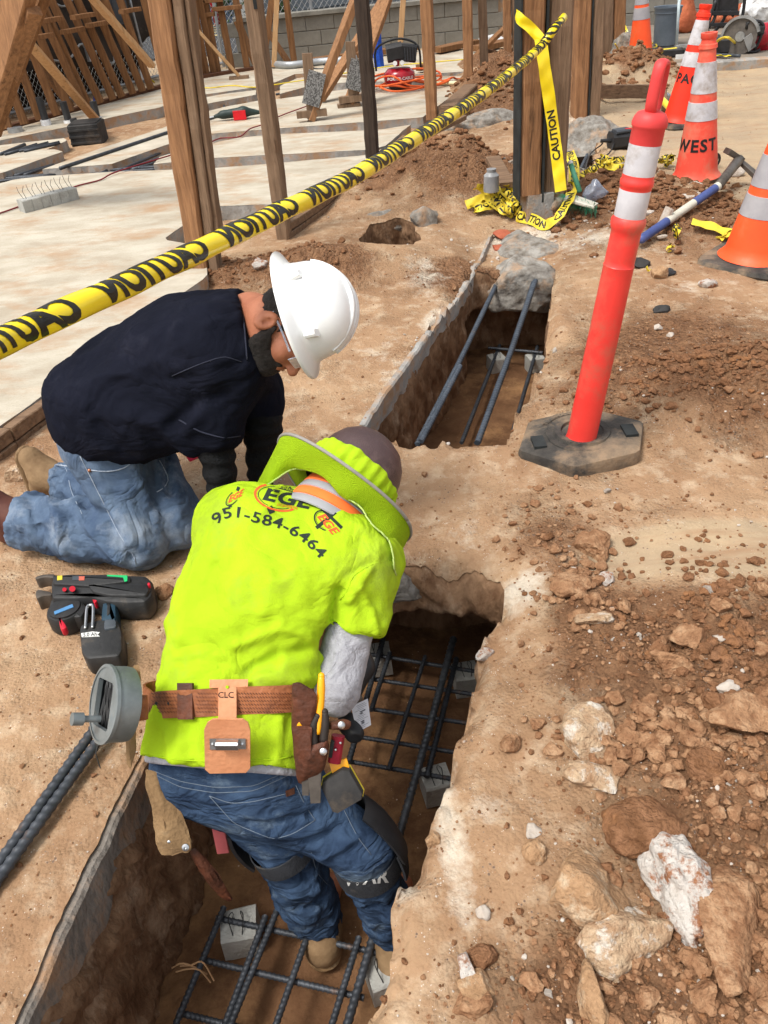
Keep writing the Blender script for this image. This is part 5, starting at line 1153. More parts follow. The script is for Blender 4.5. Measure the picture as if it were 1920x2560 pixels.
def wrap_text(s, size, fn, m, parent, name='lettering', maxlen=.01, shear=0, offset=.0, spacing=1.0):
    tv, tf = text_geo(s, size, maxlen, offset, shear, spacing); a = M(); a.add([fn(x, y) for x, y in tv], tf); return a.build(name, m, parent)
def cone(base, top, label, h, r0, mb, bands, text=None, mr=m_refl, yaw=.3, bs=.2, tie=False, face=None):
    t = thing('traffic_cone', label, 'traffic cone', base, 'orange traffic cones around the dig'); b = np.array(base)
    axv = nrm(vtop(b, *top, zt=b[2]+h)-b) if top else V(0, 0, 1); axv = nrm(axv+V(0, 0, .8))if False else axv
    R = rz(yaw); o = []
    for i in range(32):
        a = 2*math.pi*i/32; k = (abs(math.cos(a))**5+abs(math.sin(a))**5)**(-1/5); o.append(V(math.cos(a)*k*bs, math.sin(a)*k*bs, 0)@R.T)
    M().rings([np.array([b+q*k+V(0, 0, z_) for q in o]) for k, z_ in ((1.0, .0), (1.02, .012), (.98, .032), (.8, .038), (.5, .04))]).build('base', m_rub, t, smooth=40)
    r1 = r0*.26; rad = lambda z_: r0+(r1-r0)*(z_/h)
    x = nrm(np.cross(V(0, 1, 0), axv)); y = np.cross(axv, x)
    M().lathe(b, [(r0*1.12, .035), (r0*1.03, .05), (rad(.07), .07)]+[(rad(z_), z_) for z_ in np.linspace(.1, h*.9, 14)]+[(rad(h*.9), h*.9), (rad(h*.9)*1.18, h*.905), (rad(h*.9)*1.12, h*.93), (r1*1.25, h*.935), (r1*1.12, h*.96), (r1*1.3, h*.97), (r1*1.3, h), (r1*.8, h), (r1*.8, h*.95)], 36, axis=axv, xdir=(1, 0, 0)).build('body', mb, t, smooth=40)
    for z0_, z1_ in bands: M().lathe(b, [(rad(z0_)-.001, z0_), (rad(z0_)+.003, z0_+.001), (rad(z1_)+.003, z1_-.001), (rad(z1_)-.001, z1_)], 36, axis=axv, xdir=(1, 0, 0)).build('reflective_collar', mr, t, smooth=40)
    if text:
        s, size, zc, a0 = text
        def fn(u_, v_):
            z_ = zc+v_; r_ = rad(z_)+.0025; a = a0+u_/rad(zc); return b+axv*z_+r_*(x*math.sin(a)-y*math.cos(a))
        wrap_text(s, size, fn, m_blackp, t, offset=.003, spacing=1.15)
    return t, axv
c2 = ONG(1738, 452); cone(c2, (1764, 182), 'faded red cone with two white collars and black stencilled letters, front of the pair', .90, .148, m_coner, [(.62-.06, .74), (.40, .51)], ('WEST', .105, .25, -.55), yaw=.2, bs=.13)
c3_ = ONG(1697, 312); cone(c3_, (1745, 100), 'bright red cone lettered in black behind the faded one', .91, .15, m_conef, [(.66-.04, .80), (.46, .57)], ('PACI', .10, .37, -.42), yaw=.3, bs=.2)
c4 = G(1600, 150, .10); _, ax4 = cone(c4, (1604, 22), 'orange cone with two grey collars and yellow twine on its tip', .90, .15, m_cone, [(.62-.04, .79), (.43, .55)], None, m_reflg, yaw=.1, bs=.22)
cable([c4+ax4*.86+V(math.sin(a)*.06, math.cos(a)*.06, .01*math.sin(a*3)) for a in np.linspace(0, 12, 26)], .004, 'yellow twine tied around the tip of the far orange cone', m_cordy, 'twine')
c1 = ONG(1885, 655); cone(c1, (1965, 330), 'large orange cone with grey collars at the right edge of the picture', .74, .175, m_cone, [(.255, .36), (.40, .55)], None, m_reflg, yaw=.75, bs=.245)

# delineator
m_del = mat('delineator_red', lin(236, 66, 58), lin(222, 54, 48), scale=3, rough=.4, c3=lin(190, 92, 74), s3=7, t3=(.48, .68), spec=.45, coat=.1, speck=(14, .16, lin(90, 60, 50)))
m_deltop = mat('delineator_cap_red', lin(224, 74, 72), lin(206, 60, 60), scale=4, rough=.5, c3=lin(196, 120, 110), s3=6, t3=(.62, .8))
bd = G(1452, 1100, .05); d_ = ray(1657, 158); 
best = min(np.linspace(1.0, 3.2, 600), key=lambda t: abs(np.linalg.norm(CAM+d_*t-bd)-1.12)+(0 if (CAM+d_*t)[2] > .7 else 9)+abs((CAM+d_*t)[1]-bd[1])*.5)
tp_ = CAM+d_*best; axd = nrm(tp_-bd)
def apy(py):
    """distance along the tube at which it crosses picture row py"""
    ts = np.linspace(-.1, 1.3, 1400); P = bd+axd*ts[:, None]-CAM; y_ = 1280+FPX*(P@IY)/(P@fw); return float(ts[np.argmin(abs(y_-py))])
td = thing('delineator', 'tall red and white delineator post with a loop handle on a dusty rubber base', 'delineator', bd-V(0, 0, .05))
hx = []
for i in range(6):
    a = math.radians(60*i+12); a2 = math.radians(60*(i+1)+12); p = V(math.cos(a), math.sin(a), 0); q = V(math.cos(a2), math.sin(a2), 0); hx += [p*.94+q*.06, p*.5+q*.5, p*.06+q*.94]
bo = ONG(1452, 1112); bo = V(bo[0], bo[1], bo[2]+.0); SX = .245
tilt = np.array([[1, 0, 0], [0, 1, 0], [.05, -.02, 1]])
M().rings([np.array([bo+tilt@(V(h_[0]*SX*k, h_[1]*SX*.86*k, z_)) for h_ in hx]) for k, z_ in ((1.0, -.02), (1.02, .02), (1.0, .038), (.94, .046), (.6, .052), (.3, .056))]).build('base', m_rub, td, smooth=35)
bR = M(); bR.lathe(bo+tilt@V(0, 0, .052), [(.075, .0), (.077, .012), (.10, .014), (.104, 0), (.128, .004), (.131, -.001)], 36, axis=nrm(tilt@V(0, 0, 1))); bR.build('socket_ring', m_rub, td, smooth=40)
for sx_ in (-1, 1): M().box(bo+tilt@V(sx_*.165, -.03, .049), (.045, .075, .02)).build('grip_slot', m_felt, td)
def ringtext(s, r_, a0, size):
    def fn(u_, v_): a = a0-u_/r_; rr_ = r_+v_; return bo+tilt@V(rr_*math.cos(a), rr_*math.sin(a), .0615-.02*(rr_-.1))
    wrap_text(s, size, fn, m_rub, td, maxlen=.008, offset=.0015)
ringtext('TRAFFIX DEVICES', .146, math.radians(100), .03); 
yb, ysm, yr, yw2b, yw2t, ym, yw1b, yw1t, ytop, ysh = [apy(q) for q in (1108, 662, 553, 543, 474, 455, 436, 360, 315, 284)]
dl = lambda pr, nm, mm, n=40: M().lathe(bd, pr, n, axis=axd, xdir=(1, 0, 0)).build(nm, mm, td, smooth=45)
rt = lambda s: .053-.006*np.clip(s/yr, 0, 1)
flare = [(.066, yb-.01), (.060, yb+.006), (rt(0), yb+.03)]
dl(flare+[(rt(s), s) for s in np.linspace(yb+.05, ysm-.004, 16)]+[(rt(ysm)+.001, ysm), (rt(ysm)-.0015, ysm+.003)]+[(rt(s)-.001, s) for s in np.linspace(ysm+.02, yr-.03, 6)]+[(.050, yr-.022), (.0535, yr-.008), (.0535, yr+.006), (.049, yr+.012), (.0475, yr+.016)], 'tube', m_del)
dl([(.0462, yw2b-.006), (.0472, yw2b), (.0468, yw2t), (.0458, yw2t+.003)], 'reflective_sleeve', m_refl)
dl([(.0458, yw2t), (.0470, yw2t+.004), (.0470, ym-.012), (.0498, ym-.008), (.0498, ym+.006), (.0470, ym+.010), (.0468, yw1b+.001)], 'tube_band', m_del)
dl([(.0458, yw1b), (.0468, yw1b+.001), (.0462, yw1t), (.0452, yw1t+.003)], 'reflective_sleeve', m_refl)
dl([(.0455, yw1t-.001), (.0468, yw1t+.003), (.0468, ytop-.004), (.0505, ytop), (.0505, ytop+.004), (.051, ytop+.01), (.0475, ysh-.01), (.040, ysh+.002), (.026, ysh+.008), (.0, ysh+.01)], 'cap', m_deltop)
hT = apy(150); hd_ = nrm(V(.55, .83, 0)); hd_ = nrm(hd_-axd*(hd_@axd)); hc_ = (ysh+hT)/2; hh = (hT-ysh)/2
loop = []
for a in np.linspace(-math.pi/2, 1.5*math.pi, 49):
    q = 1.0; loop.append(bd+axd*(hc_+hh*.92*np.sign(math.sin(a))*abs(math.sin(a))**.55)+hd_*(.030*np.sign(math.cos(a))*abs(math.cos(a))**.6))
mm = M(); y0_ = nrm(np.cross(axd, hd_)); rr = []
for i in range(len(loop)-1):
    T_ = nrm(loop[(i+1) % 48]-loop[i-1]); nn_ = nrm(np.cross(T_, y0_)); rr.append(np.array([loop[i]+nn_*.010*math.cos(b_)+y0_*.017*math.sin(b_) for b_ in np.linspace(0, 2*math.pi, 10, endpoint=False)]))
rr.append(rr[0]); mm.rings(rr, cap=False).build('handle', m_deltop, td, smooth=True)

# caution tape
m_tape = mat('caution_tape_yellow', lin(246, 222, 30), lin(232, 204, 22), scale=2.5, rough=.28, spec=.5, coat=.2, c3=lin(214, 184, 40), s3=9, t3=(.66, .8))
m_tapef = mat('dusty_caution_tape', lin(228, 206, 62), lin(200, 176, 54), scale=6, rough=.5, c3=lin(170, 140, 92), s3=9, t3=(.60, .75))
m_tapek = mat('tape_print_black', (.014, .014, .013), (.03, .028, .02), rough=.35, scale=12)
tp = [U(-260, 985, 1.18), U(0, 856, 1.45)]
for (px, py) in ((116, 802), (289, 724), (498, 627), (694, 533), (880, 444), (1007, 366), (1100, 307), (1227, 220), (1348, 122)):
    tp.append(U(px, py, 1/(.69+(.2326-.69)*(px/1348))))
tp[-1] = U(1340, 128, 4.25); tp.append(U(1385, 74, 4.28)); tp.append(U(1412, 40, 4.42))
P = spline(tp, .02); n_ = len(P); rl = np.interp(np.arange(n_), [0, 100, n_-30, n_-1], [.0265, .0265, .023, .02])
T_ = np.gradient(P, axis=0); T_ /= np.linalg.norm(T_, axis=1)[:, None]; S_ = np.r_[0, np.cumsum(np.linalg.norm(np.diff(P, axis=0), axis=1))]
def tape_pt(s, a, extra=0.0):
    i = np.interp(s, S_, np.arange(n_)); i0 = int(min(i, n_-2)); f_ = i-i0; p = P[i0]*(1-f_)+P[i0+1]*f_; t_ = T_[i0]
    u_ = nrm(CAM-p); x_ = nrm(u_-t_*(u_@t_)); x_ = nrm(nrm(V(.15, -.85, .5))-t_*(nrm(V(.15, -.85, .5))@t_)); y_ = np.cross(t_, x_)
    r_ = rl[i0]+extra; q_ = 1+.035*math.sin(a*3+s*23)+.03*math.sin(a*2-s*31)
    return p+(x_*math.cos(a)+y_*math.sin(a))*r_*q_
tt_ = thing('caution_tape', 'long yellow caution tape rolled into a tube and stretched across the picture', 'caution tape', P[0])
A_ = np.linspace(0, 2*math.pi, 16, endpoint=False)
mm = M(); mm.rings([np.array([tape_pt(s, a) for a in A_]) for s in np.arange(0, S_[-1], .028)]).build('tape_roll', m_tape, tt_, smooth=True)
s0_ = .30; k_ = 0
tv, tf = text_geo('CAUTION', .088, .012, .0045, 0.0, 1.05); tv = tv*[.88, 1.0]; wv = tv[:, 0].max()-tv[:, 0].min()
while s0_ < S_[-1]-.25:
    a = M(); sh = .55
    a.add([tape_pt(s0_-x_-y_*sh*1.0, -y_/.0255+.1, .0012) for x_, y_ in tv], tf); a.build('lettering', m_tapek, tt_); s0_ += wv*1.22; k_ += 1
def ribbon(path, nrmls, label, width=.07, text='CAUTION', m=None, step=.012, tsize=.058, gap=1.3, start=.15, flip=1, crumple=.004, name='caution_tape', seed=0):
    """a strip of printed tape; nrmls gives the across direction at each control point"""
    Pp = spline(path, step); nn_ = len(Pp); W = np.array([np.interp(np.linspace(0, len(path)-1, nn_), np.arange(len(nrmls)), [w_[i] for w_ in nrmls]) for i in range(3)]).T
    Tt = np.gradient(Pp, axis=0); Tt /= np.linalg.norm(Tt, axis=1)[:, None]+1e-9; W = W-Tt*(W*Tt).sum(1)[:, None]; W /= np.linalg.norm(W, axis=1)[:, None]+1e-9; Nn = np.cross(Tt, W)
    Sr = np.r_[0, np.cumsum(np.linalg.norm(np.diff(Pp, axis=0), axis=1))]
    def at(s, v, e=0.0):
        i = min(nn_-1.001, max(0, np.interp(s, Sr, np.arange(nn_)))); i0 = int(i); f_ = i-i0; g = lambda A: A[i0]*(1-f_)+A[i0+1]*f_
        c_ = crumple*(math.sin(s*61+v*40+seed)+math.sin(s*37-v*90+seed*2)); return g(Pp)+g(W)*v+g(Nn)*(c_+e)
    t = thing(name, label, 'caution tape', Pp[0]); vs = np.linspace(-width/2, width/2, 5); mm = M(); nS = max(3, int(Sr[-1]/.012))
    ss = np.linspace(0, Sr[-1], nS); v_ = [at(s, v) for s in ss for v in vs]; mm.add(v_, [(i*5+j, i*5+j+1, i*5+j+6, i*5+j+5) for i in range(nS-1) for j in range(4)]); mm.build('strip', m or m_tapef, t, smooth=True)
    if text:
        tv, tf = text_geo(text, tsize, .014, .002); wd = tv[:, 0].max()-tv[:, 0].min(); s0 = start
        while s0+wd*.3 < Sr[-1]:
            for e in (.0012, -.0012):
                ok = [(s0+x_*flip) for x_, y_ in tv]; a = M(); a.add([at(min(max(s0+x_*flip, 0), Sr[-1]), y_*flip*(1 if e > 0 else 1), e) for x_, y_ in tv], tf); a.build('lettering', m_tapek, t)
            s0 += wd*gap
    return t
dp_ = 5.1
def onpost(px, py, off=0.0): d = ray(px, py); return CAM+d*((pb[1]-.115-off)/d[1])
ribbon([onpost(1352, 95, .03), onpost(1360, 160, .05), onpost(1372, 240, .05), onpost(1383, 320, .06), onpost(1392, 390, .08), onpost(1398, 440, .1), onpost(1402, 478, .12)], [V(1, 0, 0), V(1, .2, 0), V(1, -.1, 0), V(1, .15, 0), V(1, 0, 0), V(1, -.2, 0), V(1, .1, 0)], 'yellow caution tape hanging straight down from the knot on the wide post', .072, 'CAUTION', m_tape, start=.52, flip=-1, crumple=.0015, gap=1.12, tsize=.062)
ribbon([onpost(1289, 36, -.05), onpost(1300, 48, .01), onpost(1325, 68, .01), onpost(1352, 98, .03)], [V(0, .3, 1), V(.3, 0, 1), V(.3, 0, 1), V(.3, 0, 1)], 'short twist of caution tape around the left half of the wide post', .055, 'CAUTION', m_tape, crumple=.004)
rr_ = random.Random(12)
def heap(px0, px1, py0, py1, n, label, z=.06, seed=0, w_=.07):
    r_ = random.Random(seed); pts = []; ws = []
    for i in range(n):
        q = ONG(r_.uniform(px0, px1), r_.uniform(py0, py1)); pts.append(q+V(0, 0, r_.uniform(.01, z))); ws.append(nrm([r_.uniform(-1, 1), r_.uniform(-1, 1), r_.uniform(-.2, 1)]))
    return ribbon(pts, ws, label, w_, 'CAUTION', m_tapef, crumple=.010, seed=seed, tsize=.055)
heap(1185, 1310, 500, 545, 22, 'crumpled heap of dusty caution tape at the foot of the wide post', .13, 3)
heap(1220, 1330, 495, 560, 16, 'second tangle of caution tape lying over the right half of the heap', .12, 9)
ribbon([ONG(1165, 524)+V(0, 0, .03), ONG(1195, 515)+V(0, 0, .04), ONG(1230, 520)+V(0, 0, .09)], [V(0, .5, 1)]*3, 'loose end of caution tape pointing left out of the heap', .06, 'CAUTION')
ribbon([ONG(1290, 556)+V(0, 0, .04), ONG(1330, 568)+V(0, 0, .05), ONG(1362, 575)+V(0, 0, .03), ONG(1395, 560)+V(0, 0, .05), ONG(1425, 520)+V(0, 0, .08), ONG(1432, 470)+V(0, 0, .12), ONG(1420, 430)+V(0, 0, .14)], [V(0, .4, 1), V(0, .8, .6), V(0, 1, .1), V(.5, .8, .1), V(1, .2, .2), V(1, .2, .5), V(1, 0, .5)], 'strip of caution tape curving from the heap up past the green brush', .07, 'CAUTION')
ribbon([ONG(1452, 452)+V(0, 0, .03), ONG(1478, 440)+V(0, 0, .04), ONG(1510, 432)+V(0, 0, .07), ONG(1560, 425)+V(0, 0, .08)], [V(0, .9, .3), V(.3, .5, .7), V(0, .5, 1), V(0, 1, .4)], 'narrow strand of caution tape on the dirt left of the delineator', .05, 'CAUTION', crumple=.008)
heap(1495, 1555, 418, 438, 7, 'bunched yellow tape on the dirt just left of the delineator cap', .09, 5); heap(1640, 1690, 410, 428, 6, 'bunched yellow tape just right of the delineator beside the faded cone', .08, 6, .05)
ribbon([ONG(1728, 566)+V(0, 0, .03), ONG(1765, 575)+V(0, 0, .03), ONG(1805, 585)+V(0, 0, .02), ONG(1840, 592)+V(0, 0, .02)], [V(0, 1, .2), V(.1, 1, .4), V(0, 1, .3), V(0, 1, .5)], 'flat strip of caution tape beside the large orange cone', .07, 'CAUTION', start=.3, crumple=.003)
heap(1685, 1698, 580, 605, 5, 'small knot of yellow tape under the pick handle', .05, 7, .04); heap(1790, 1830, 590, 600, 4, 'yellow scrap of tape in front of the flat caution strip', .03, 8, .05)
heap(1665, 1676, 622, 650, 4, 'sliver of yellow tape on the clods below the pick handle', .03, 10, .03); heap(1614, 1628, 676, 688, 4, 'tiny curl of yellow tape near the delineator', .03, 11, .03)
ypd = 11.2
ribbon([U(1528, -30, ypd), U(1526, 30, ypd), U(1524, 80, ypd)], [V(1, 0, 0)]*3, 'tape end hanging straight down the far right post', .08, 'CAUTION', m_tape, flip=-1, tsize=.07)
ribbon([U(1533, -40, ypd), U(1542, 20, ypd), U(1560, 75, ypd), U(1583, 122, ypd)], [V(1, 0, .3)]*4, 'caution tape slanting down from the far right post to the far orange cone', .085, 'CAUTION', m_tape, tsize=.075, start=.4)
ribbon([G(1740, 130, .12), G(1790, 137, .12), G(1830, 139, .12)], [V(0, 1, 0)]*3, 'flat yellow tape on the paving in front of the black tray', .09, None, m_tape)
cable([G(1538, 110, .3), G(1550, 128, .15), G(1575, 140, .11), G(1620, 112, .12), G(1635, 108, .12), G(1640, 118, .12), G(1600, 126, .12), G(1590, 133, .12)], .009, 'thin yellow cord coiled behind the far orange cone', m_cordy, 'cord')

# ================================================================== SMALL THINGS ON THE RIGHT
m_bkt = mat('bucket_grey', lin(118, 128, 138), lin(98, 108, 118), rough=.5, scale=3)
c = G(1660, 112, .10); t = thing('bucket', 'grey plastic bucket standing in front of the block wall', 'bucket', c)
M().lathe(c, [(.0, 0), (.135, 0), (.14, .02), (.16, .33), (.163, .34), (.166, .36), (.170, .37), (.172, .41), (.18, .42), (.18, .435), (.165, .43), (.14, .05), (0, .04)], 28).build('pail', m_bkt, t, smooth=40)
M().lathe(c, [(.168, .36), (.174, .365), (.168, .375)], 28).build('rib', m_bkt, t, smooth=True)
m_bag = mat('orange_sandbag', lin(222, 128, 88), lin(190, 100, 66), rough=.85, bump=1, bscale=40, scale=7, weave=90)
c = G(1712, 80, .10); f_ = Field(c+V(-.3, -.25, -.05), c+V(.35, .3, .7), .014)
f_.ell(c+V(0, 0, .12), (.2, .11, .14), k=.1).ell(c+V(-.02, 0, .26), (.1, .08, .18), k=.1).seg(c+V(-.03, 0, .38), c+V(-.05, 0, .5), .035, .05, k=.05); v, q = f_.mesh(); v = v+.010*np.stack([fbm(v, .1, 3, 3+i) for i in range(3)], 1)
o = npmesh('sandbag', v, q, m_bag, org=c); tag(o, 'orange sandbag standing against the wall between bucket and white pole', 'sandbag')
c = G(1810, 62, .12); f_ = Field(c+V(-.45, -.25, -.05), c+V(.45, .3, .4), .016); f_.ell(c+V(0, 0, .08), (.36, .14, .10), k=.1).ell(c+V(.18, 0, .15), (.12, .1, .1), k=.1); v, q = f_.mesh(); v = v+.014*np.stack([fbm(v, .1, 3, 3+i) for i in range(3)], 1)
o = npmesh('sandbag', v, q, m_bag, org=c); tag(o, 'flat orange sandbag lying behind the black frame', 'sandbag')
c = G(1895, 66, .12); f_ = Field(c+V(-.4, -.25, -.05), c+V(.5, .3, .6), .016); f_.ell(c+V(0, 0, .18), (.3, .16, .18), k=.1).ell(c+V(.2, 0, .3), (.14, .1, .14), k=.05).ell(c+V(-.1, 0, .28), (.12, .1, .14), k=.05); v, q = f_.mesh(); v = v+.03*np.stack([fbm(v, .1, 3, 3+i) for i in range(3)], 1)
o = npmesh('plastic_bag', v, q, mat('white_bag', lin(214, 214, 212), lin(176, 176, 176), rough=.4, bump=1, bscale=20), org=c); tag(o, 'crumpled white plastic bag behind the cut-off saw', 'bag')
c = G(1232, 98, .15)
o = mass('plastic_bag', c, (.2, .12, .09), MATS['white_bag'], 55, sub=4, planes=8, rough_=.4); tag(o, 'crumpled white plastic on the planks behind the posts', 'bag')
b = G(1691, 118, .10); tag(M().tube([b, btop(b, 1698, 0, 0, 1.4)], .018, 10).build('pole', mat('white_pole', lin(206, 222, 226), rough=.4), smooth=True), 'thin white pole standing upright right of the sandbag', 'pole')
# black work stand (folded frame with a black tray)
c = G(1805, 104, .10); t = thing('folding_stand', 'black folding stand with curved tubular legs at the top right', 'stand', c)
yst = c[1]
def st(px, py, dy=0): d = ray(px, py); return CAM+d*((yst+dy)/d[1])
for i, pth in enumerate([[(1762, 98), (1768, 72), (1782, 56), (1790, 30), (1796, -20)], [(1776, 106), (1780, 88), (1800, 62), (1812, 40), (1812, -20)], [(1834, 40), (1826, 30), (1812, 40)], [(1850, 58), (1858, 30), (1864, -20)], [(1770, 90), (1770, 60), (1782, 25), (1790, 0)]]):
    cable([st(a_, b_, .12*(i % 2)) for a_, b_ in pth], .022, None, m_black, parent=t, name='leg')
M().beam(st(1780, 33), st(1846, 33), .05, .05).build('crossbar', m_black, t); M().beam(st(1772, 62), st(1850, 60), .04, .04).build('crossbar', m_black, t)
M().add([st(1782, 30, .02), st(1845, 30, .02), st(1850, -40, .02), st(1784, -40, .02), st(1782, 30, .06), st(1845, 30, .06), st(1850, -40, .06), st(1784, -40, .06)], [(0, 1, 2, 3), (7, 6, 5, 4), (0, 4, 5, 1), (1, 5, 6, 2), (2, 6, 7, 3), (3, 7, 4, 0)]).build('panel', m_black, t)
# cut-off saw
c = G(1880, 126, .10); t = thing('cut_off_saw', 'red and grey cut-off saw with a round blade at the top right', 'power saw', c); ysw = c[1]
def sw(px, py, dy=0): d = ray(px, py); return CAM+d*((ysw+dy)/d[1])
m_sawg = mat('saw_grey', lin(150, 150, 148), lin(110, 110, 108), rough=.5, scale=8, metal=.3); m_disc = mat('saw_disc', lin(104, 98, 92), lin(84, 80, 76), rough=.5, scale=18, metal=.3)
bc = sw(1850, 92, -.12); bx_ = nrm(V(-.55, -.83, .05)); M().lathe(bc, [(0, 0), (.19, 0), (.19, .006), (0, .006)], 32, axis=bx_).build('blade', m_disc, t, smooth=30); M().lathe(bc+bx_*.006, [(0, .012), (.05, .01), (.055, 0)], 20, axis=bx_).build('flange', m_sawg, t, smooth=30)
g_ = M(); e1 = nrm(np.cross(bx_, V(0, 0, 1))); e2 = np.cross(e1, bx_)
rr = []
for a in np.linspace(-.5, 2.9, 18): 
    d_ = e1*math.cos(a)+e2*math.sin(a)*np.sign(e2[2]); rr.append(np.array([bc-bx_*.05+d_*.05, bc-bx_*.05+d_*.215, bc+bx_*.03+d_*.218, bc+bx_*.032+d_*.19, bc-bx_*.035+d_*.2, bc-bx_*.04+d_*.06]))
g_.rings(rr).build('blade_guard', m_sawg, t, smooth=35)
f_ = Field(sw(1860, 130)-V(.1, .3, .1), sw(1915, 60)+V(.2, .3, .15), .014); f_.seg(sw(1872, 112), sw(1908, 88), .08, .12, k=.05).seg(sw(1880, 120, .05), sw(1910, 118, .05), .06, .07, k=.05).seg(sw(1885, 80), sw(1915, 78), .07, .09, k=.04); v, q = f_.mesh(); npmesh('engine_housing', v, q, m_redp, t)
M().beam(sw(1868, 76, -.1), sw(1905, 74, -.1), .15, .12, ch=.03).build('air_filter_cover', m_black, t)
for pth in ([(1866, 72), (1872, 54), (1905, 56), (1906, 78), (1895, 110), (1885, 126)], [(1858, 126), (1885, 130), (1900, 124)]): cable([sw(a_, b_, -.15) for a_, b_ in pth], .018, None, m_black, parent=t, name='handle')
M().beam(sw(1868, 90, -.2), sw(1880, 122, -.2), .10, .02, up=(0, 1, 0)).build('arm', m_sawg, t)
# black tray with tools
t = thing('tool_tray', 'long black tool tray with yellow cords lying on the paving behind the cones', 'tool tray', G(1700, 135, .10))
a, b = G(1625, 143, .10), G(1745, 137, .10); M().beam(a+V(0, 0, .04), b+V(0, 0, .04), .16, .08, ch=.01).build('tray', m_black, t); M().beam(a+V(0, .3, .03), b+V(.6, .3, .03), .1, .06).build('rail', m_black, t)
a, b = G(1755, 130, .10), G(1822, 128, .10); M().beam(a+V(0, 0, .08), b+V(0, 0, .08), .4, .16, ch=.02).build('case', m_black, t); M().beam(a+V(.05, -.03, .163), b+V(-.05, -.03, .163), .3, .01).build('case_insert', m_panel, t)
M().box(G(1708, 141, .145), (.18, .004, .05)).build('sticker', m_white, t)
tag(M().tube([G(1630, 132, .16), G(1690, 125, .16)], .03, 8).build('yellow_level', mat('tool_yellow', lin(226, 206, 70), lin(200, 180, 50), rough=.4), smooth=40), 'yellow tool lying across the black tray', 'tool')
tag(M().tube([G(1690, 120, .14), G(1715, 118, .2), G(1725, 122, .2)], .035, 8).build('grey_tool', m_sawg, smooth=40), 'grey metal tool on the tray right of the white pole', 'tool')
cable([G(1785, 112, .14), G(1800, 98, .3), G(1820, 94, .35), G(1838, 108, .2)], .014, 'yellow cord arched over the black case', m_cordy, 'cord'); cable([G(1790, 136, .12), G(1850, 140, .12)], .018, 'grey cord end lying in front of the cut-off saw', m_panel, 'cord')
# shovel
m_blade = mat('worn_steel', lin(170, 160, 150), lin(130, 116, 104), scale=10, rough=.6, metal=.3, c3=lin(160, 120, 90), s3=4, t3=(.5, .65))
p0 = ONG(1490, 152)+V(0, 0, .28); p1_ = ONG(1540, 158)+V(0, -.05, .28); t = thing('shovel', 'shovel with a dark handle stuck across the far dirt pile', 'shovel', p1_)
m_dgr = mat('dark_green_paint', lin(34, 48, 50), lin(26, 36, 38), rough=.4)
M().tube([p0-(p1_-p0)*.8, p0, p1_], .02, 10).build('handle', m_dgr, t, smooth=True)
tip = ONG(1600, 148)+V(0, -.1, .36); d = nrm(tip-p1_); s_ = nrm(np.cross(d, V(0, .3, 1))); rr = []
for f_, wd in ((0, .03), (.12, .05), (.2, .115), (.5, .125), (.8, .115), (.93, .08), (1, .01)):
    q = p1_+(tip-p1_)*f_; rr.append(np.array([q+s_*wd*u_+np.cross(s_, d)*(.03*(1-u_*u_)-.02) for u_ in np.linspace(-1, 1, 7)]))
mm = M(); mm.rings(rr, closed=False, cap=False); mm.rings([r+np.cross(s_, d)*.004 for r in rr], closed=False, cap=False); mm.build('blade', m_blade, t, smooth=True)
# pick / adze with blue and white grip
m_hblue = mat('handle_blue', lin(74, 88, 140), lin(58, 70, 118), scale=8, rough=.5, c3=lin(150, 130, 110), s3=8, t3=(.6, .75)); m_hwh = mat('handle_white', lin(206, 204, 190), lin(180, 176, 160), scale=6, rough=.5, c3=lin(150, 124, 96), s3=7, t3=(.58, .75))
a = ONG(1606, 616)+V(0, 0, .05); b = ONG(1788, 508)+V(0, 0, .10); c = ONG(1836, 462)+V(0, 0, .16); t = thing('pick', 'digging tool with a blue and white handle lying in the rubble', 'pick', a)
ab = lambda f_: a+(b-a)*f_
for nm, f0, f1, mm_, r_ in (('grip', -.02, .30, m_hblue, .026), ('shaft', .30, .66, m_hwh, .024), ('collar', .66, .96, m_hblue, .025), ('shaft', .96, 1.0, m_hwh, .026)): M().tube([ab(f0), ab(f1)], r_, 12).build(nm, mm_, t, smooth=50)
M().sphere(ab(-.02), .027).build('end_knob', m_hblue, t, smooth=True)
m_dst = mat('dark_steel', lin(108, 100, 92), lin(74, 68, 62), scale=10, rough=.5, metal=.5)
M().tube([b, b+(c-b)*.5, c], [.028, .03, .035], 10).build('socket', m_dst, t, smooth=True)
M().beam(c+V(-.1, -.02, .07), c+V(.02, .0, .0), .07, .035, taper=.8, seg=3).build('head', m_dst, t); M().beam(c, c+V(.11, -.10, -.1), .05, .02, up=(0, 0, 1), taper=1.5, seg=3).build('blade', m_dst, t); M().beam(c+V(.11, -.1, -.1), c+V(.08, -.16, -.13), .08, .015).build('blade', m_dst, t)
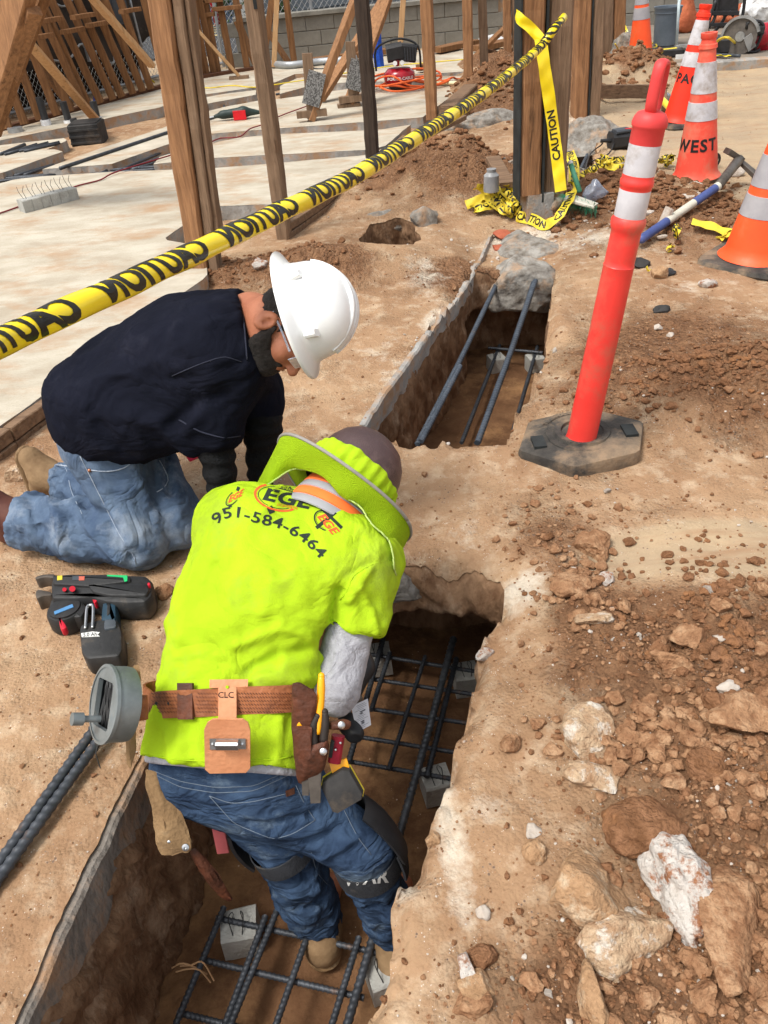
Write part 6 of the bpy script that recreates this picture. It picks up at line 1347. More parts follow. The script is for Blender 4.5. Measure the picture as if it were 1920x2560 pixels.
# green push brush
hb = ONG(1447, 512)+V(0, 0, .08); ht_ = U(1426, 408, 5.0); ht_ = hb+V(-.02, .1, .44); d = ray(1426, 408); ht_ = CAM+d*((hb[1]+.12)/d[1]); t = thing('brush', 'green handled brush with a white head standing in the rubble', 'brush', hb)
m_grn = mat('handle_green', lin(84, 150, 120), lin(64, 124, 98), rough=.5, scale=6); M().tube([hb, ht_], .016, 10).build('handle', m_grn, t, smooth=True); M().sphere(ht_, .018).build('tip', m_white, t, smooth=True)
ba, bb_ = ONG(1416, 522)+V(0, 0, .07), ONG(1488, 540)+V(0, 0, .06); M().beam(ba, bb_, .11, .03, ch=.008, taper=.7, seg=3).build('head', m_hwh, t)
bm_ = M(); r_ = random.Random(2)
for i in range(420):
    f_ = r_.random()**1.5; o = ba+(bb_-ba)*f_+V(r_.uniform(-.01, .01), r_.uniform(-.05, .05), 0); e = o+V(r_.uniform(-.09, .01)*(1-f_), r_.uniform(-.03, .02), r_.uniform(-.07, .03)); q = V(.0015, .001, 0); bm_.add([o-q, o+q, e+q, e-q], [(0, 1, 2, 3)])
bm_.build('bristles', mat('bristle_green', lin(40, 150, 110), lin(60, 110, 84), rough=.6), t)
# crumpled bottle, jar, tubes, film
m_clear = mat('crumpled_clear_plastic', lin(206, 214, 226), lin(150, 160, 180), rough=.15, scale=20, trans=.5, alpha=.8)
o = mass('plastic_bottle', ONG(1478, 510)+V(.02, 0, .07), (.09, .06, .075), m_clear, 61, sub=4, planes=14, rough_=.3); tag(o, 'crumpled clear plastic bottle behind the white brush head', 'bottle')
o = M().lathe(ONG(1228, 478)+V(0, 0, .0), [(0, 0), (.05, 0), (.052, .02), (.05, .10), (.03, .12), (.032, .14), (0, .142)], 18).build('jar', mat('frosted_jar', lin(150, 150, 150), lin(120, 122, 124), rough=.25), smooth=40); tag(o, 'small grey glass jar on the dirt beside the tape heap', 'jar')
for i, (x0, y0, x1, y1) in enumerate([(1134, 384, 1165, 370), (1146, 376, 1176, 362)]):
    a, b = ONG(x0, y0)+V(0, 0, .03), ONG(x1, y1)+V(0, 0, .03); t = thing('sealant_tube', ['white sealant tube lying nearer, in front of its twin', 'white sealant tube lying behind its twin'][i], 'tube', a, 'two white sealant tubes on the dirt behind the tape'); M().tube([a, b], .026, 14).build('cartridge', m_white, t, smooth=50); M().tube([a-(b-a)*.08, a], .027, 14).build('cap', m_panel, t, smooth=50)
a, b = ONG(1098, 394)+V(0, 0, .02), ONG(1136, 393)+V(0, 0, .02); tag(M().tube([a, b], .016, 10).build('tube', mat('pink_plastic', lin(232, 178, 160), rough=.4), smooth=50), 'pale pink tube lying left of the sealant tubes', 'tube')
o = mass('plastic_film', ONG(1008, 402)+V(0, 0, .03), (.15, .06, .03), m_clear, 62, sub=4, planes=14, rough_=.4); tag(o, 'crumpled clear film on the dirt beside the form boards', 'plastic')
o = mass('plastic_film', ONG(1668, 250)+V(-.1, 0, .03), (.12, .1, .06), m_clear, 63, sub=4, planes=14, rough_=.4); tag(o, 'clear plastic scrap right of the red handle', 'plastic')
# corded grinder / charger
c = ONG(1560, 372)+V(0, 0, .07); t = thing('corded_tool', 'black corded tool lying behind the delineator cap', 'power tool', c); M().beam(c-V(.12, 0, 0), c+V(.12, .02, 0), .16, .13, ch=.03, seg=3, taper=.9).build('body', m_black, t); M().beam(c-V(.1, .02, -.07), c+V(.02, .0, .075), .10, .03, ch=.01).build('vent', m_panel, t)
M().box(c+V(.01, -.03, .08), (.05, .03, .02)).build('switch', m_red, t); M().tube([c-V(.2, .01, -.01), c-V(.1, 0, 0)], [.012, .02], 8).build('cord_boot', m_black, t)
cable([c-V(.2, .01, 0), ONG(1505, 370)+V(0, 0, .03), ONG(1475, 395)+V(0, 0, .03), ONG(1460, 440)+V(0, 0, .02)], .006, 'thin black cord running from the corded tool into the rubble', m_black, 'cord')
cable([c-V(.1, .06, 0), ONG(1520, 392)+V(0, 0, .02), ONG(1480, 410)+V(0, 0, .02)], .006, 'second black cord curling below the corded tool', m_black, 'cord')
a, b = ONG(1648, 282)+V(0, 0, .12), ONG(1690, 308)+V(0, -.1, .05); t = thing('yellow_pipe', 'short yellow plastic pipe lying beside the red cone', 'pipe', a); M().tube([a, b], .03, 12, cap=False).build('pipe', mat('yellow_pvc', lin(232, 220, 80), lin(214, 196, 60), rough=.35), t, smooth=True); M().tube([b-(b-a)*.02, b-(b-a)*.021], .026, 12).build('bore', m_felt, t)
cable([ONG(1784, 420)+V(.04*math.sin(a), .02*a/3, .05+.05*math.cos(a)) for a in np.linspace(0, 18, 50)], .008, 'small black coil of wire behind the faded cone', m_black, 'wire coil', step=.012)
for i, (px, py, w_) in enumerate([(1668, 560, .05), (1720, 500, .08), (1738, 470, .05), (1655, 600, .03), (1620, 540, .04), (1800, 460, .06), (1840, 440, .07)]):
    o = mass('plaster_chunk', ONG(px, py)+V(0, 0, .02), (w_, w_*.7, w_*.45), m_cw, 70+i, sub=3, planes=8, rough_=.3); tag(o, ['white plaster chunk under the pick shaft', 'white plaster chunk above the pick shaft', 'white plaster chunk near the faded cone', 'small white chunk by the blue grip end', 'white chunk left of the pick shaft', 'white chunk right of the faded cone', 'white chunk farthest right beyond the faded cone'][i], 'rubble')
a, b = ONG(1652, 575)+V(0, 0, .03), ONG(1672, 545)+V(0, 0, .06); plank(a, b, .07, .02, 'broken pale board end leaning in the rubble beside the delineator', MATS['plaster_chip'], seed=33)
tag(M().tube(spline([U(470, 1142, 2.5), U(500, 1128, 2.5), U(560, 1105, 2.55)], .03), .018, 10).build('hose', mat('pink_red_hose', lin(196, 40, 74), rough=.4), smooth=True), 'short length of pinkish red hose behind the kneeling worker', 'hose')
# ================================================================== PEOPLE
m_skin = mat('skin', lin(176, 116, 86), lin(158, 98, 72), scale=6, rough=.55, spec=.35, bump=.15, bscale=120)
m_navy = mat('navy_cotton', lin(25, 27, 38), lin(18, 20, 29), scale=5, rough=.95, bump=.25, bscale=260, c3=lin(42, 43, 52), s3=5, t3=(.58, .85), spec=.05, crease=(5, .035), stretch=(1, 1, 1.6))
m_blks = mat('black_sleeve', lin(24, 25, 27), lin(15, 16, 17), scale=7, rough=.8, bump=.3, bscale=120, c3=lin(74, 68, 60), s3=7, t3=(.62, .78), spec=.15, crease=(14, .02))
m_jean = mat('worn_denim', lin(102, 120, 142), lin(64, 80, 104), scale=6, rough=.92, bump=.35, bscale=330, c3=lin(146, 156, 168), s3=5, t3=(.52, .72), spec=.08, weave=260, speck=(34, .20, lin(214, 212, 200)), crease=(8, .035))
m_jeand = mat('dark_denim', lin(66, 86, 112), lin(38, 52, 74), scale=7, rough=.92, bump=.35, bscale=330, c3=lin(112, 128, 142), s3=6, t3=(.54, .76), spec=.08, weave=260, crease=(10, .03), stretch=(1, 1, 2))
m_lime = mat('lime_cotton', K(lin(204, 242, 48), .66), K(lin(194, 234, 42), .63), scale=3, rough=.9, bump=.2, bscale=300, c3=K(lin(180, 208, 70), .60), s3=6, t3=(.52, .74), spec=.06, speck=(26, .13, lin(60, 80, 30)), crease=(6, .03))
m_grysl = mat('grey_marl', lin(166, 166, 172), lin(146, 146, 152), scale=60, rough=.95, bump=.3, bscale=200, crease=(12, .018))
m_hat = mat('white_hat_shell', lin(238, 240, 240), lin(226, 228, 226), scale=4, rough=.28, spec=.5, coat=.2, c3=lin(206, 200, 190), s3=6, t3=(.60, .8))
m_hair = mat('black_hair', (.012, .010, .009), (.03, .024, .02), scale=40, rough=.6, stretch=(1, 1, 6), bump=.8, bscale=160)
m_boot = mat('tan_boot', lin(146, 120, 88), lin(108, 84, 58), scale=8, rough=.85, bump=.4, bscale=60); m_bootr = mat('ox_leather', lin(104, 66, 52), lin(70, 34, 30), scale=8, rough=.7)
m_std = mat('dark_denim_seam', lin(104, 116, 130), rough=.9)
m_stitch = mat('denim_seam', lin(168, 178, 190), lin(130, 142, 160), scale=60, rough=.9)
m_lea = mat('belt_leather', lin(166, 104, 66), lin(124, 74, 46), scale=12, rough=.6, bump=.5, bscale=80, c3=lin(84, 50, 34), s3=9, t3=(.55, .72), spec=.3)
m_leal = mat('new_leather', lin(206, 144, 104), lin(188, 124, 86), scale=8, rough=.6, bump=.25, bscale=90, c3=lin(176, 92, 60), s3=7, t3=(.62, .8), spec=.3)
m_lead = mat('dark_leather', lin(104, 58, 38), lin(66, 40, 28), scale=10, rough=.6, bump=.5, bscale=70, c3=lin(44, 32, 26), s3=7, t3=(.5, .7), spec=.3)
m_suede = mat('tan_suede', lin(146, 118, 84), lin(122, 96, 66), scale=9, rough=.95, bump=.4, bscale=120, c3=lin(176, 152, 120), s3=6, t3=(.58, .76))
m_chrome = mat('bright_steel', (.62, .63, .64), (.45, .46, .47), scale=12, rough=.28, metal=.95)
m_neo = mat('neoprene', lin(54, 56, 60), lin(38, 40, 44), scale=30, rough=.9, bump=.3, bscale=200, c3=lin(92, 86, 78), s3=7, t3=(.58, .75))

def wrinkle(v, F, amp, s, seed, stretch=(1, 1, 1), mask=None):
    N = vnormals(v, F); d = (1-np.abs(fbm(v*np.array(stretch), s, 3, seed)))**2-.5; d = d+.4*fbm(v, s*.45, 2, seed+9)
    if mask is not None: d = d*mask(v)
    return v+N*(amp*d)[:, None]
def folds(v, F, lst):
    """cloth ridges: each a polyline (world points) with width and height"""
    N = vnormals(v, F); out = np.zeros(len(v))
    for pts, w_, h in lst:
        best = np.full(len(v), 9.0)
        for a, b in zip(pts[:-1], pts[1:]):
            ba = b-a; t = np.clip(((v-a)@ba)/(ba@ba+1e-9), 0, 1); best = np.minimum(best, np.linalg.norm(v-a-t[:, None]*ba, axis=1))
        out += h*np.exp(-(best/w_)**2)
    return v+N*out[:, None]
def onray(bv, px, py, off=.002):
    d = nrm(ray(px, py)); h = bv.ray_cast(Vector(CAM), Vector(d), 9); return None if h[0] is None else np.array(h[0])-d*off
def hits(v, q):
    b_ = BVHTree.FromPolygons(v.tolist(), q.tolist())
    def f(lst, k=1.5):
        out = []
        for pts, w_, h in lst:
            P_3 = [onray(b_, *p[:2], 0) for p in pts]; P_3 = [p for p in P_3 if p is not None]
            if len(P_3) > 1: out.append((P_3, w_, h*k))
        return folds(v, q, out)
    return f
def frame(o, up, fwd):
    up = nrm(up); fwd = nrm(fwd-up*(np.asarray(fwd)@up)); x = np.cross(fwd, up); R = np.array([x, fwd, up]).T; return lambda a, b, c: o+R@V(a, b, c), R
def hand(f_, w_, dirn, palmn, side, k=.012, curl=.6):
    """palm, four unequal bent fingers and a thumb; added to the body field"""
    d = nrm(dirn); n = nrm(palmn-d*(np.asarray(palmn)@d)); x = np.cross(d, n)*side
    f_.seg(w_, w_+d*.03, .024, .026, k=.02, flat=(n, .75)); pc = w_+d*.055
    f_.ell(pc, (.042, .045, .019), np.array([x, d, n]).T, k=.02)
    for i, (o, L1) in enumerate([(-.030, .034), (-.010, .039), (.010, .036), (.029, .029)]):
        a = pc+x*o+d*.034; q = d
        pts = [pc+x*o*.7, a]
        for j, sc in enumerate((1, .75, .6)):
            an = curl*(j+1)*.6; a = a+(d*math.cos(an)+n*math.sin(an))*L1*sc; pts.append(a)
        f_.chain(pts, [.0095, .0095, .0088, .008, .0072], k=.004)
    a = pc-x*.034-d*.02; b = a-x*.022+d*.028+n*.012; c_ = b+d*.028+n*.012-x*.002; f_.chain([w_+d*.02-x*.012, a, b, c_], [.014, .012, .011, .009], k=.008)

# ---------------------------------------------------------------- kneeling worker
A = dict(hN=U(262, 1090, 2.50), hF=U(298, 1062, 2.68), kN=G(343, 1345, .10), kF=G(437, 1300, .10), aN=G(62, 1300, .105), aF=G(135, 1195, .11),
         sN=U(560, 900, 2.28), sF=U(615, 855, 2.48), eN=U(535, 1085, 2.34), eF=U(655, 1060, 2.5), wN=U(570, 1310, 2.42), wF=U(650, 1235, 2.6))
upA = .95*(IX*.965-IY*.26)+.19*(-fw); fwA = IX*.26+IY*.96; oA = U(752, 776, 2.2); HT, RA = frame(oA, upA, fwA); HA = lambda a, b, c: HT(a, b+.032, c-.010); sgA = 1
kneel = thing('person', 'man in a navy shirt, faded jeans and white hard hat kneeling beside the trench', 'person', (A['hN'][0], A['hN'][1], 0))
fb_ = Field(V(-1.50, 1.75, -.08), V(.02, 2.95, 1.05), .0068)
neckA = U(628, 800, 2.36)
fb_.ell(HA(0, -.008, -.022), (.076, .094, .105), RA, k=.0).ell(HA(0, .030, -.098), (.057, .062, .055), RA, k=.035).ell(HA(0, .070, -.118), (.028, .026, .022), RA, k=.03)
fb_.ell(HA(0, .066, -.045), (.056, .038, .055), RA, k=.03).seg(HA(0, .098, -.022), HA(0, .122, -.058), .010, .015, k=.012).ell(HA(.012, .112, -.062), (.009, .011, .008), RA, k=.008).ell(HA(-.012, .112, -.062), (.009, .011, .008), RA, k=.008)
for s_ in (-1, 1):
    fb_.ell(HA(.030*s_, .104, -.026), (.014, .010, .010), RA, k=.006, sub=True); fb_.ell(HA(.030*s_, .094, -.027), (.013, .012, .012), RA, k=.003)
    fb_.seg(HA(.014*s_, .103, -.010), HA(.045*s_, .094, -.010), .007, .006, k=.01); fb_.ell(HA(.045*s_, .070, -.060), (.02, .022, .02), RA, k=.025)
    fb_.ell(HA(.083*s_, -.012, -.070), (.011, .024, .036), RA, k=.004); fb_.ell(HA(.088*s_, -.006, -.066), (.007, .010, .018), RA, k=.004, sub=True)
fb_.seg(HA(.02, .102, -.086), HA(-.02, .102, -.086), .0065, k=.006).seg(HA(.016, .100, -.096), HA(-.016, .100, -.096), .007, k=.006)
fb_.seg(HA(0, -.035, -.085), neckA, .062, .066, k=.04).seg(neckA, (A['sN']+A['sF'])/2, .070, .08, k=.05)
fb_.seg(A['sN'], A['sF'], .07, k=.05).seg(A['hN'], A['sN'], .095, .075, k=.05).seg(A['hF'], A['sF'], .095, .075, k=.05).seg(A['hN'], A['hF'], .095, k=.05)
fb_.seg(A['sN'], A['eN'], .055, .043).seg(A['eN'], A['wN'], .043, .028).seg(A['sF'], A['eF'], .055, .043).seg(A['eF'], A['wF'], .043, .028)
for h_, k_, a_ in (('hN', 'kN', 'aN'), ('hF', 'kF', 'aF')): fb_.seg(A[h_], A[k_], .08, .055).seg(A[k_], A[a_], .055, .036); fb_.seg(A[a_], A[a_]+nrm(A[a_]-A[k_])*.06-V(0, 0, .05), .036, .03)
hand(fb_, A['wN'], nrm(A['wN']-A['eN']), V(.3, .9, .1), 1); hand(fb_, A['wF'], nrm(A['wF']-A['eF']), V(.2, .9, .1), -1)
v, q = fb_.mesh(1); body = npmesh('body', v, q, m_skin, kneel)
# hair and beard: thin shells hugging the skull
fh_ = Field(oA-.2, oA+.2, .005)
fh_.ell(HA(0, -.012, -.026), (.084, .103, .112), RA, k=0).cut(HA(0, -.012, -.115), -nrm(RA[:, 2])+nrm(RA[:, 1])*.0)
fh_.ell(HA(.09, .0, -.078), (.040, .030, .050), RA, k=.004, sub=True).ell(HA(-.09, .0, -.078), (.040, .030, .050), RA, k=.004, sub=True).cut(HA(0, .035, 0), RA[:, 1]-RA[:, 2]*.25)
v, q = fh_.mesh(1); v = v+.0025*np.stack([vn(v, .008, i) for i in range(3)], 1); npmesh('hair', v, q, m_hair, kneel)
fh_ = Field(oA-.24, oA+.2, .0045)
fh_.ell(HA(0, .032, -.102), (.071, .074, .066), RA, k=0).ell(HA(0, .078, -.126), (.040, .036, .034), RA, k=.02).seg(HA(.070, .018, -.055), HA(.060, .03, -.11), .016, .024, k=.02).seg(HA(-.070, .018, -.055), HA(-.060, .03, -.11), .016, .024, k=.02)
fh_.ell(HA(0, .055, -.048), (.090, .075, .040), RA, k=.008, sub=True).cut(HA(0, -.012, 0), -RA[:, 1]-RA[:, 2]*.2); fh_.seg(HA(.028, .096, -.082), HA(-.028, .096, -.082), .009, k=.0).ell(HA(0, .112, -.093), (.018, .014, .006), RA, k=.002, sub=True)
v, q = fh_.mesh(1); v = v+.002*np.stack([vn(v, .006, i) for i in range(3)], 1); npmesh('beard', v, q, m_hair, kneel)
# hat
th_ = M(); n_ = 64; aa = np.linspace(0, 2*math.pi, n_, endpoint=False)
def hring(rx, ry, z_, y0=0.01, droop=0.0): return np.array([HT(rx*math.cos(a)*(1), y0+ry*math.sin(a), z_-droop*abs(math.cos(a))**2) for a in aa])
def ridge(a, k): return .0
prof = [(.108, .128, -.012), (.146, .172, -.020), (.151, .178, -.022), (.152, .179, -.017), (.149, .176, -.012), (.125, .146, .002), (.1165, .138, .010), (.1135, .135, .025), (.111, .131, .05), (.104, .123, .08), (.090, .107, .108), (.068, .082, .130), (.040, .050, .143), (.015, .02, .1475), (.001, .001, .148)]
rings_ = [hring(rx, ry, z_) for rx, ry, z_ in prof]
hat = M(); hat.rings(rings_, cap=False); ho = hat.build('hard_hat', m_hat, kneel, smooth=50)
for off in (-.028, .0, .028):
    P_ = []
    for t in np.linspace(-1.15, 1.2, 30): P_.append(HT(off*(1-.2*abs(t)), .01+.137*math.sin(t), .012+.137*math.cos(t)*1.0+(.002 if off == 0 else 0)))
    M().tube(P_, [.003+.006*math.cos(t*1.2)**2 for t in np.linspace(-1.15, 1.2, 30)], 8).build('crown_rib', m_hat, ho, smooth=True)
for (s_, y_) in ((1, .085), (1, -.075), (-1, .085), (-1, -.075)): M().beam(HT(s_*.088, .01+y_*.95, .018), HT(s_*.096, .01+y_*1.0, .05), .032, .02, up=tuple(RA[:, 1]), ch=.005).build('accessory_slot', m_hat, ho)
M().rings([hring(.104, .125, -.005), hring(.1, .12, -.03)], cap=False).build('suspension_band', m_black, ho, smooth=True)
# safety glasses arm
M().tube([HA(.080, -.03, -.045), HA(.083, .03, -.035), HA(.078, .085, -.03)], .003, 6).build('glasses_arm', m_clear, kneel); M().beam(HA(.012, .118, -.03), HA(.062, .100, -.03), .03, .003, up=tuple(RA[:, 1])).build('glasses_lens', m_clear, kneel)
# shirt
fs_ = Field(V(-1.50, 1.80, -.05), V(-.05, 2.98, 1.05), .0085)
fs_.seg(U(240, 1025, 2.48), U(540, 885, 2.30), .158, .148, k=0).seg(U(262, 1000, 2.70), U(600, 850, 2.50), .160, .140, k=.10).ell(U(345, 975, 2.58), (.21, .21, .170), k=.12).seg(U(262, 1055, 2.43), U(450, 1030, 2.37), .125, .115, k=.08).seg(U(290, 1040, 2.66), U(480, 1000, 2.56), .11, .11, k=.06).ell(U(470, 850, 2.44), (.17, .18, .13), k=.12)
fs_.seg(A['sN']+V(.0, -.0, 0), A['sF'], .115, .105, k=.10).seg(A['sN'], A['eN']*.85+A['sN']*.15, .098, .092, k=.055).seg(A['sF'], A['eF']*.8+A['sF']*.2, .09, .082, k=.04)
cutdir = nrm(neckA-(A['sN']+A['sF'])/2+IX*.2); fs_.seg((A['sN']+A['sF'])/2, neckA+cutdir*.02, .12, .085, k=.08).cut(neckA+cutdir*(-.000), cutdir)
tdir = nrm(U(560, 860, 2.4)-U(240, 1010, 2.6))
fs_.cut(U(138, 1045, 2.5), nrm(-tdir+IY*.25))
v, q = fs_.mesh(2)
for (s0, e0) in (('sN', 'eN'), ('sF', 'eF')):   # sleeve openings flare
    pass
v = wrinkle(v, q, .014, .24, 5, (1, 1, 1)); v = wrinkle(v, q, .004, .08, 6); v = hits(v, q)([([(560, 985), (490, 1010), (430, 1060)], .02, -.012), ([(480, 1130), (400, 1060), (330, 1040)], .025, .012), ([(610, 900), (560, 920), (430, 950)], .012, -.006), ([(300, 1130), (250, 1060)], .022, -.010), ([(520, 1000), (470, 1080)], .02, .008)])
shirtA = npmesh('navy_shirt', v, q, m_navy, kneel)
bvA = bvh_of(shirtA)
def seamline(bv, pts, r, m, parent, name='seam', off=.001, step=14, n=5):
    out = []
    P_ = resamp([(a, b, 0) for a, b in pts], step)
    for p in P_:
        h = onray(bv, p[0], p[1], off)
        if h is not None: out.append(h)
    if len(out) > 2:
        out = np.array(out); out[1:-1] = (out[:-2]+out[1:-1]*2+out[2:])/4
        M().tube(list(out), r, n).build(name, m, parent, smooth=True)
m_navys = mat('navy_seam', lin(48, 51, 66), rough=.95)
seamline(bvA, [(614, 742), (606, 780), (612, 830), (618, 900)], .0028, m_navys, kneel, 'collar_seam'); seamline(bvA, [(605, 905), (560, 890), (500, 910), (430, 940)], .0016, m_navys, kneel)
seamline(bvA, [(448, 1050), (500, 1080), (560, 1096), (600, 1090)], .0024, m_navys, kneel, 'sleeve_hem')
# long black under-sleeves
for s0, e0, w0, nm in (('sN', 'eN', 'wN', 'near'), ('sF', 'eF', 'wF', 'far')):
    lo = np.minimum(np.minimum(A[s0], A[e0]), A[w0])-.14; hi = np.maximum(np.maximum(A[s0], A[e0]), A[w0])+.14
    f2 = Field(lo, hi, .0075); f2.seg(A[s0]*.4+A[e0]*.6, A[e0], .066, .058, k=0).seg(A[e0], A[w0]-nrm(A[w0]-A[e0])*.0, .058, .036, k=.03); v, q = f2.mesh(2)
    ax_ = nrm(A[w0]-A[e0]); rr2 = np.random.RandomState(3); ph = (v-A[e0])@ax_; N_ = vnormals(v, q); v = v+N_*(.0035*np.sin(ph*130+3*fbm(v, .08, 2, 4))*sst(-.1, .02, ph+.04))[:, None]
    npmesh('long_sleeve', v, q, m_blks, kneel)
# jeans
fj_ = Field(V(-1.55, 1.75, -.05), V(-.25, 3.0, .80), .0085)
fj_.seg(A['hN'], A['hF'], .128, .128, k=0)
fj_.seg(A['hN'], A['kN'], .126, .090, k=.07).seg(A['kN'], (A['kN']+A['aN'])/2, .095, .100, k=.05).seg((A['kN']+A['aN'])/2, A['aN'], .098, .088, k=.03)
f3 = Field(fj_.lo, fj_.lo+fj_.h*(fj_.n-1), fj_.h); f3.seg(A['hF'], A['kF'], .13, .088, k=0).seg(A['kF'], (A['kF']+A['aF'])/2, .092, .092, k=.05).seg((A['kF']+A['aF'])/2, A['aF'], .09, .078, k=.03)
m_ = np.minimum(fj_.val.shape, f3.val.shape); sl = tuple(slice(0, k) for k in m_); a_ = fj_.val[sl]; b_ = f3.val[sl]; kk_ = .02; hh_ = np.maximum(kk_-np.abs(a_-b_), 0)/kk_; fj_.val[sl] = np.minimum(a_, b_)-hh_*hh_*kk_*.25
tl_ = nrm(A['hN']-A['sN']); 
fj_.cut(A['hN']-tl_*.095, -tl_); fj_.cut(A['aN']+nrm(A['aN']-A['kN'])*.012, nrm(A['aN']-A['kN'])+V(0, .0, .1))
v, q = fj_.mesh(2); v[:, 2] = np.maximum(v[:, 2], .006+.003*vn(v, .05, 3))
def legmask(v): return .6+1.0*np.exp(-(np.linalg.norm(v-A['aN'], axis=1)/.25)**2)+.8*np.exp(-(np.linalg.norm(v-A['aF'], axis=1)/.25)**2)
v = wrinkle(v, q, .009, .12, 15, mask=legmask); v = wrinkle(v, q, .004, .05, 16, mask=legmask)
kb_ = (A['kN']*.35+A['hN']*.3+A['aN']*.35)
v = hits(v, q)([([(210, 1250), (260, 1290), (330, 1400)], .018, -.016), ([(120, 1250), (150, 1300), (160, 1380)], .014, .012), ([(75, 1250), (95, 1320), (80, 1390)], .014, -.012), ([(190, 1270), (240, 1340), (300, 1400)], .014, .011), ([(330, 1160), (400, 1300)], .02, .006), ([(420, 1130), (425, 1230)], .014, -.014), ([(150, 1210), (185, 1290)], .014, -.01)])
jeansA = npmesh('faded_jeans', v, q, m_jean, kneel); bj = bvh_of(jeansA)
seamline(bj, [(200, 1140), (255, 1250), (300, 1340), (338, 1395), (340, 1410)], .0014, m_stitch, kneel); seamline(bj, [(125, 1150), (165, 1165), (178, 1230), (205, 1285)], .0013, m_stitch, kneel, 'pocket_seam'); seamline(bj, [(125, 1158), (140, 1162), (168, 1165)], .0022, m_stitch, kneel, 'pocket_seam')
seamline(bj, [(222, 1175), (270, 1180), (310, 1172), (335, 1152)], .0022, m_stitch, kneel, 'pocket_seam'); seamline(bj, [(398, 1150), (412, 1175), (425, 1200), (405, 1225), (392, 1230)], .0018, m_stitch, kneel, 'pocket_seam')
h = onray(bj, 224, 1176, .002)
if h is not None: M().sphere(h, .006).build('rivet', mat('copper', (.45, .2, .12), rough=.4, metal=.8), kneel)
bt = M(); cbelt = (A['hN']+A['hF'])/2-tl_*.03; ex_ = nrm(A['hF']-A['hN']); ez_ = nrm(np.cross(tl_, ex_))
rr = [np.array([cbelt+ex_*(.225+e)*math.cos(a)+ez_*(.128+e)*math.sin(a)+tl_*(z_) for z_ in (-.018, .018) for e in ((0, .006) if z_ < 0 else (.006, 0))]) for a in np.linspace(0, 2*math.pi, 48, endpoint=False)]
rr.append(rr[0]); bt.rings(rr, cap=False).build('waist_belt', m_leal, kneel, smooth=30)
# boots, toes tucked under
for a_, k_ in (('aN', 'kN'), ('aF', 'kF')):
    d = nrm((A[a_]-A[k_])*V(1, 1, 0)); p = A[a_]+d*.01; f2 = Field(p-.28, p+.28, .0075)
    heel = p+d*.085+V(0, 0, .06); ball = p+d*.075+V(0, 0, -.055); toe = p+d*.03+V(0, 0, -.085)
    f2.seg(p-d*.03, p+d*.04+V(0, 0, .01), .052, .05, k=0).seg(p+d*.03, heel, .05, .042, k=.03).seg(p+d*.03, ball, .048, .043, k=.03).seg(ball, toe, .043, .038, k=.02); v, q = f2.mesh(2); v[:, 2] = np.maximum(v[:, 2], .008); npmesh('boot', v, q, m_boot if a_ == 'aF' else m_bootr, kneel)
    f2 = Field(p-.3, p+.3, .0075); f2.seg(heel+d*.030, ball+d*.032, .042, .047, k=0, flat=(d, .32)); v, q = f2.mesh(1); v[:, 2] = np.maximum(v[:, 2], .006); npmesh('boot_sole', v, q, m_boot, kneel)

# ---------------------------------------------------------------- worker standing in the trench
Bj = dict(pL=U(478, 1935, 1.88), pR=U(680, 1935, 1.86), kL=U(705, 2105, 1.99), kR=U(906, 2118, 1.91), aL=U(800, 2310, 2.16), aR=U(985, 2320, 2.08), wL=U(490, 1790, 1.80), wR=U(665, 1790, 1.79),
          cL=U(640, 1350, 1.93), cR=U(835, 1405, 1.92), sL=U(590, 1320, 1.96), sR=U(905, 1425, 1.90), eR=U(836, 1722, 1.84), hR=U(880, 1665, 2.12), eL=U(600, 1500, 2.2), hL=U(745, 1600, 2.42))
nB = .94*(IX*.59-IY*.81)+.34*fw; oB = U(862, 1222, 2.02); HB, RB = frame(oB, nB, V(.2, .3, -.9))
bend = thing('person', 'man in a lime shirt bending over in the trench with a wide brimmed hat', 'person', (Bj['aL'][0], Bj['aL'][1], -.65))
fB = Field(V(-.72, .72, -.68), V(.38, 2.25, .95), .0075)
fB.ell(HB(0, -.0, -.03), (.078, .098, .115), RB, k=0).ell(HB(0, .05, -.105), (.056, .06, .05), RB, k=.04).seg(HB(0, .1, -.04), HB(0, .12, -.075), .01, .014, k=.01)
for s_ in (-1, 1): fB.ell(HB(.079*s_, -.01, -.07), (.008, .02, .03), RB, k=.006); fB.ell(HB(.03*s_, .103, -.04), (.014, .01, .01), RB, k=.006, sub=True); fB.ell(HB(.03*s_, .094, -.041), (.012, .012, .012), RB, k=.003)
fB.seg(HB(.02, .1, -.1), HB(-.02, .1, -.1), .006, k=.006)
nk = (Bj['cL']+Bj['cR'])/2; fB.seg(HB(0, -.03, -.09), nk, .058, .07, k=.04).seg(Bj['cL'], Bj['cR'], .07, k=.05).seg(Bj['sL'], Bj['sR'], .05, k=.04)
inB = fw*.03; fB.seg(Bj['wL']+inB, Bj['cL']+inB*.6, .055, .062, k=.04).seg(Bj['wR']+inB, Bj['cR']+inB*.6, .055, .062, k=.04).seg(Bj['pL']+inB, Bj['wL']+inB, .06, k=.04).seg(Bj['pR']+inB, Bj['wR']+inB, .06, k=.04).seg(Bj['pL']+inB, Bj['pR']+inB, .06, k=.04).seg((Bj['wL']+Bj['wR'])/2+inB, (Bj['cL']+Bj['cR'])/2+inB*.6, .07, k=.05)
fB.seg(Bj['sR'], Bj['eR'], .048, .04).seg(Bj['eR'], Bj['hR'], .04, .028).seg(Bj['sL'], Bj['eL'], .048, .04).seg(Bj['eL'], Bj['hL'], .04, .028)
fB.seg(Bj['pL']+inB, Bj['kL'], .07, .052).seg(Bj['kL'], Bj['aL'], .052, .036).seg(Bj['pR']+inB, Bj['kR'], .07, .052).seg(Bj['kR'], Bj['aR'], .052, .036)
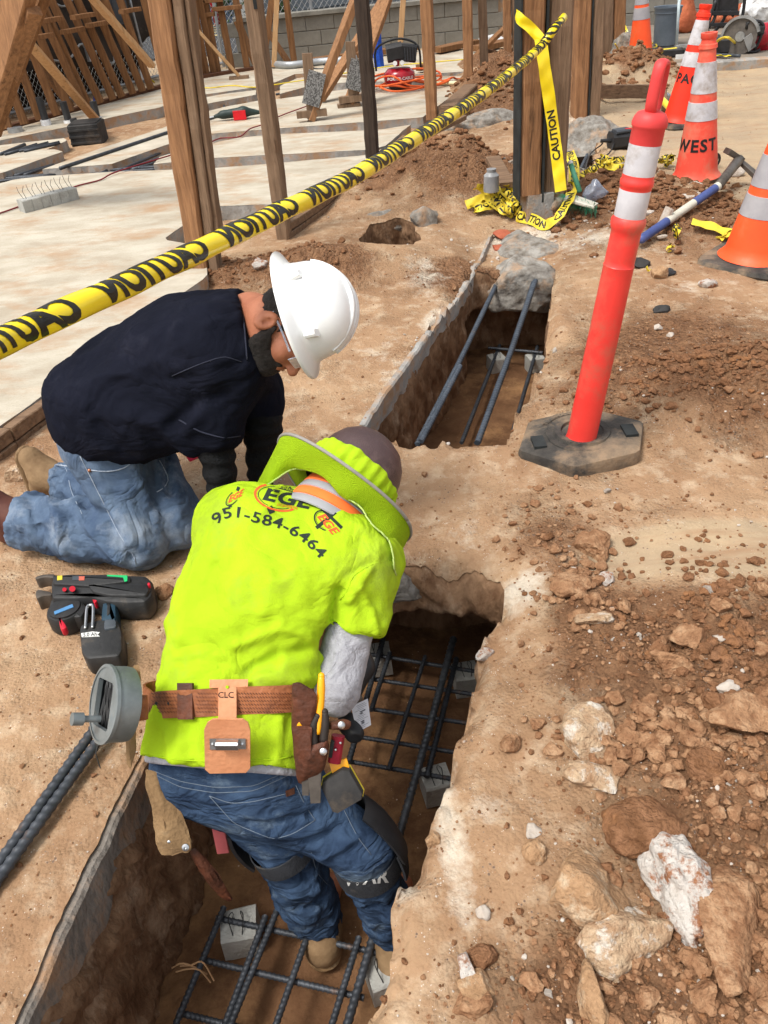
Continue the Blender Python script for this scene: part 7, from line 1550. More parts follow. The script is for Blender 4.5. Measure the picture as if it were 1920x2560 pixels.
for a_ in ('aL', 'aR'): fB.seg(Bj[a_], Bj[a_]+V(.03, .14, -.05), .035, .03)
hand(fB, Bj['hR'], nrm(Bj['hR']-Bj['eR']), V(-.3, .2, -.9), -1, curl=.9); hand(fB, Bj['hL'], nrm(Bj['hL']-Bj['eL']), V(.3, .2, -.9), 1, curl=.9)
v, q = fB.mesh(1); npmesh('body', v, q, m_skin, bend)
# shirt
fs = Field(V(-.80, .70, -.10), V(.40, 2.25, .95), .0075)
fs.seg(U(478, 1900, 1.80), U(575, 1520, 1.90), .115, .118, k=0).seg(U(655, 1900, 1.79), U(705, 1540, 1.89), .112, .116, k=.11)
fs.seg(U(575, 1520, 1.90), Bj['cL'], .118, .112, k=.09).seg(U(705, 1540, 1.89), Bj['cR'], .116, .11, k=.11).seg(Bj['cL'], Bj['cR'], .11, .105, k=.10).ell(U(690, 1440, 1.92), (.16, .17, .115), k=.10)
fs.seg(Bj['sL'], Bj['sR'], .085, .082, k=.08).seg(Bj['sR'], U(893, 1575, 1.87), .080, .070, k=.045).seg(Bj['sL'], Bj['sL']*.5+Bj['eL']*.5, .080, .072, k=.045)
axs = nrm(U(620, 1500, 1.9)-U(565, 1900, 1.79)); fs.cut(U(560, 1912, 1.70), -axs); 
fs.seg(nk, nk+nrm(HB(0, -.03, -.09)-nk)*.05, .09, .075, k=.05)
# sleeve ends
g_ = fs.grids(); hs_ = U(893, 1583, 1.87); sd_ = nrm(U(893, 1583, 1.87)-Bj['sR']); near_ = np.linalg.norm(g_-hs_.astype(np.float32), axis=-1) < .13
dd_ = ((g_-hs_.astype(np.float32))@sd_.astype(np.float32)); tors = (g_@IX.astype(np.float32)) > float(U(812, 1590, 1.87)@IX)
fs.val = np.where(near_ & tors, np.maximum(fs.val, dd_), fs.val)
v, q = fs.mesh(2); v = wrinkle(v, q, .013, .19, 25, (1.0, 1, 1)); v = wrinkle(v, q, .0045, .075, 27, (1.0, 1, 1))
P_ = lambda pts, d=0: pts
v = hits(v, q)([(P_([(800, 1655), (770, 1590), (700, 1570), (600, 1610)], 1.77), .013, .008), (P_([(810, 1620), (770, 1625), (700, 1640), (620, 1680)], 1.76), .014, -.009), (P_([(800, 1690), (740, 1700), (650, 1690)], 1.74), .014, .008), (P_([(850, 1480), (840, 1560), (815, 1600)], 1.8), .014, -.016),
     (P_([(870, 1500), (900, 1450), (940, 1400)], 1.8), .012, .007), (P_([(990, 1395), (930, 1405), (885, 1430)], 1.8), .006, -.004), (P_([(600, 1440), (580, 1600), (520, 1720)], 1.76), .03, .006), (P_([(520, 1440), (470, 1600), (430, 1700)], 1.76), .03, -.005), (P_([(640, 1330), (700, 1450), (690, 1600)], 1.78), .03, -.004),
     (P_([(420, 1830), (430, 1900)], 1.7), .012, .006), (P_([(470, 1820), (480, 1910)], 1.7), .012, -.005), (P_([(700, 1800), (690, 1900)], 1.7), .012, .006), (P_([(900, 1470), (930, 1530), (940, 1580)], 1.8), .01, .006)])
shirtB = npmesh('lime_shirt', v, q, m_lime, bend); bs_ = bvh_of(shirtB)
seamline(bs_, [(985, 1398), (930, 1410), (880, 1440), (868, 1480), (850, 1500)], .0014, m_lime, bend, 'sleeve_seam'); seamline(bs_, [(828, 1558), (870, 1578), (920, 1588), (952, 1592)], .0018, m_lime, bend, 'sleeve_hem'); seamline(bs_, [(350, 1885), (450, 1900), (560, 1906), (690, 1898), (735, 1890)], .0016, m_lime, bend, 'bottom_hem')
# grey sweatshirt under it: hem and right sleeve
f2 = Field(V(-.8, .7, -.15), V(.3, 1.8, .6), .0085); f2.seg(U(480, 1915, 1.815), U(560, 1700, 1.88), .108, k=0).seg(U(655, 1912, 1.805), U(690, 1700, 1.88), .105, k=.1).cut(U(560, 1926, 1.72), -axs).cut(U(600, 1800, 1.9), axs); v, q = f2.mesh(2); npmesh('undershirt_hem', v, q, m_grysl, bend)
f2 = Field(V(-.35, 1.0, -.1), V(.4, 1.9, .75), .007); f2.seg(U(880, 1540, 1.88), Bj['eR'], .060, .056, k=0).seg(Bj['eR'], Bj['hR'], .056, .038, k=.03); v, q = f2.mesh(2); v = wrinkle(v, q, .006, .08, 31); npmesh('grey_sleeve', v, q, m_grysl, bend)
f2 = Field(V(-.6, 1.3, -.2), V(.3, 2.4, .8), .009); f2.seg(Bj['sL']*.6+Bj['eL']*.4, Bj['eL'], .055, .05, k=0).seg(Bj['eL'], Bj['hL'], .05, .036, k=.03); v, q = f2.mesh(1); npmesh('grey_sleeve', v, q, m_grysl, bend)
# jeans
fj = Field(V(-.80, .60, -.68), V(.35, 1.75, .40), .0075)
fj.seg(U(515, 1945, 1.89), U(680, 1945, 1.88), .095, .098, k=0).seg(U(480, 1905, 1.86), U(660, 1900, 1.85), .095, k=.05).ell(U(650, 1980, 1.87), (.11, .085, .09), k=.08)
fj.seg(U(575, 1975, 1.95), Bj['kL'], .080, .068, k=.05).seg(U(690, 1985, 1.88), Bj['kR'], .092, .072, k=.06)
fj.seg(Bj['kL'], Bj['aL']*.6+Bj['kL']*.4, .070, .076, k=.03).seg(Bj['aL']*.6+Bj['kL']*.4, Bj['aL'], .076, .064, k=.02).seg(Bj['kR'], Bj['aR'], .074, .062, k=.03)
fj.cut(U(560, 1915, 1.75)+axs*.02, axs)
v, q = fj.mesh(2)
def lm(v): return .5+.9*sst(-.1, -.35, v[:, 2])
v = wrinkle(v, q, .009, .10, 35, (1, 1, 1.8), mask=lm); v = wrinkle(v, q, .004, .05, 36, (1, 1, 2), mask=lm)
v = hits(v, q)([(P_([(640, 2170), (700, 2190), (770, 2190)], 1.95), .013, -.013), (P_([(660, 2215), (730, 2235), (790, 2225)], 2.0), .013, .010), (P_([(680, 2260), (750, 2275), (810, 2250)], 2.02), .012, -.010), (P_([(770, 2100), (850, 2070), (930, 2020)], 1.82), .014, -.010), (P_([(800, 2140), (870, 2100), (950, 2060)], 1.82), .012, .009), (P_([(860, 2250), (920, 2275), (990, 2260)], 1.9), .012, -.010), (P_([(880, 2290), (930, 2310), (985, 2290)], 1.95), .012, .009),
     (P_([(620, 2060), (700, 2055), (780, 2035)], 1.8), .01, -.010), (P_([(650, 2080), (740, 2085), (800, 2070)], 1.8), .016, .008)])
jeansB = npmesh('dark_jeans', v, q, m_jeand, bend); bjb = bvh_of(jeansB)
def zz4(x, y): return (200+x/2.074, 1650+y/2.074)
for pts in ([(380, 590), (520, 660), (700, 690), (900, 680), (1110, 585)], [(380, 575), (520, 630), (700, 662), (900, 655), (1110, 560)]): seamline(bjb, [zz4(*p) for p in pts], .0010, m_std, bend, 'waistband_seam')
for pts in ([(670, 705), (780, 745), (900, 735), (1085, 690)], [(1120, 650), (1150, 720), (1190, 790), (1220, 830)], [(670, 705), (800, 850), (1000, 930), (1100, 905), (1220, 830)], [(1370, 780), (1440, 920), (1510, 1010)], [(1200, 1000), (1230, 1110), (1290, 1170)]): seamline(bjb, [zz4(*p) for p in pts], .0010, m_std, bend, 'pocket_seam')
def patch(bv, pxpoly, th, m, parent, name, off=.003, n=9, smooth=40, flatten=.6):
    """a thin stiff piece lying on the body: quad given by four photo corners"""
    a, b, c, d = [np.array(p, float) for p in pxpoly]; pts = np.zeros((n, n, 3)); ok = np.zeros((n, n), bool)
    for i in range(n):
        for j in range(n):
            u_, w_ = i/(n-1), j/(n-1); p = (a*(1-u_)+b*u_)*(1-w_)+(d*(1-u_)+c*u_)*w_; h = onray(bv, p[0], p[1], off)
            if h is not None: pts[i, j] = h; ok[i, j] = True
    G_ = np.array([[1, i/(n-1), j/(n-1)] for i in range(n) for j in range(n)]); o_ = ok.ravel(); C_, *_ = np.linalg.lstsq(G_[o_], pts.reshape(-1, 3)[o_], rcond=None); pl = (G_@C_).reshape(n, n, 3)
    pts = np.where(ok[..., None], pts*(1-flatten)+pl*flatten, pl); nn_ = nrm(np.cross(pts[-1, 0]-pts[0, 0], pts[0, -1]-pts[0, 0])); nn_ = nn_ if nn_@(CAM-pts[0, 0]) > 0 else -nn_
    mm = M(); fr = (pts+nn_*th).reshape(-1, 3); bk_ = (pts-nn_*th*.3).reshape(-1, 3); F_ = []; N2 = n*n
    for i in range(n-1):
        for j in range(n-1): k = i*n+j; F_ += [(k, k+n, k+n+1, k+1), (N2+k, N2+k+1, N2+k+n+1, N2+k+n)]
    for k in range(n-1):
        F_ += [(k, k+1, N2+k+1, N2+k), ((n-1)*n+k, N2+(n-1)*n+k, N2+(n-1)*n+k+1, (n-1)*n+k+1), (k*n, N2+k*n, N2+(k+1)*n, (k+1)*n), (k*n+n-1, (k+1)*n+n-1, N2+(k+1)*n+n-1, N2+k*n+n-1)]
    mm.add(np.concatenate([fr, bk_]), F_); return mm.build(name, m, parent, smooth=smooth), pts, nn_
patch(bjb, [zz4(1065, 680), zz4(1112, 660), zz4(1112, 695), zz4(1070, 708)], .0015, m_lead, bend, 'pocket_tab')
# boots in the trench
for a_, dr in (('aL', V(.10, .16, -.0)), ('aR', V(.05, .2, 0))):
    p = Bj[a_]+V(0, 0, -.01); f2 = Field(p-.3, p+.3, .0075); fl = -.628; d = nrm(V(-.1, .9, 0)) if a_ == 'aL' else nrm(V(.1, .8, 0))
    heel = V(p[0], p[1], fl)-d*.05+V(0, 0, .04); toe = heel+d*.19
    f2.seg(p, heel+V(0, 0, .03), .052, .045, k=0).seg(heel, toe, .042, .040, k=.04).seg(p, heel+d*.09+V(0, 0, .02), .045, .036, k=.03); v, q = f2.mesh(2); v[:, 2] = np.maximum(v[:, 2], fl+.0); npmesh('boot', v, q, m_boot, bend)
    f2 = Field(p-.3, p+.3, .0075); f2.seg(heel-V(0, 0, .030), toe-V(0, 0, .032), .048, .047, k=0, flat=(V(0, 0, 1), .3)); v, q = f2.mesh(1); npmesh('boot_sole', v, q, m_suede, bend)
# knee straps and pads
def strap(c, ax, r, w_, name, m, parent, n=36, thick=.003):
    return M().lathe(c-ax*w_/2, [(r, 0), (r+thick, .001), (r+thick*1.3, w_/2), (r+thick, w_-.001), (r, w_)], n, axis=ax).build(name, m, parent, smooth=45)
axR = nrm(Bj['aR']-Bj['kR']); axL = nrm(Bj['aL']-Bj['kL'])
sR_ = strap(Bj['kR']+axR*.045, axR, .0805, .062, 'knee_pad_strap', m_neo, bend); sL_ = strap(Bj['kL']+axL*.012-(Bj['kL']-Bj['pL'])*.0, nrm(axL+.6*nrm(Bj['kL']-Bj['pL'])), .0795, .05, 'knee_pad_strap', m_neo, bend)
m_logo = mat('printed_white', lin(208, 208, 204), rough=.6)
def pxtext(bv, s, size, o, ux, uy, m, parent, name='lettering', maxlen=9, off=.0016, curve=None, offset=0.0, spacing=1.0, shear=0.0):
    """print on a surface: text units -> photo position -> surface"""
    tv, tf = text_geo(s, size, maxlen, offset, shear, spacing); out = []
    ux = np.array(ux, float); uy = np.array(uy, float)
    for a, b in tv:
        p = (np.array(o, float)+ux*a+uy*b) if curve is None else curve(a, b); h = onray(bv, p[0], p[1], off); out.append(h if h is not None else np.array([np.nan]*3))
    out = np.array(out); good = ~np.isnan(out[:, 0]); mp = np.cumsum(good)-1
    F_ = [tuple(mp[i] for i in f) for f in tf if all(good[i] for i in f)]
    V_ = out[good]; F_ = [f for f in F_ if max(np.linalg.norm(V_[f[0]]-V_[f[1]]), np.linalg.norm(V_[f[1]]-V_[f[2]]), np.linalg.norm(V_[f[0]]-V_[f[2]])) < .05]
    if F_: return M().add(V_, F_).build(name, m, parent)
bsR = bvh_of(sR_); bsL = bvh_of(sL_)
pxtext(bsR, 'WAR', 46, (915, 2196), (1, -.08), (.08, -1), m_logo, sR_, off=.001, offset=1.5, spacing=1.1); pxtext(bsL, 'VIVI', 32, (655, 2095), (1, .2), (-.1, -1), m_logo, sL_, off=.001, offset=1.2, spacing=1.0)
def shell(c, ax, out, r, w_, a0, a1, name, m, bulge=.012):
    y_ = nrm(np.cross(ax, out)); rr = []
    for t in np.linspace(-1, 1, 9):
        R_2 = r+bulge*(1-t*t); row = [c+ax*w_*t+(out*math.cos(a)+y_*math.sin(a))*R_2 for a in np.linspace(a0, a1, 14)]; rr.append(np.array(row))
    mm = M(); mm.rings(rr, closed=False, cap=False); mm.rings([r_+0*r_ for r_ in [x_*1 for x_ in rr]], closed=False, cap=False) if False else None
    inn = [c+(x_-c)*.93 for x_ in rr]; mm.rings(inn, closed=False, cap=False)
    for k in (0, -1): mm.rings([rr[k], inn[k]], closed=False, cap=False)
    mm.rings([np.array([r_[0] for r_ in rr]), np.array([r_[0] for r_ in inn])], closed=False, cap=False); mm.rings([np.array([r_[-1] for r_ in rr]), np.array([r_[-1] for r_ in inn])], closed=False, cap=False)
    return mm.build(name, m, bend, smooth=50)
fR = nrm(V(.75, .6, .1)); axT = nrm(Bj['kR']-Bj['pR']); ox = nrm(fR-axT*(fR@axT))
shell(Bj['kR']-axT*.01, nrm(axT*.8+axR*.4), nrm(ox), .086, .085, -1.35, 1.2, 'knee_pad', m_black); 
shell(Bj['kR']+axR*.05, axR, nrm(V(.8, .3, 0)), .092, .045, -1.0, .8, 'knee_pad_flap', m_neo, .004)
h = onray(bsR, 962, 2160, .01); m_pink = mat('pink_webbing', lin(214, 110, 112), rough=.8)
if h is not None: M().beam(h+V(-.015, 0, -.035), h+V(.008, 0, .03), .024, .004, up=tuple(-fw), taper=1.2, seg=2).build('pink_pull_tab', m_pink, bend)
shell(Bj['kL'], nrm(axL+.5*nrm(Bj['kL']-Bj['pL'])), nrm(V(-.75, .5, .2)), .105, .07, -.9, .9, 'knee_pad', m_black); M().beam(Bj['kL']+V(-.15, .02, .06), Bj['kL']+V(-.15, .0, -.02), .03, .012).build('red_pad_edge', m_pink, bend)
# hat with sun shade
hb_ = M(); mesh_w = 64; aa = np.linspace(0, 2*math.pi, mesh_w, endpoint=False)
HR = lambda r, z_, wob=0: np.array([HB(r*math.cos(a)*.97, r*math.sin(a)*1.03, z_+wob*math.sin(a*2+.6)) for a in aa])
m_limef = mat('lime_mesh_fabric', K(lin(200, 240, 40), .68), K(lin(188, 230, 36), .66), scale=5, rough=.85, bump=.9, bscale=420, spec=.1)
m_dome = mat('brown_hat_shell', lin(88, 70, 70), lin(70, 54, 54), scale=4, rough=.42, bump=.35, bscale=500, coat=.1, c3=lin(112, 92, 88), s3=5)
M().rings([HR(.108, -.02), HR(.118, .012), HR(.1185, .03), HR(.1165, .06), HR(.110, .09), HR(.097, .12), HR(.076, .145), HR(.046, .162), HR(.018, .169), HR(.002, .170)], cap=False).build('hat_dome', m_dome, bend, smooth=True)
rr = []
for r_, z_ in ((.116, -.002), (.124, .012), (.1275, .034), (.1235, .056), (.119, .060)): rr.append(np.array([HB((r_+.0022*math.sin(a*26))*math.cos(a)*.97, (r_+.0022*math.sin(a*26))*math.sin(a)*1.03, z_+.003*math.sin(a*9)) for a in np.linspace(0, 2*math.pi, 160, endpoint=False)]))
M().rings(rr, cap=False).build('hat_band', m_lime, bend, smooth=True)
M().rings([HR(.118, -.004), HR(.15, -.008, .004), HR(.205, -.014, .012), HR(.205, -.017, .012), HR(.15, -.011, .004), HR(.118, -.007)], cap=False).build('hat_brim', m_limef, bend, smooth=True)
rim = [HB(.207*math.cos(a)*.97, .207*math.sin(a)*1.03, -.0155+.012*math.sin(a*2+.6)) for a in np.linspace(0, 2*math.pi, 97)]
M().tube(rim, .0042, 8).build('brim_edge', mat('grey_trim', lin(150, 146, 140), rough=.6), bend, smooth=True)
# shade: hangs from the rear half of the brim on to the shoulders
low = [(628, 1236, 2.0), (668, 1210, 1.96), (722, 1180, 1.93), (770, 1170, 1.90), (815, 1198, 1.87), (865, 1242, 1.85), (915, 1290, 1.84), (955, 1330, 1.83), (985, 1400, 1.83), (992, 1436, 1.86)]
low3 = spline([U(*p) for p in low], .01); 
prj = []
for a in np.linspace(0, 2*math.pi, 400):
    p = HB(.206*math.cos(a)*.97, .206*math.sin(a)*1.03, -.016+.012*math.sin(a*2+.6)); c_ = p-CAM; prj.append((a, 960+FPX*(c_@IX)/(c_@fw), 1280+FPX*(c_@IY)/(c_@fw), c_@fw))
prj = np.array(prj); iL = np.argmin(prj[:, 1]); iR = np.argmax(prj[:, 1]+prj[:, 2]*.6); aL_, aR_ = prj[iL, 0], prj[iR, 0]
cand_ = [(aL_, aR_ if aR_ > aL_ else aR_+2*math.pi), (aL_, aR_ if aR_ < aL_ else aR_-2*math.pi)]
mid = [np.interp(((a+b)/2) % (2*math.pi), prj[:, 0], prj[:, 3]) for a, b in cand_]; a0_, a1_ = cand_[int(np.argmin(mid))]
nS, nT = 90, 22; rows = []
for i in range(nS):
    f_ = i/(nS-1); a = a0_+(a1_-a0_)*f_; top = HB(.206*math.cos(a)*.97, .206*math.sin(a)*1.03, -.018+.012*math.sin(a*2+.6)); k = f_*(len(low3)-1); lo_ = low3[int(k)]; row = []
    for j in range(nT):
        t = j/(nT-1); p = top*(1-t)+lo_*t; sag = math.sin(t*math.pi); p = p+fw*(.018*sag)+(-RB[:, 2])*(.025*sag)+fw*(.008*math.sin(f_*19+t*2.2)*sag)+RB[:, 2]*(.006*math.sin(f_*31)*t); row.append(p)
    rows.append(np.array(row))
mm = M(); mm.rings(rows, closed=False, cap=False); so_ = mm.build('neck_shade', m_limef, bend, smooth=True)
M().tube([r_[-1] for r_ in rows], .0022, 6).build('shade_binding', mat('pale_binding', lin(178, 200, 110), rough=.7), bend, smooth=True)
# hi-vis collar
m_oran = mat('hi_vis_orange', lin(255, 128, 62), lin(244, 112, 50), scale=5, rough=.8); m_silv = mat('silver_tape', lin(166, 166, 172), lin(150, 150, 156), rough=.4, scale=5)
cax = nrm(HB(0, -.03, -.09)-nk); cc = nk+cax*.045+IX*.045-IY*.016
def cband(z0_, z1_, r0_, r1_, m_, nm): M().lathe(cc, [(r0_, z0_), (r0_+.003, z0_+.002), (r1_+.003, z1_-.002), (r1_, z1_)], 48, axis=cax, sx=1.0, sy=1.0).build(nm, m_, bend, smooth=50)
for i, (z0_, z1_, m_, nm) in enumerate([(.006, .030, m_silv, 'silver_stripe'), (.030, .056, m_oran, 'orange_stripe'), (.056, .078, m_silv, 'silver_stripe'), (.078, .110, m_oran, 'orange_stripe')]): cband(z0_, z1_, .118-z0_*.25, .118-z1_*.25, m_, nm)
# printing on the shirt
m_pr = mat('shirt_print_dark', lin(38, 48, 40), rough=.8); m_pro = mat('shirt_print_orange', lin(226, 96, 44), rough=.8)
def z3(x, y): return np.array([400+x/2.37, 1050+y/2.37])
num = [z3(318, 600), z3(372, 562), z3(445, 548), z3(520, 565), z3(600, 590), z3(705, 612), z3(790, 655), z3(870, 705), z3(945, 780)]
NP = spline([np.r_[p, 0] for p in num], 2.0)[:, :2]; NP = np.vstack([NP, NP[-1]+(NP[-1]-NP[-4])/3*np.arange(1, 12)[:, None]]); NP = np.vstack([NP[0]+(NP[0]-NP[3])/3*np.arange(8, 0, -1)[:, None], NP]); NS = np.r_[0, np.cumsum(np.linalg.norm(np.diff(NP, axis=0), axis=1))]; Ltot = NS[-1]
def along(a, b):
    s = np.clip(Ltot*.5+a, 0, Ltot-1); i = int(np.interp(s, NS, np.arange(len(NS)))); t = NP[min(i+3, len(NP)-1)]-NP[max(i-3, 0)]; t = t/np.linalg.norm(t); f_ = s-NS[i]; return NP[i]+t*f_+np.array([t[1], -t[0]])*b
tv, tf = text_geo('951-584-6464', 36, 12, .6, 0, 1.08); wd = tv[:, 0].max()-tv[:, 0].min(); kx = (Ltot-24)/wd
pxtext(bs_, '951-584-6464', 36, None, (1, 0), (0, 1), m_pr, shirtB, 'phone_number', 8, .0015, curve=lambda a, b: along(a*kx+4, b*1.05), offset=.6, spacing=1.08)
def ring2(c, ux, uy, rx, ry, wd_, m, parent, name, a0=0, a1=2*math.pi, n=72):
    P_2 = []; ux = np.array(ux); uy = np.array(uy)
    for a in np.linspace(a0, a1, n):
        for k in (1, 0):
            p = c+ux*(rx-wd_*k)*math.cos(a)+uy*(ry-wd_*k)*math.sin(a); h = onray(bs_, p[0], p[1], .0012); P_2.append(h)
    F_ = []; 
    ok = [p is not None for p in P_2]; idx = np.cumsum(ok)-1
    for i in range(n-1):
        k = 2*i
        if all(ok[k+j] for j in range(4)) and np.linalg.norm(P_2[k]-P_2[k+2]) < .03: F_.append((idx[k], idx[k+1], idx[k+3], idx[k+2]))
    if F_: M().add([p for p in P_2 if p is not None], F_).build(name, m, parent)
def bar2(a, b, wd_, m, parent, name='mark'):
    a = np.array(a, float); b = np.array(b, float); t = b-a; n_ = max(3, int(np.linalg.norm(t)/6)); nn_ = np.array([-t[1], t[0]])/np.linalg.norm(t)*wd_/2; P_2 = []
    for i in range(n_+1):
        for s_ in (-1, 1): P_2.append(onray(bs_, *(a+t*i/n_+nn_*s_), .0011))
    ok = [p is not None for p in P_2]; idx = np.cumsum(ok)-1; F_ = [(idx[2*i], idx[2*i+1], idx[2*i+3], idx[2*i+2]) for i in range(n_) if all(ok[2*i:2*i+4])]
    if F_: M().add([p for p in P_2 if p is not None], F_).build(name, m, parent)
def logo(o, ux, uy, k, c1, c2, sx=1.0, cr=True):
    """EGE with an oval and a cross behind it"""
    o = np.array(o, float); ux = np.array(ux, float); uy = np.array(uy, float); P2 = lambda a, b: o+ux*a*k*sx+uy*b*k
    if cr: bar2(P2(-24, -30), P2(-17, -46), 15*k, m_pr, shirtB, 'logo_cross'); bar2(P2(14, 26), P2(22, 42), 13*k, m_pr, shirtB, 'logo_cross')
    ring2(P2(-10, -2), ux*sx, uy, 46*k, 36*k, 5*k, c2, shirtB, 'logo_oval', 1.75, 5.6); ring2(P2(-10, -2), ux*sx, uy, 38*k, 29*k, 1.5*k, m_pr, shirtB, 'logo_oval', 1.75, 5.4)
    pxtext(bs_, 'EGE', 46*k, P2(6, 0), ux*1.12*sx, uy, c1, shirtB, 'logo_letters', 8, .0019, offset=1.6*k, spacing=1.06, shear=.25)
logo(z3(725, 462), (.975, .20), (.08, -.92), 1.0, m_pr, m_pro, 1.30)
bar2(z3(648, 380), z3(905, 452), 8, m_pr, shirtB, 'logo_banner'); pxtext(bs_, 'LIC#1078796', 9.5, z3(755, 512), (.98, .2), (.1, -1), m_pro, shirtB, 'licence_line', 9, .0015)
logo(z3(985, 605), (.60, .70), (.70, -.52), .70, m_pro, m_pr, 1.0, False); bar2(z3(925, 640), z3(1040, 545), 9, m_pr, shirtB, 'logo_cross'); bar2(z3(955, 520), z3(1078, 640), 8, m_pr, shirtB, 'logo_cross')
logo(z3(440, 456), (.80, -.42), (.12, -.82), .60, m_pro, m_pr, .8)
pxtext(bs_, 'ALCARAZ GENERAL ENGINEERING', 8.5, z3(775, 415), (.96, .29), (.1, -1), m_lime, shirtB, 'banner_letters', 9, .0024)
# ================================================================== TOOL BELT AND TOOLS
bvb = BVHTree.FromPolygons(*(lambda A_, B_: ([*A_[0], *B_[0]], [*A_[1], *[tuple(i+len(A_[0]) for i in p) for p in B_[1]]]))(*[([tuple(V(*w_.co)+rootloc(o)) for w_ in o.data.vertices], [tuple(p.vertices) for p in o.data.polygons]) for o in (shirtB, jeansB)]))
# belt ring round the waist
bel = M(); path = []
for px, py in [(318, 1768), (345, 1765), (380, 1763), (430, 1760), (500, 1757), (560, 1753), (620, 1750), (690, 1748), (745, 1744), (790, 1738), (806, 1735)]:
    h = onray(bvb, px, py, .006); path.append(h if h is not None else None)
path = [p for p in path if p is not None]; cw = (Bj['wL']+Bj['wR'])/2+axs*.02
pr_, pl_ = path[-1], path[0]; back = [pr_+V(.03, .06, -.03), cw+nrm(V(.3, 1, -.4))*.15+V(.08, 0, 0), cw+nrm(V(-.1, 1, -.5))*.15, pl_+V(-.02, .06, -.03)]
loop_ = spline([V(*p) for p in path]+back+[path[0]], .012)
rr = []
for i, p in enumerate(loop_):
    t = loop_[min(i+1, len(loop_)-1)]-loop_[max(i-1, 0)]; t = nrm(t); upv = nrm(axs*.9+V(0, 0, .35)); upv = nrm(upv-t*(upv@t)); o = nrm(np.cross(t, upv)); o = o if o@(p-cw) > 0 else -o
    rr.append(np.array([p-upv*.029, p-upv*.029+o*.006, p+upv*.029+o*.006, p+upv*.029]))
belt = bel.rings(rr, cap=False).build('tool_belt', m_lea, bend, smooth=30)
Rb = lambda px, py, off=.012: onray(bvb, px, py, off)
bb = bvh_of(belt)
def z4(x, y): return zz4(x, y)
_, pp_, nb = patch(bvb, [z4(510, 120), z4(590, 120), z4(590, 308), z4(515, 308)], .006, m_lead, belt, 'keeper_loop', off=.014)
# stamped basket weave on the belt
st_ = M(); sc_ = 0
for gx_ in np.arange(370, 1100, 15):
    for gy_ in range(6):
        x_, y_ = gx_+(gy_ % 2)*7, 170+gy_*19
        if 505 < x_ < 600 or 700 < x_ < 820: continue
        a, b = onray(bb, *z4(x_, y_), .0008), onray(bb, *z4(x_+11, y_+9), .0008)
        if a is not None and b is not None and np.linalg.norm(a-b) < .02: st_.tube([a, b], .0009, 4)
st_.build('stamped_pattern', m_lead, belt)['kind'] = 'stuff'
# buckle
c_ = [Rb(*z4(*p), .022) for p in ((352, 140), (430, 145), (430, 310), (352, 305))]
if all(x is not None for x in c_): M().tube([c_[0], c_[1], c_[2], c_[3], c_[0]], .0028, 8).build('buckle', m_chrome, belt, smooth=True); M().tube([(c_[0]+c_[3])/2, (c_[1]+c_[2])/2], .0022, 8).build('buckle_prong', m_chrome, belt, smooth=True)
for x_ in (295, 395, 460):
    h = Rb(*z4(x_, 225), .0135)
    if h is not None: M().lathe(h, [(0, .001), (.0032, .001), (.0034, 0)], 12, axis=-ray(*z4(x_, 225))).build('belt_hole', m_felt, belt)
# hammer holder: a top-level thing hanging on the belt
hh_ = Rb(*z4(765, 420), .02); ham = thing('hammer_holder', 'tan leather hammer holder with a steel loop hanging at the back of the belt', 'tool holder', hh_)
patch(bvb, [z4(672, 103), z4(872, 100), z4(870, 145), z4(672, 145)], .004, m_leal, ham, 'top_tab', off=.016); patch(bvb, [z4(718, 140), z4(812, 140), z4(812, 310), z4(718, 310)], .004, m_leal, ham, 'strap', off=.018)
# lower plate with cut corners
def platepoly(pts, off, th, m, par, nm):
    P3 = [U(*z4(x_, y_), 1) for x_, y_ in pts]; q0 = [Rb(*z4(*p), off) for p in ((660, 320), (870, 320), (870, 570), (660, 570))]
    q0 = [p for p in q0 if p is not None]; c0 = sum(q0)/len(q0); gr_ = [Rb(*z4(x_, y_), off) for x_ in (670, 720, 765, 810, 865) for y_ in (320, 380, 440, 500, 560)]; n_ = nrm(np.cross(q0[1]-q0[0], q0[-1]-q0[0])); n_ = n_ if n_@(CAM-c0) > 0 else -n_; c0 = c0+n_*(max((p-c0)@n_ for p in gr_ if p is not None)-.003)
    out = []
    for x_, y_ in pts: d = ray(*z4(x_, y_)); out.append(CAM+d*(((c0-CAM)@n_)/(d@n_)))
    k = len(out); M().add(out+[p+n_*th for p in out], [tuple(range(k-1, -1, -1)), tuple(range(k, 2*k))]+[(i, (i+1) % k, (i+1) % k+k, i+k) for i in range(k)]).build(nm, m, par); return c0+n_*th, n_
c0, n0 = platepoly([(662, 320), (690, 302), (845, 302), (872, 320), (884, 360), (884, 555), (862, 578), (675, 582), (650, 560), (646, 355)], .014, .004, m_leal, ham, 'leather_plate')
def onpl(x_, y_, e=0.0): d = ray(*z4(x_, y_)); return CAM+d*(((c0+n0*e-CAM)@n0)/(d@n0))
M().add([onpl(672, 408, .001), onpl(858, 408, .001), onpl(860, 462, .001), onpl(674, 466, .001), onpl(672, 408, .003), onpl(858, 408, .003), onpl(860, 462, .003), onpl(674, 466, .003)], [(4, 5, 6, 7), (0, 1, 5, 4), (1, 2, 6, 5), (2, 3, 7, 6), (3, 0, 4, 7)]).build('steel_bracket', m_galv, ham)
M().beam(onpl(708, 440, .012), onpl(822, 440, .012), .020, .018, up=tuple(n0), ch=.004).build('steel_loop', m_chrome, ham, smooth=40)
for x_ in (688, 842): M().sphere(onpl(x_, 437, .004), .0035).build('rivet', m_galv, ham, smooth=True)
M().lathe(Rb(*z4(763, 140), .023), [(0, .001), (.0035, .001), (.0036, 0)], 12, axis=-fw).build('hang_hole', m_lime, ham)
m_emb = mat('burned_print', lin(40, 34, 40), rough=.8)
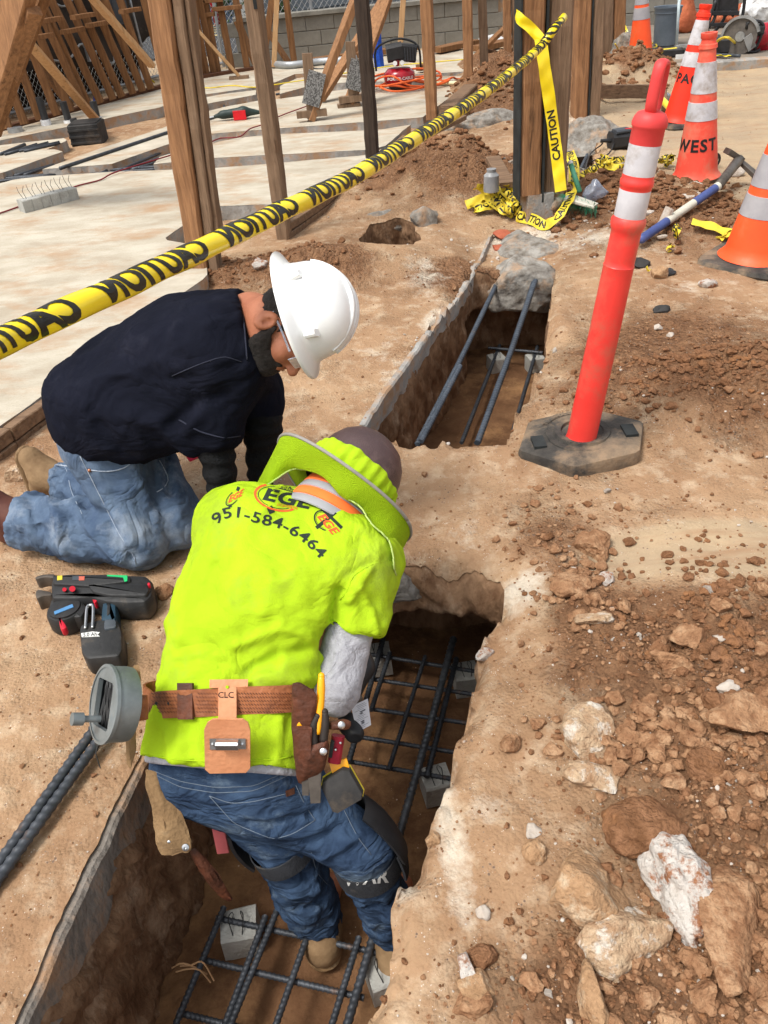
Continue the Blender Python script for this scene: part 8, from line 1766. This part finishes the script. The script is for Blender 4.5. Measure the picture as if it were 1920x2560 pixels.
def flat_text(s, size, x_, y_, par, e=.0006, k=1.0):
    tv, tf = text_geo(s, size, None, .4); d0 = Rb(*z4(763, 200), .0235); out = []
    for a, b in tv: d = ray(*z4(x_+a, y_-b)); out.append(CAM+d*(((d0-CAM)@n0)/(d@n0)))
    M().add(out, tf).build('lettering', m_emb, par)
flat_text('CLC', 44, 757, 183, ham); flat_text('WORK GEAR', 12, 758, 206, ham); flat_text('NO. 364', 15, 758, 222, ham)
# wire reel on the left hip
rc_ = U(262, 1760, 1.64); tw_ = nrm(CAM-rc_); lp_ = nrm(-IX-tw_*((-IX)@tw_)); ra = nrm(tw_*.34+lp_*.94); xr = nrm(IY-ra*(IY@ra)); yr_ = np.cross(ra, xr)
reel = thing('wire_reel', 'round grey metal tie wire reel hanging on the left hip', 'wire reel', rc_); m_reel = mat('reel_alloy', lin(138, 146, 148), lin(104, 112, 112), scale=8, rough=.5, metal=.5, c3=lin(170, 164, 150), s3=7, t3=(.6, .75))
Rr = .077
M().lathe(rc_, [(.0, -.054), (Rr*.8, -.054), (Rr*.98, -.048), (Rr, -.04), (Rr, -.004), (Rr*1.05, -.003), (Rr*1.05, .004), (Rr*.96, .005)], 48, axis=ra, xdir=xr).build('drum', m_reel, reel, smooth=35)
# face with a window: ring plus side cheeks
wx0, wx1, wy = -.050, .048, .044
oc = [(Rr*math.cos(a), Rr*math.sin(a)) for a in np.linspace(0, 2*math.pi, 48, endpoint=False)]
def wclip(c, s): k = min(wx1/max(abs(c), 1e-6), wy/max(abs(s), 1e-6)); return (c*k, s*k)
rin = [wclip(math.cos(a), math.sin(a)) for a in np.linspace(0, 2*math.pi, 48, endpoint=False)]
M().rings([np.array([rc_+ra*.003+xr*x_+yr_*y_ for x_, y_ in oc]), np.array([rc_+ra*.004+xr*x_+yr_*y_ for x_, y_ in rin]), np.array([rc_-ra*.006+xr*x_+yr_*y_ for x_, y_ in rin])], cap=False).build('face_plate', m_reel, reel, smooth=30)

wires = M()
for k in range(26):
    y0 = -.042+.0033*k; wires.tube([rc_-ra*(.012+.001*(k % 3))+xr*.056*s_+yr_*y0+ra*.003*math.sin(s_*3+k) for s_ in (-1, -.5, 0, .5, 1)], .0022, 6)
wires.build('tie_wire', m_tie, reel, smooth=True)
M().add([rc_-ra*.017+xr*.06*a+yr_*.05*b for a, b in ((-1, -1), (1, -1), (1, 1), (-1, 1))], [(0, 1, 2, 3)]).build('wire_coil', m_felt, reel)
M().tube([rc_+xr*.03+ra*.005, rc_+xr*.03+ra*.045], .007, 10).build('axle', m_reel, reel, smooth=50); M().tube([rc_+xr*.03+ra*.040, rc_+xr*.03+ra*.062], .013, 14).build('knob', m_reel, reel, smooth=50)
M().tube([rc_+xr*.05+ra*.0, rc_+xr*.10+ra*.004, rc_+xr*.13-ra*.01], .0012, 5).build('loose_wire', m_tie, reel)
# leather backing flap
fl_ = thing('leather_flap', 'worn brown leather backing plate between the wire reel and the lime shirt', 'leather plate', U(325, 1800, 1.70))
def sheet(pts, dep, th, m, par, nm, nrmd=None, jit=.0, seed=0, smooth=True):
    """hanging leather cut to an outline, ballooned a little"""
    c = np.mean(pts, 0); k = len(pts); P3 = [U(x_, y_, dep(x_, y_)) for x_, y_ in pts]; c3 = U(*c, dep(*c)); mm = M()
    Pm = resamp(P3+[P3[0]], .008)[:-1]; k = len(Pm); rings2 = []
    for f_ in (1, .97, .8, .6, .4, .2, .03):
        off = -fw*th*(0 if f_ == 1 else 1)-fw*.012*(1-f_*f_); rings2.append(np.array([c3+(p-c3)*f_+off+jit*np.array([vn(np.array([p*f_*1.0]), .03, seed+i)[0] for i in range(3)]) for p in Pm]))
    mm.rings(rings2, cap=True); bk2 = [np.array([c3+(p-c3)*f_+fw*th*(0 if f_ == 1 else 1)-fw*.010*(1-f_*f_) for p in Pm]) for f_ in (1, .8, .4, .03)]; mm.rings([r_[::-1] for r_ in bk2], cap=True)
    return mm.build(nm, m, par, smooth=50)
sheet([z4(*p) for p in [(280, 28), (300, 25), (308, 70), (312, 160), (285, 230), (262, 260), (262, 330), (285, 345), (280, 480), (262, 570), (242, 540), (240, 440), (225, 380), (190, 230), (188, 170), (225, 120), (262, 70)]], lambda x_, y_: 1.70, .002, m_suede, fl_, 'leather', jit=.004)
sheet([z4(*p) for p in [(250, 195), (300, 185), (350, 180), (355, 310), (300, 318), (258, 322)]], lambda x_, y_: 1.665, .003, m_lea, fl_, 'belt_tongue')
# suede flap hanging below and its strap
fp = thing('suede_holster', 'long tan suede holster flap hanging below the belt into the trench', 'holster', U(430, 2050, 1.80))
sheet([z4(*p) for p in [(338, 570), (400, 590), (450, 690), (490, 740), (525, 800), (580, 940), (575, 985), (555, 1005), (535, 995), (480, 1015), (430, 1000), (400, 965), (388, 880), (372, 760), (350, 650)]], lambda x_, y_: 1.78+.0002*(y_-1900), .0025, m_suede, fp, 'suede_body', jit=.005, seed=4)
for p, r_ in (((555, 958), .008), ((470, 930), .0035)): h = U(*z4(*p), 1.79+.0); M().lathe(h-fw*.012, [(0, .001), (r_*.35, .001), (r_*.4, .004), (r_, .003), (r_, 0)], 16, axis=-fw).build('grommet', m_chrome, fp, smooth=40)
sheet([z4(*p) for p in [(565, 985), (600, 975), (650, 1030), (720, 1110), (790, 1240), (780, 1255), (720, 1220), (650, 1140), (620, 1090)]], lambda x_, y_: 1.85+.0006*(y_-2120), .002, m_lead, fp, 'dark_strap', jit=.004)
# pliers holster
ph = thing('plier_holster', 'dark brown leather tool holster on the right side of the belt', 'holster', U(*z4(1180, 450), 1.68)); dpo = lambda x_, y_: 1.665+.00025*(y_-1850)
sheet([z4(*p) for p in [(1105, 120), (1135, 112), (1165, 130), (1200, 150), (1225, 180), (1225, 330), (1285, 415), (1290, 440), (1270, 560), (1240, 590), (1195, 615), (1190, 635), (1140, 640), (1125, 600), (1110, 470), (1095, 350), (1098, 200)]], lambda x_, y_: dpo(x_, y_)+.012, .003, m_lead, ph, 'back_leather', jit=.003)
sheet([z4(*p) for p in [(1100, 350), (1200, 345), (1205, 440), (1285, 415), (1268, 560), (1240, 590), (1150, 635), (1128, 600)]], lambda x_, y_: dpo(x_, y_)-.012, .004, m_lead, ph, 'front_pocket', jit=.003)
sheet([z4(*p) for p in [(1285, 318), (1370, 305), (1405, 315), (1405, 350), (1385, 362), (1290, 358)]], lambda x_, y_: 1.67, .003, m_lead, ph, 'snap_strap')
for p in ((1262, 475), (1356, 338)): h = U(*z4(*p), 1.645); M().lathe(h, [(0, .004), (.004, .004), (.0075, .002), (.008, -.002)], 14, axis=-fw).build('snap', m_chrome, ph, smooth=40)
m_yg = mat('yellow_grip', lin(252, 176, 12), lin(244, 160, 8), rough=.35, spec=.5); m_dgrip = mat('dark_grip', lin(52, 44, 40), lin(40, 34, 30), rough=.6, scale=9)
def tool(label, nm, cat, pths, heads, mg, dd):
    o = U(*z4(*pths[0][-1]), dd); t = thing(nm, label, cat, o)
    for pth, r_ in [(p, rr_) for p, rr_ in zip(pths, [.0088]*len(pths))]: P_2 = spline([U(*z4(*p), dd) for p in pth], .006); k = len(P_2); M().tube(list(P_2), [r_*(.75+.25*min(1, i/4)) for i in range(k)], 10).build('grip', mg, t, smooth=True); M().sphere(P_2[0], r_*.8).build('grip_end', mg, t, smooth=True)
    for a, b, w_ in heads: M().beam(U(*z4(*a), dd+.02), U(*z4(*b), dd+.02), w_, .010, up=tuple(-fw), seg=3, taper=.7).build('jaw', m_dst, t)
    return t
tool('yellow handled pliers tucked into the leather holster', 'pliers', 'pliers', [[(1118, 158), (1145, 200), (1145, 270), (1143, 370)], [(1252, 82), (1248, 200), (1238, 320), (1228, 380)]], [((1172, 560), (1170, 700), .020)], m_yg, 1.662)
tool('dark handled pliers in front of the yellow pair in the holster', 'pliers', 'pliers', [[(1232, 290), (1212, 340), (1215, 440)], [(1270, 268), (1272, 330), (1262, 420)]], [((1215, 560), (1222, 740), .030)], m_dgrip, 1.658)
# red utility tool
k_ = U(*z4(1328, 462), 1.69); t = thing('utility_knife', 'small red folding knife clipped beside the holster', 'knife', k_); m_rk = mat('red_metal', lin(150, 28, 48), lin(110, 18, 34), rough=.35, metal=.3)
M().beam(U(*z4(1340, 392), 1.69), U(*z4(1318, 530), 1.70), .028, .016, up=tuple(-fw), ch=.005, seg=4, jit=.001).build('body', m_rk, t, smooth=40); M().beam(U(*z4(1310, 420), 1.68), U(*z4(1298, 500), 1.69), .008, .010, up=tuple(-fw)).build('lever', m_felt, t)
for p in ((1325, 465), (1350, 430)): M().sphere(U(*z4(*p), 1.682), .003).build('screw', m_chrome, t)
# tape measure
k_ = U(*z4(1358, 665), 1.71); t = thing('tape_measure', 'black tape measure with yellow edges hanging on the right hip', 'tape measure', k_)
dx_ = nrm(U(*z4(1450, 620), 1.71)-U(*z4(1290, 640), 1.71)); dy_ = nrm(IY-dx_*(IY@dx_)+dx_*-.0); dn = nrm(np.cross(dx_, dy_)); dn = dn if dn@fw < 0 else -dn
dx_ = nrm(IX*.86-IY*.50); dy_ = nrm(IY*.86+IX*.45-fw*.0); 
oc = [(-.036, -.026), (-.026, -.038), (.024, -.040), (.036, -.030), (.038, .028), (.030, .038), (-.030, .038), (-.038, .030)]
def rr2(k, e): return np.array([k_+dx_*x_*k+dy_*y_*k-fw*e for x_, y_ in oc])
M().rings([rr2(.9, -.022), rr2(1, -.016), rr2(1, .012), rr2(.94, .020), rr2(.7, .023)]).build('case', m_blackr, t, smooth=30); M().rings([rr2(1.015, -.017), rr2(1.04, -.013), rr2(1.04, -.006), rr2(1.01, -.004)], cap=False).build('yellow_edge', MATS['tool_yellow'], t)
M().beam(k_+dx_*.036-dy_*.036, k_-dx_*.002-dy_*.045, .03, .006, up=tuple(fw)).build('yellow_top', m_yg, t)
# black tying tool in the worker's hand with rods and a paper tag
k_ = Bj['hR']+V(.0, .0, -.06); t = thing('tying_tool', 'black tying tool with steel rods held low in the right hand', 'tool', k_)
def z6(x, y): return (850+x/2.764, 1400+y/2.764)
f2 = Field(k_-.25, k_+.25, .006); f2.seg(U(*z6(130, 600), 2.02), U(*z6(150, 740), 2.0), .024, .03, k=0).seg(U(*z6(150, 740), 2.0), U(*z6(100, 900), 1.98), .030, .022, k=.02).seg(U(*z6(60, 1130), 1.95), U(*z6(100, 1200), 1.93), .028, .024, k=.02); v, q = f2.mesh(1); npmesh('body', v, q, m_black, t)
for a, b, r_ in (((150, 570), (150, 690), .003), ((80, 740), (62, 1110), .0045), ((30, 900), (22, 1080), .0042), ((5, 890), (-5, 1100), .0036)): M().tube([U(*z6(*a), 1.97), U(*z6(*b), 1.95)], r_, 8).build('rod', m_chrome, t, smooth=True)
for p in ((110, 860), (60, 930), (120, 960)): M().sphere(U(*z6(*p), 1.98), .014, R=None).build('linkage', m_dst, t, smooth=True)
tg = [U(*z6(*p), 1.93) for p in ((76, 1012), (192, 958), (215, 1140), (118, 1192))]; tn = nrm(np.cross(tg[1]-tg[0], tg[3]-tg[0])); tn = tn if tn@(CAM-tg[0]) > 0 else -tn
tg_ = thing('paper_tag', 'white printed paper tag hanging from the tying tool', 'tag', tg[3]); M().add(tg+[p-tn*.0012 for p in tg], [(0, 1, 2, 3), (7, 6, 5, 4), (0, 4, 5, 1), (1, 5, 6, 2), (2, 6, 7, 3), (3, 7, 4, 0)]).build('card', mat('paper', lin(222, 222, 228), lin(212, 212, 218), rough=.7), tg_)
ln = M(); rz_ = random.Random(5)
for k in range(15):
    v_ = .08+.06*k; u0, u1 = sorted((rz_.uniform(.12, .4), rz_.uniform(.55, .9)))
    A1 = lambda u_, vv_: tg[0]*(1-u_)*(1-vv_)+tg[1]*u_*(1-vv_)+tg[2]*u_*vv_+tg[3]*(1-u_)*vv_+tn*.0006
    h_ = .012 if k not in (4, 5, 10, 11) else .05; ln.add([A1(u0, v_), A1(u1, v_), A1(u1, v_+h_), A1(u0+(.1 if h_ > .02 else 0), v_+h_)], [(0, 1, 2, 3)])
ln.build('print', mat('tag_print', lin(110, 112, 120), rough=.8), tg_)
M().tube([tg[0]*.6+tg[1]*.4, U(*z6(150, 900), 1.95), U(*z6(110, 880), 1.97)], .0008, 4).build('string', m_tie, tg_)

# ---------------------------------------------------------------- rebar tier lying on the bank
def z2(x, y, z_=.08): return G(x/2.765, 1000+y/2.765, z_)
gun = thing('rebar_tying_gun', 'black battery rebar tying gun lying on the soil beside the kneeling worker', 'power tool', G(235, 1530, 0))
m_gun = mat('gun_black', lin(50, 50, 50), lin(36, 36, 37), scale=7, rough=.5, c3=lin(104, 92, 78), s3=7, t3=(.58, .8), bump=.2, bscale=60); m_gunb = mat('gun_teal', lin(34, 60, 76), lin(26, 48, 62), scale=9, rough=.6); m_gred = mat('gun_red', lin(206, 36, 56), lin(180, 28, 46), rough=.4)
def slug(pts, zt, zb, m, nm, par=gun, bev=.010, seed=0, sm=35):
    P3 = resamp([z2(x_, y_, zt) for x_, y_ in pts]+[z2(*pts[0], zt)], .006)[:-1]; c = P3.mean(0); k = len(P3)
    # soften outline
    for _ in range(2): P3 = (np.roll(P3, 1, 0)+2*P3+np.roll(P3, -1, 0))/4
    t_ = np.roll(P3, -1, 0)-np.roll(P3, 1, 0); nn_ = np.stack([t_[:, 1], -t_[:, 0], 0*t_[:, 0]], 1); nn_ /= np.linalg.norm(nn_, axis=1)[:, None]+1e-9
    if ((P3+nn_*.001-c)**2).sum() < ((P3-c)**2).sum(): nn_ = -nn_
    H_ = lambda z_, o: np.c_[(P3+nn_*o)[:, :2], np.full(k, z_)]
    return M().rings([H_(zb, -bev*.6), H_(zb+bev, 0), H_(zt-bev, 0), H_(zt-bev*.3, -bev*.3), H_(zt, -bev)]).build(nm, m, par, smooth=sm)
body_pts = [(365, 1205), (480, 1192), (800, 1198), (1010, 1205), (1050, 1240), (1055, 1340), (1000, 1395), (880, 1400), (720, 1390), (620, 1360), (520, 1370), (350, 1370), (345, 1260)]
slug(body_pts, .085, .006, m_gun, 'motor_body', bev=.016); slug([(600, 1270), (1000, 1262), (1035, 1300), (1010, 1350), (760, 1350), (640, 1325)], .093, .05, m_gun, 'side_cover', bev=.008)
slug([(360, 1205), (760, 1200), (900, 1215), (905, 1250), (620, 1285), (360, 1270)], .094, .05, m_gun, 'top_housing', bev=.008)
cR_ = z2(460, 1470, .05); mm = M(); mm.lathe(V(cR_[0], cR_[1], .006), [(0, 0), (.050, 0), (.054, .01), (.054, .05), (.051, .058), (.050, .060), (.045, .061), (.044, .066), (.02, .069), (0, .069)], 40).build('wire_spool_cover', m_gun, gun, smooth=35)
slug([(350, 1370), (560, 1360), (600, 1430), (560, 1500), (400, 1500), (330, 1440)], .066, .01, m_gun, 'spool_housing', bev=.01)
slug([(715, 1325), (800, 1345), (805, 1500), (800, 1530), (690, 1520), (700, 1420)], .074, .012, m_gunb, 'handle', bev=.012); slug([(740, 1400), (762, 1405), (760, 1480), (735, 1495)], .0765, .06, m_gun, 'grip_pad', bev=.003)
slug([(545, 1580), (560, 1545), (690, 1510), (810, 1510), (840, 1590), (845, 1720), (820, 1770), (600, 1790), (560, 1740)], .070, .0, m_gun, 'battery', bev=.010); slug([(720, 1515), (800, 1512), (805, 1570), (715, 1585)], .077, .06, m_panel, 'battery_latch', bev=.004)
slug([(620, 1350), (670, 1352), (675, 1385), (650, 1410), (640, 1380)], .075, .05, m_gred, 'trigger', bev=.003); M().tube([z2(500, 1305, .09), z2(500, 1305, .106)], .0085, 14).build('button', m_gred, gun, smooth=50); M().tube([z2(445, 1310, .088), z2(445, 1310, .098)], .006, 12).build('button', m_gred, gun, smooth=50)
slug([(1015, 1260), (1040, 1255), (1040, 1280), (1018, 1285)], .095, .08, m_gred, 'button', bev=.002)
slug([(405, 1495), (425, 1510), (455, 1550), (462, 1575), (420, 1590), (408, 1550)], .088, .06, m_gred, 'release_lever', bev=.005)
P_2 = [z2(*p) for p in ((590, 1580), (605, 1450), (625, 1430), (648, 1440), (640, 1575))]; P_2 = [p+V(0, 0, .006) for p in P_2]; P_2[0] = z2(590, 1580, .075); P_2[-1] = z2(640, 1575, .075); mm = M(); mm.tube(spline(P_2, .005), .0042, 8).build('belt_hook', m_chrome, gun, smooth=True)
slug([(235, 1225), (290, 1205), (380, 1200), (382, 1228), (300, 1222), (250, 1240)], .07, .03, m_dst, 'upper_jaw', bev=.003); slug([(243, 1330), (258, 1305), (300, 1315), (360, 1325), (362, 1350), (300, 1350), (250, 1375)], .07, .02, m_dst, 'lower_jaw', bev=.003)
for pts, mm_, nm in (([(640, 1600), (690, 1605), (672, 1622), (690, 1632), (565, 1638), (560, 1612)], m_white, 'battery_sticker'), ([(500, 1218), (545, 1216), (545, 1244), (500, 1244)], m_panel, 'sticker'), ([(545, 1218), (585, 1218), (583, 1244), (545, 1246)], mat('orange_sticker', lin(196, 100, 80), rough=.5), 'sticker'), ([(395, 1215), (430, 1212), (430, 1240), (395, 1245)], MATS['tool_yellow'], 'sticker'), ([(740, 1208), (880, 1212), (880, 1250), (860, 1255), (850, 1225), (740, 1216)], mat('green_paint_mark', lin(40, 190, 110), rough=.5), 'green_mark'), ([(372, 1462), (500, 1410), (508, 1430), (378, 1482)], mat('spool_label_blue', lin(86, 140, 190), rough=.5), 'spool_label')):
    zt_ = .0718 if 'battery' in nm else (.0765 if 'spool' in nm else .0955); P3 = [z2(x_, y_, zt_) for x_, y_ in pts]; k = len(P3); M().add(P3+[p-V(0, 0, .002) for p in P3], [tuple(range(k)), tuple(range(2*k-1, k-1, -1))]+[(i, i+k, (i+1) % k+k, (i+1) % k) for i in range(k)]).build(nm, mm_, gun)
tv, tf = text_geo('5.0 Ah', 36, None, .5)
P3 = [z2(622+a, 1621-b-a*.08, .0724) for a, b in tv]; M().add(P3, tf).build('lettering', m_felt, gun)
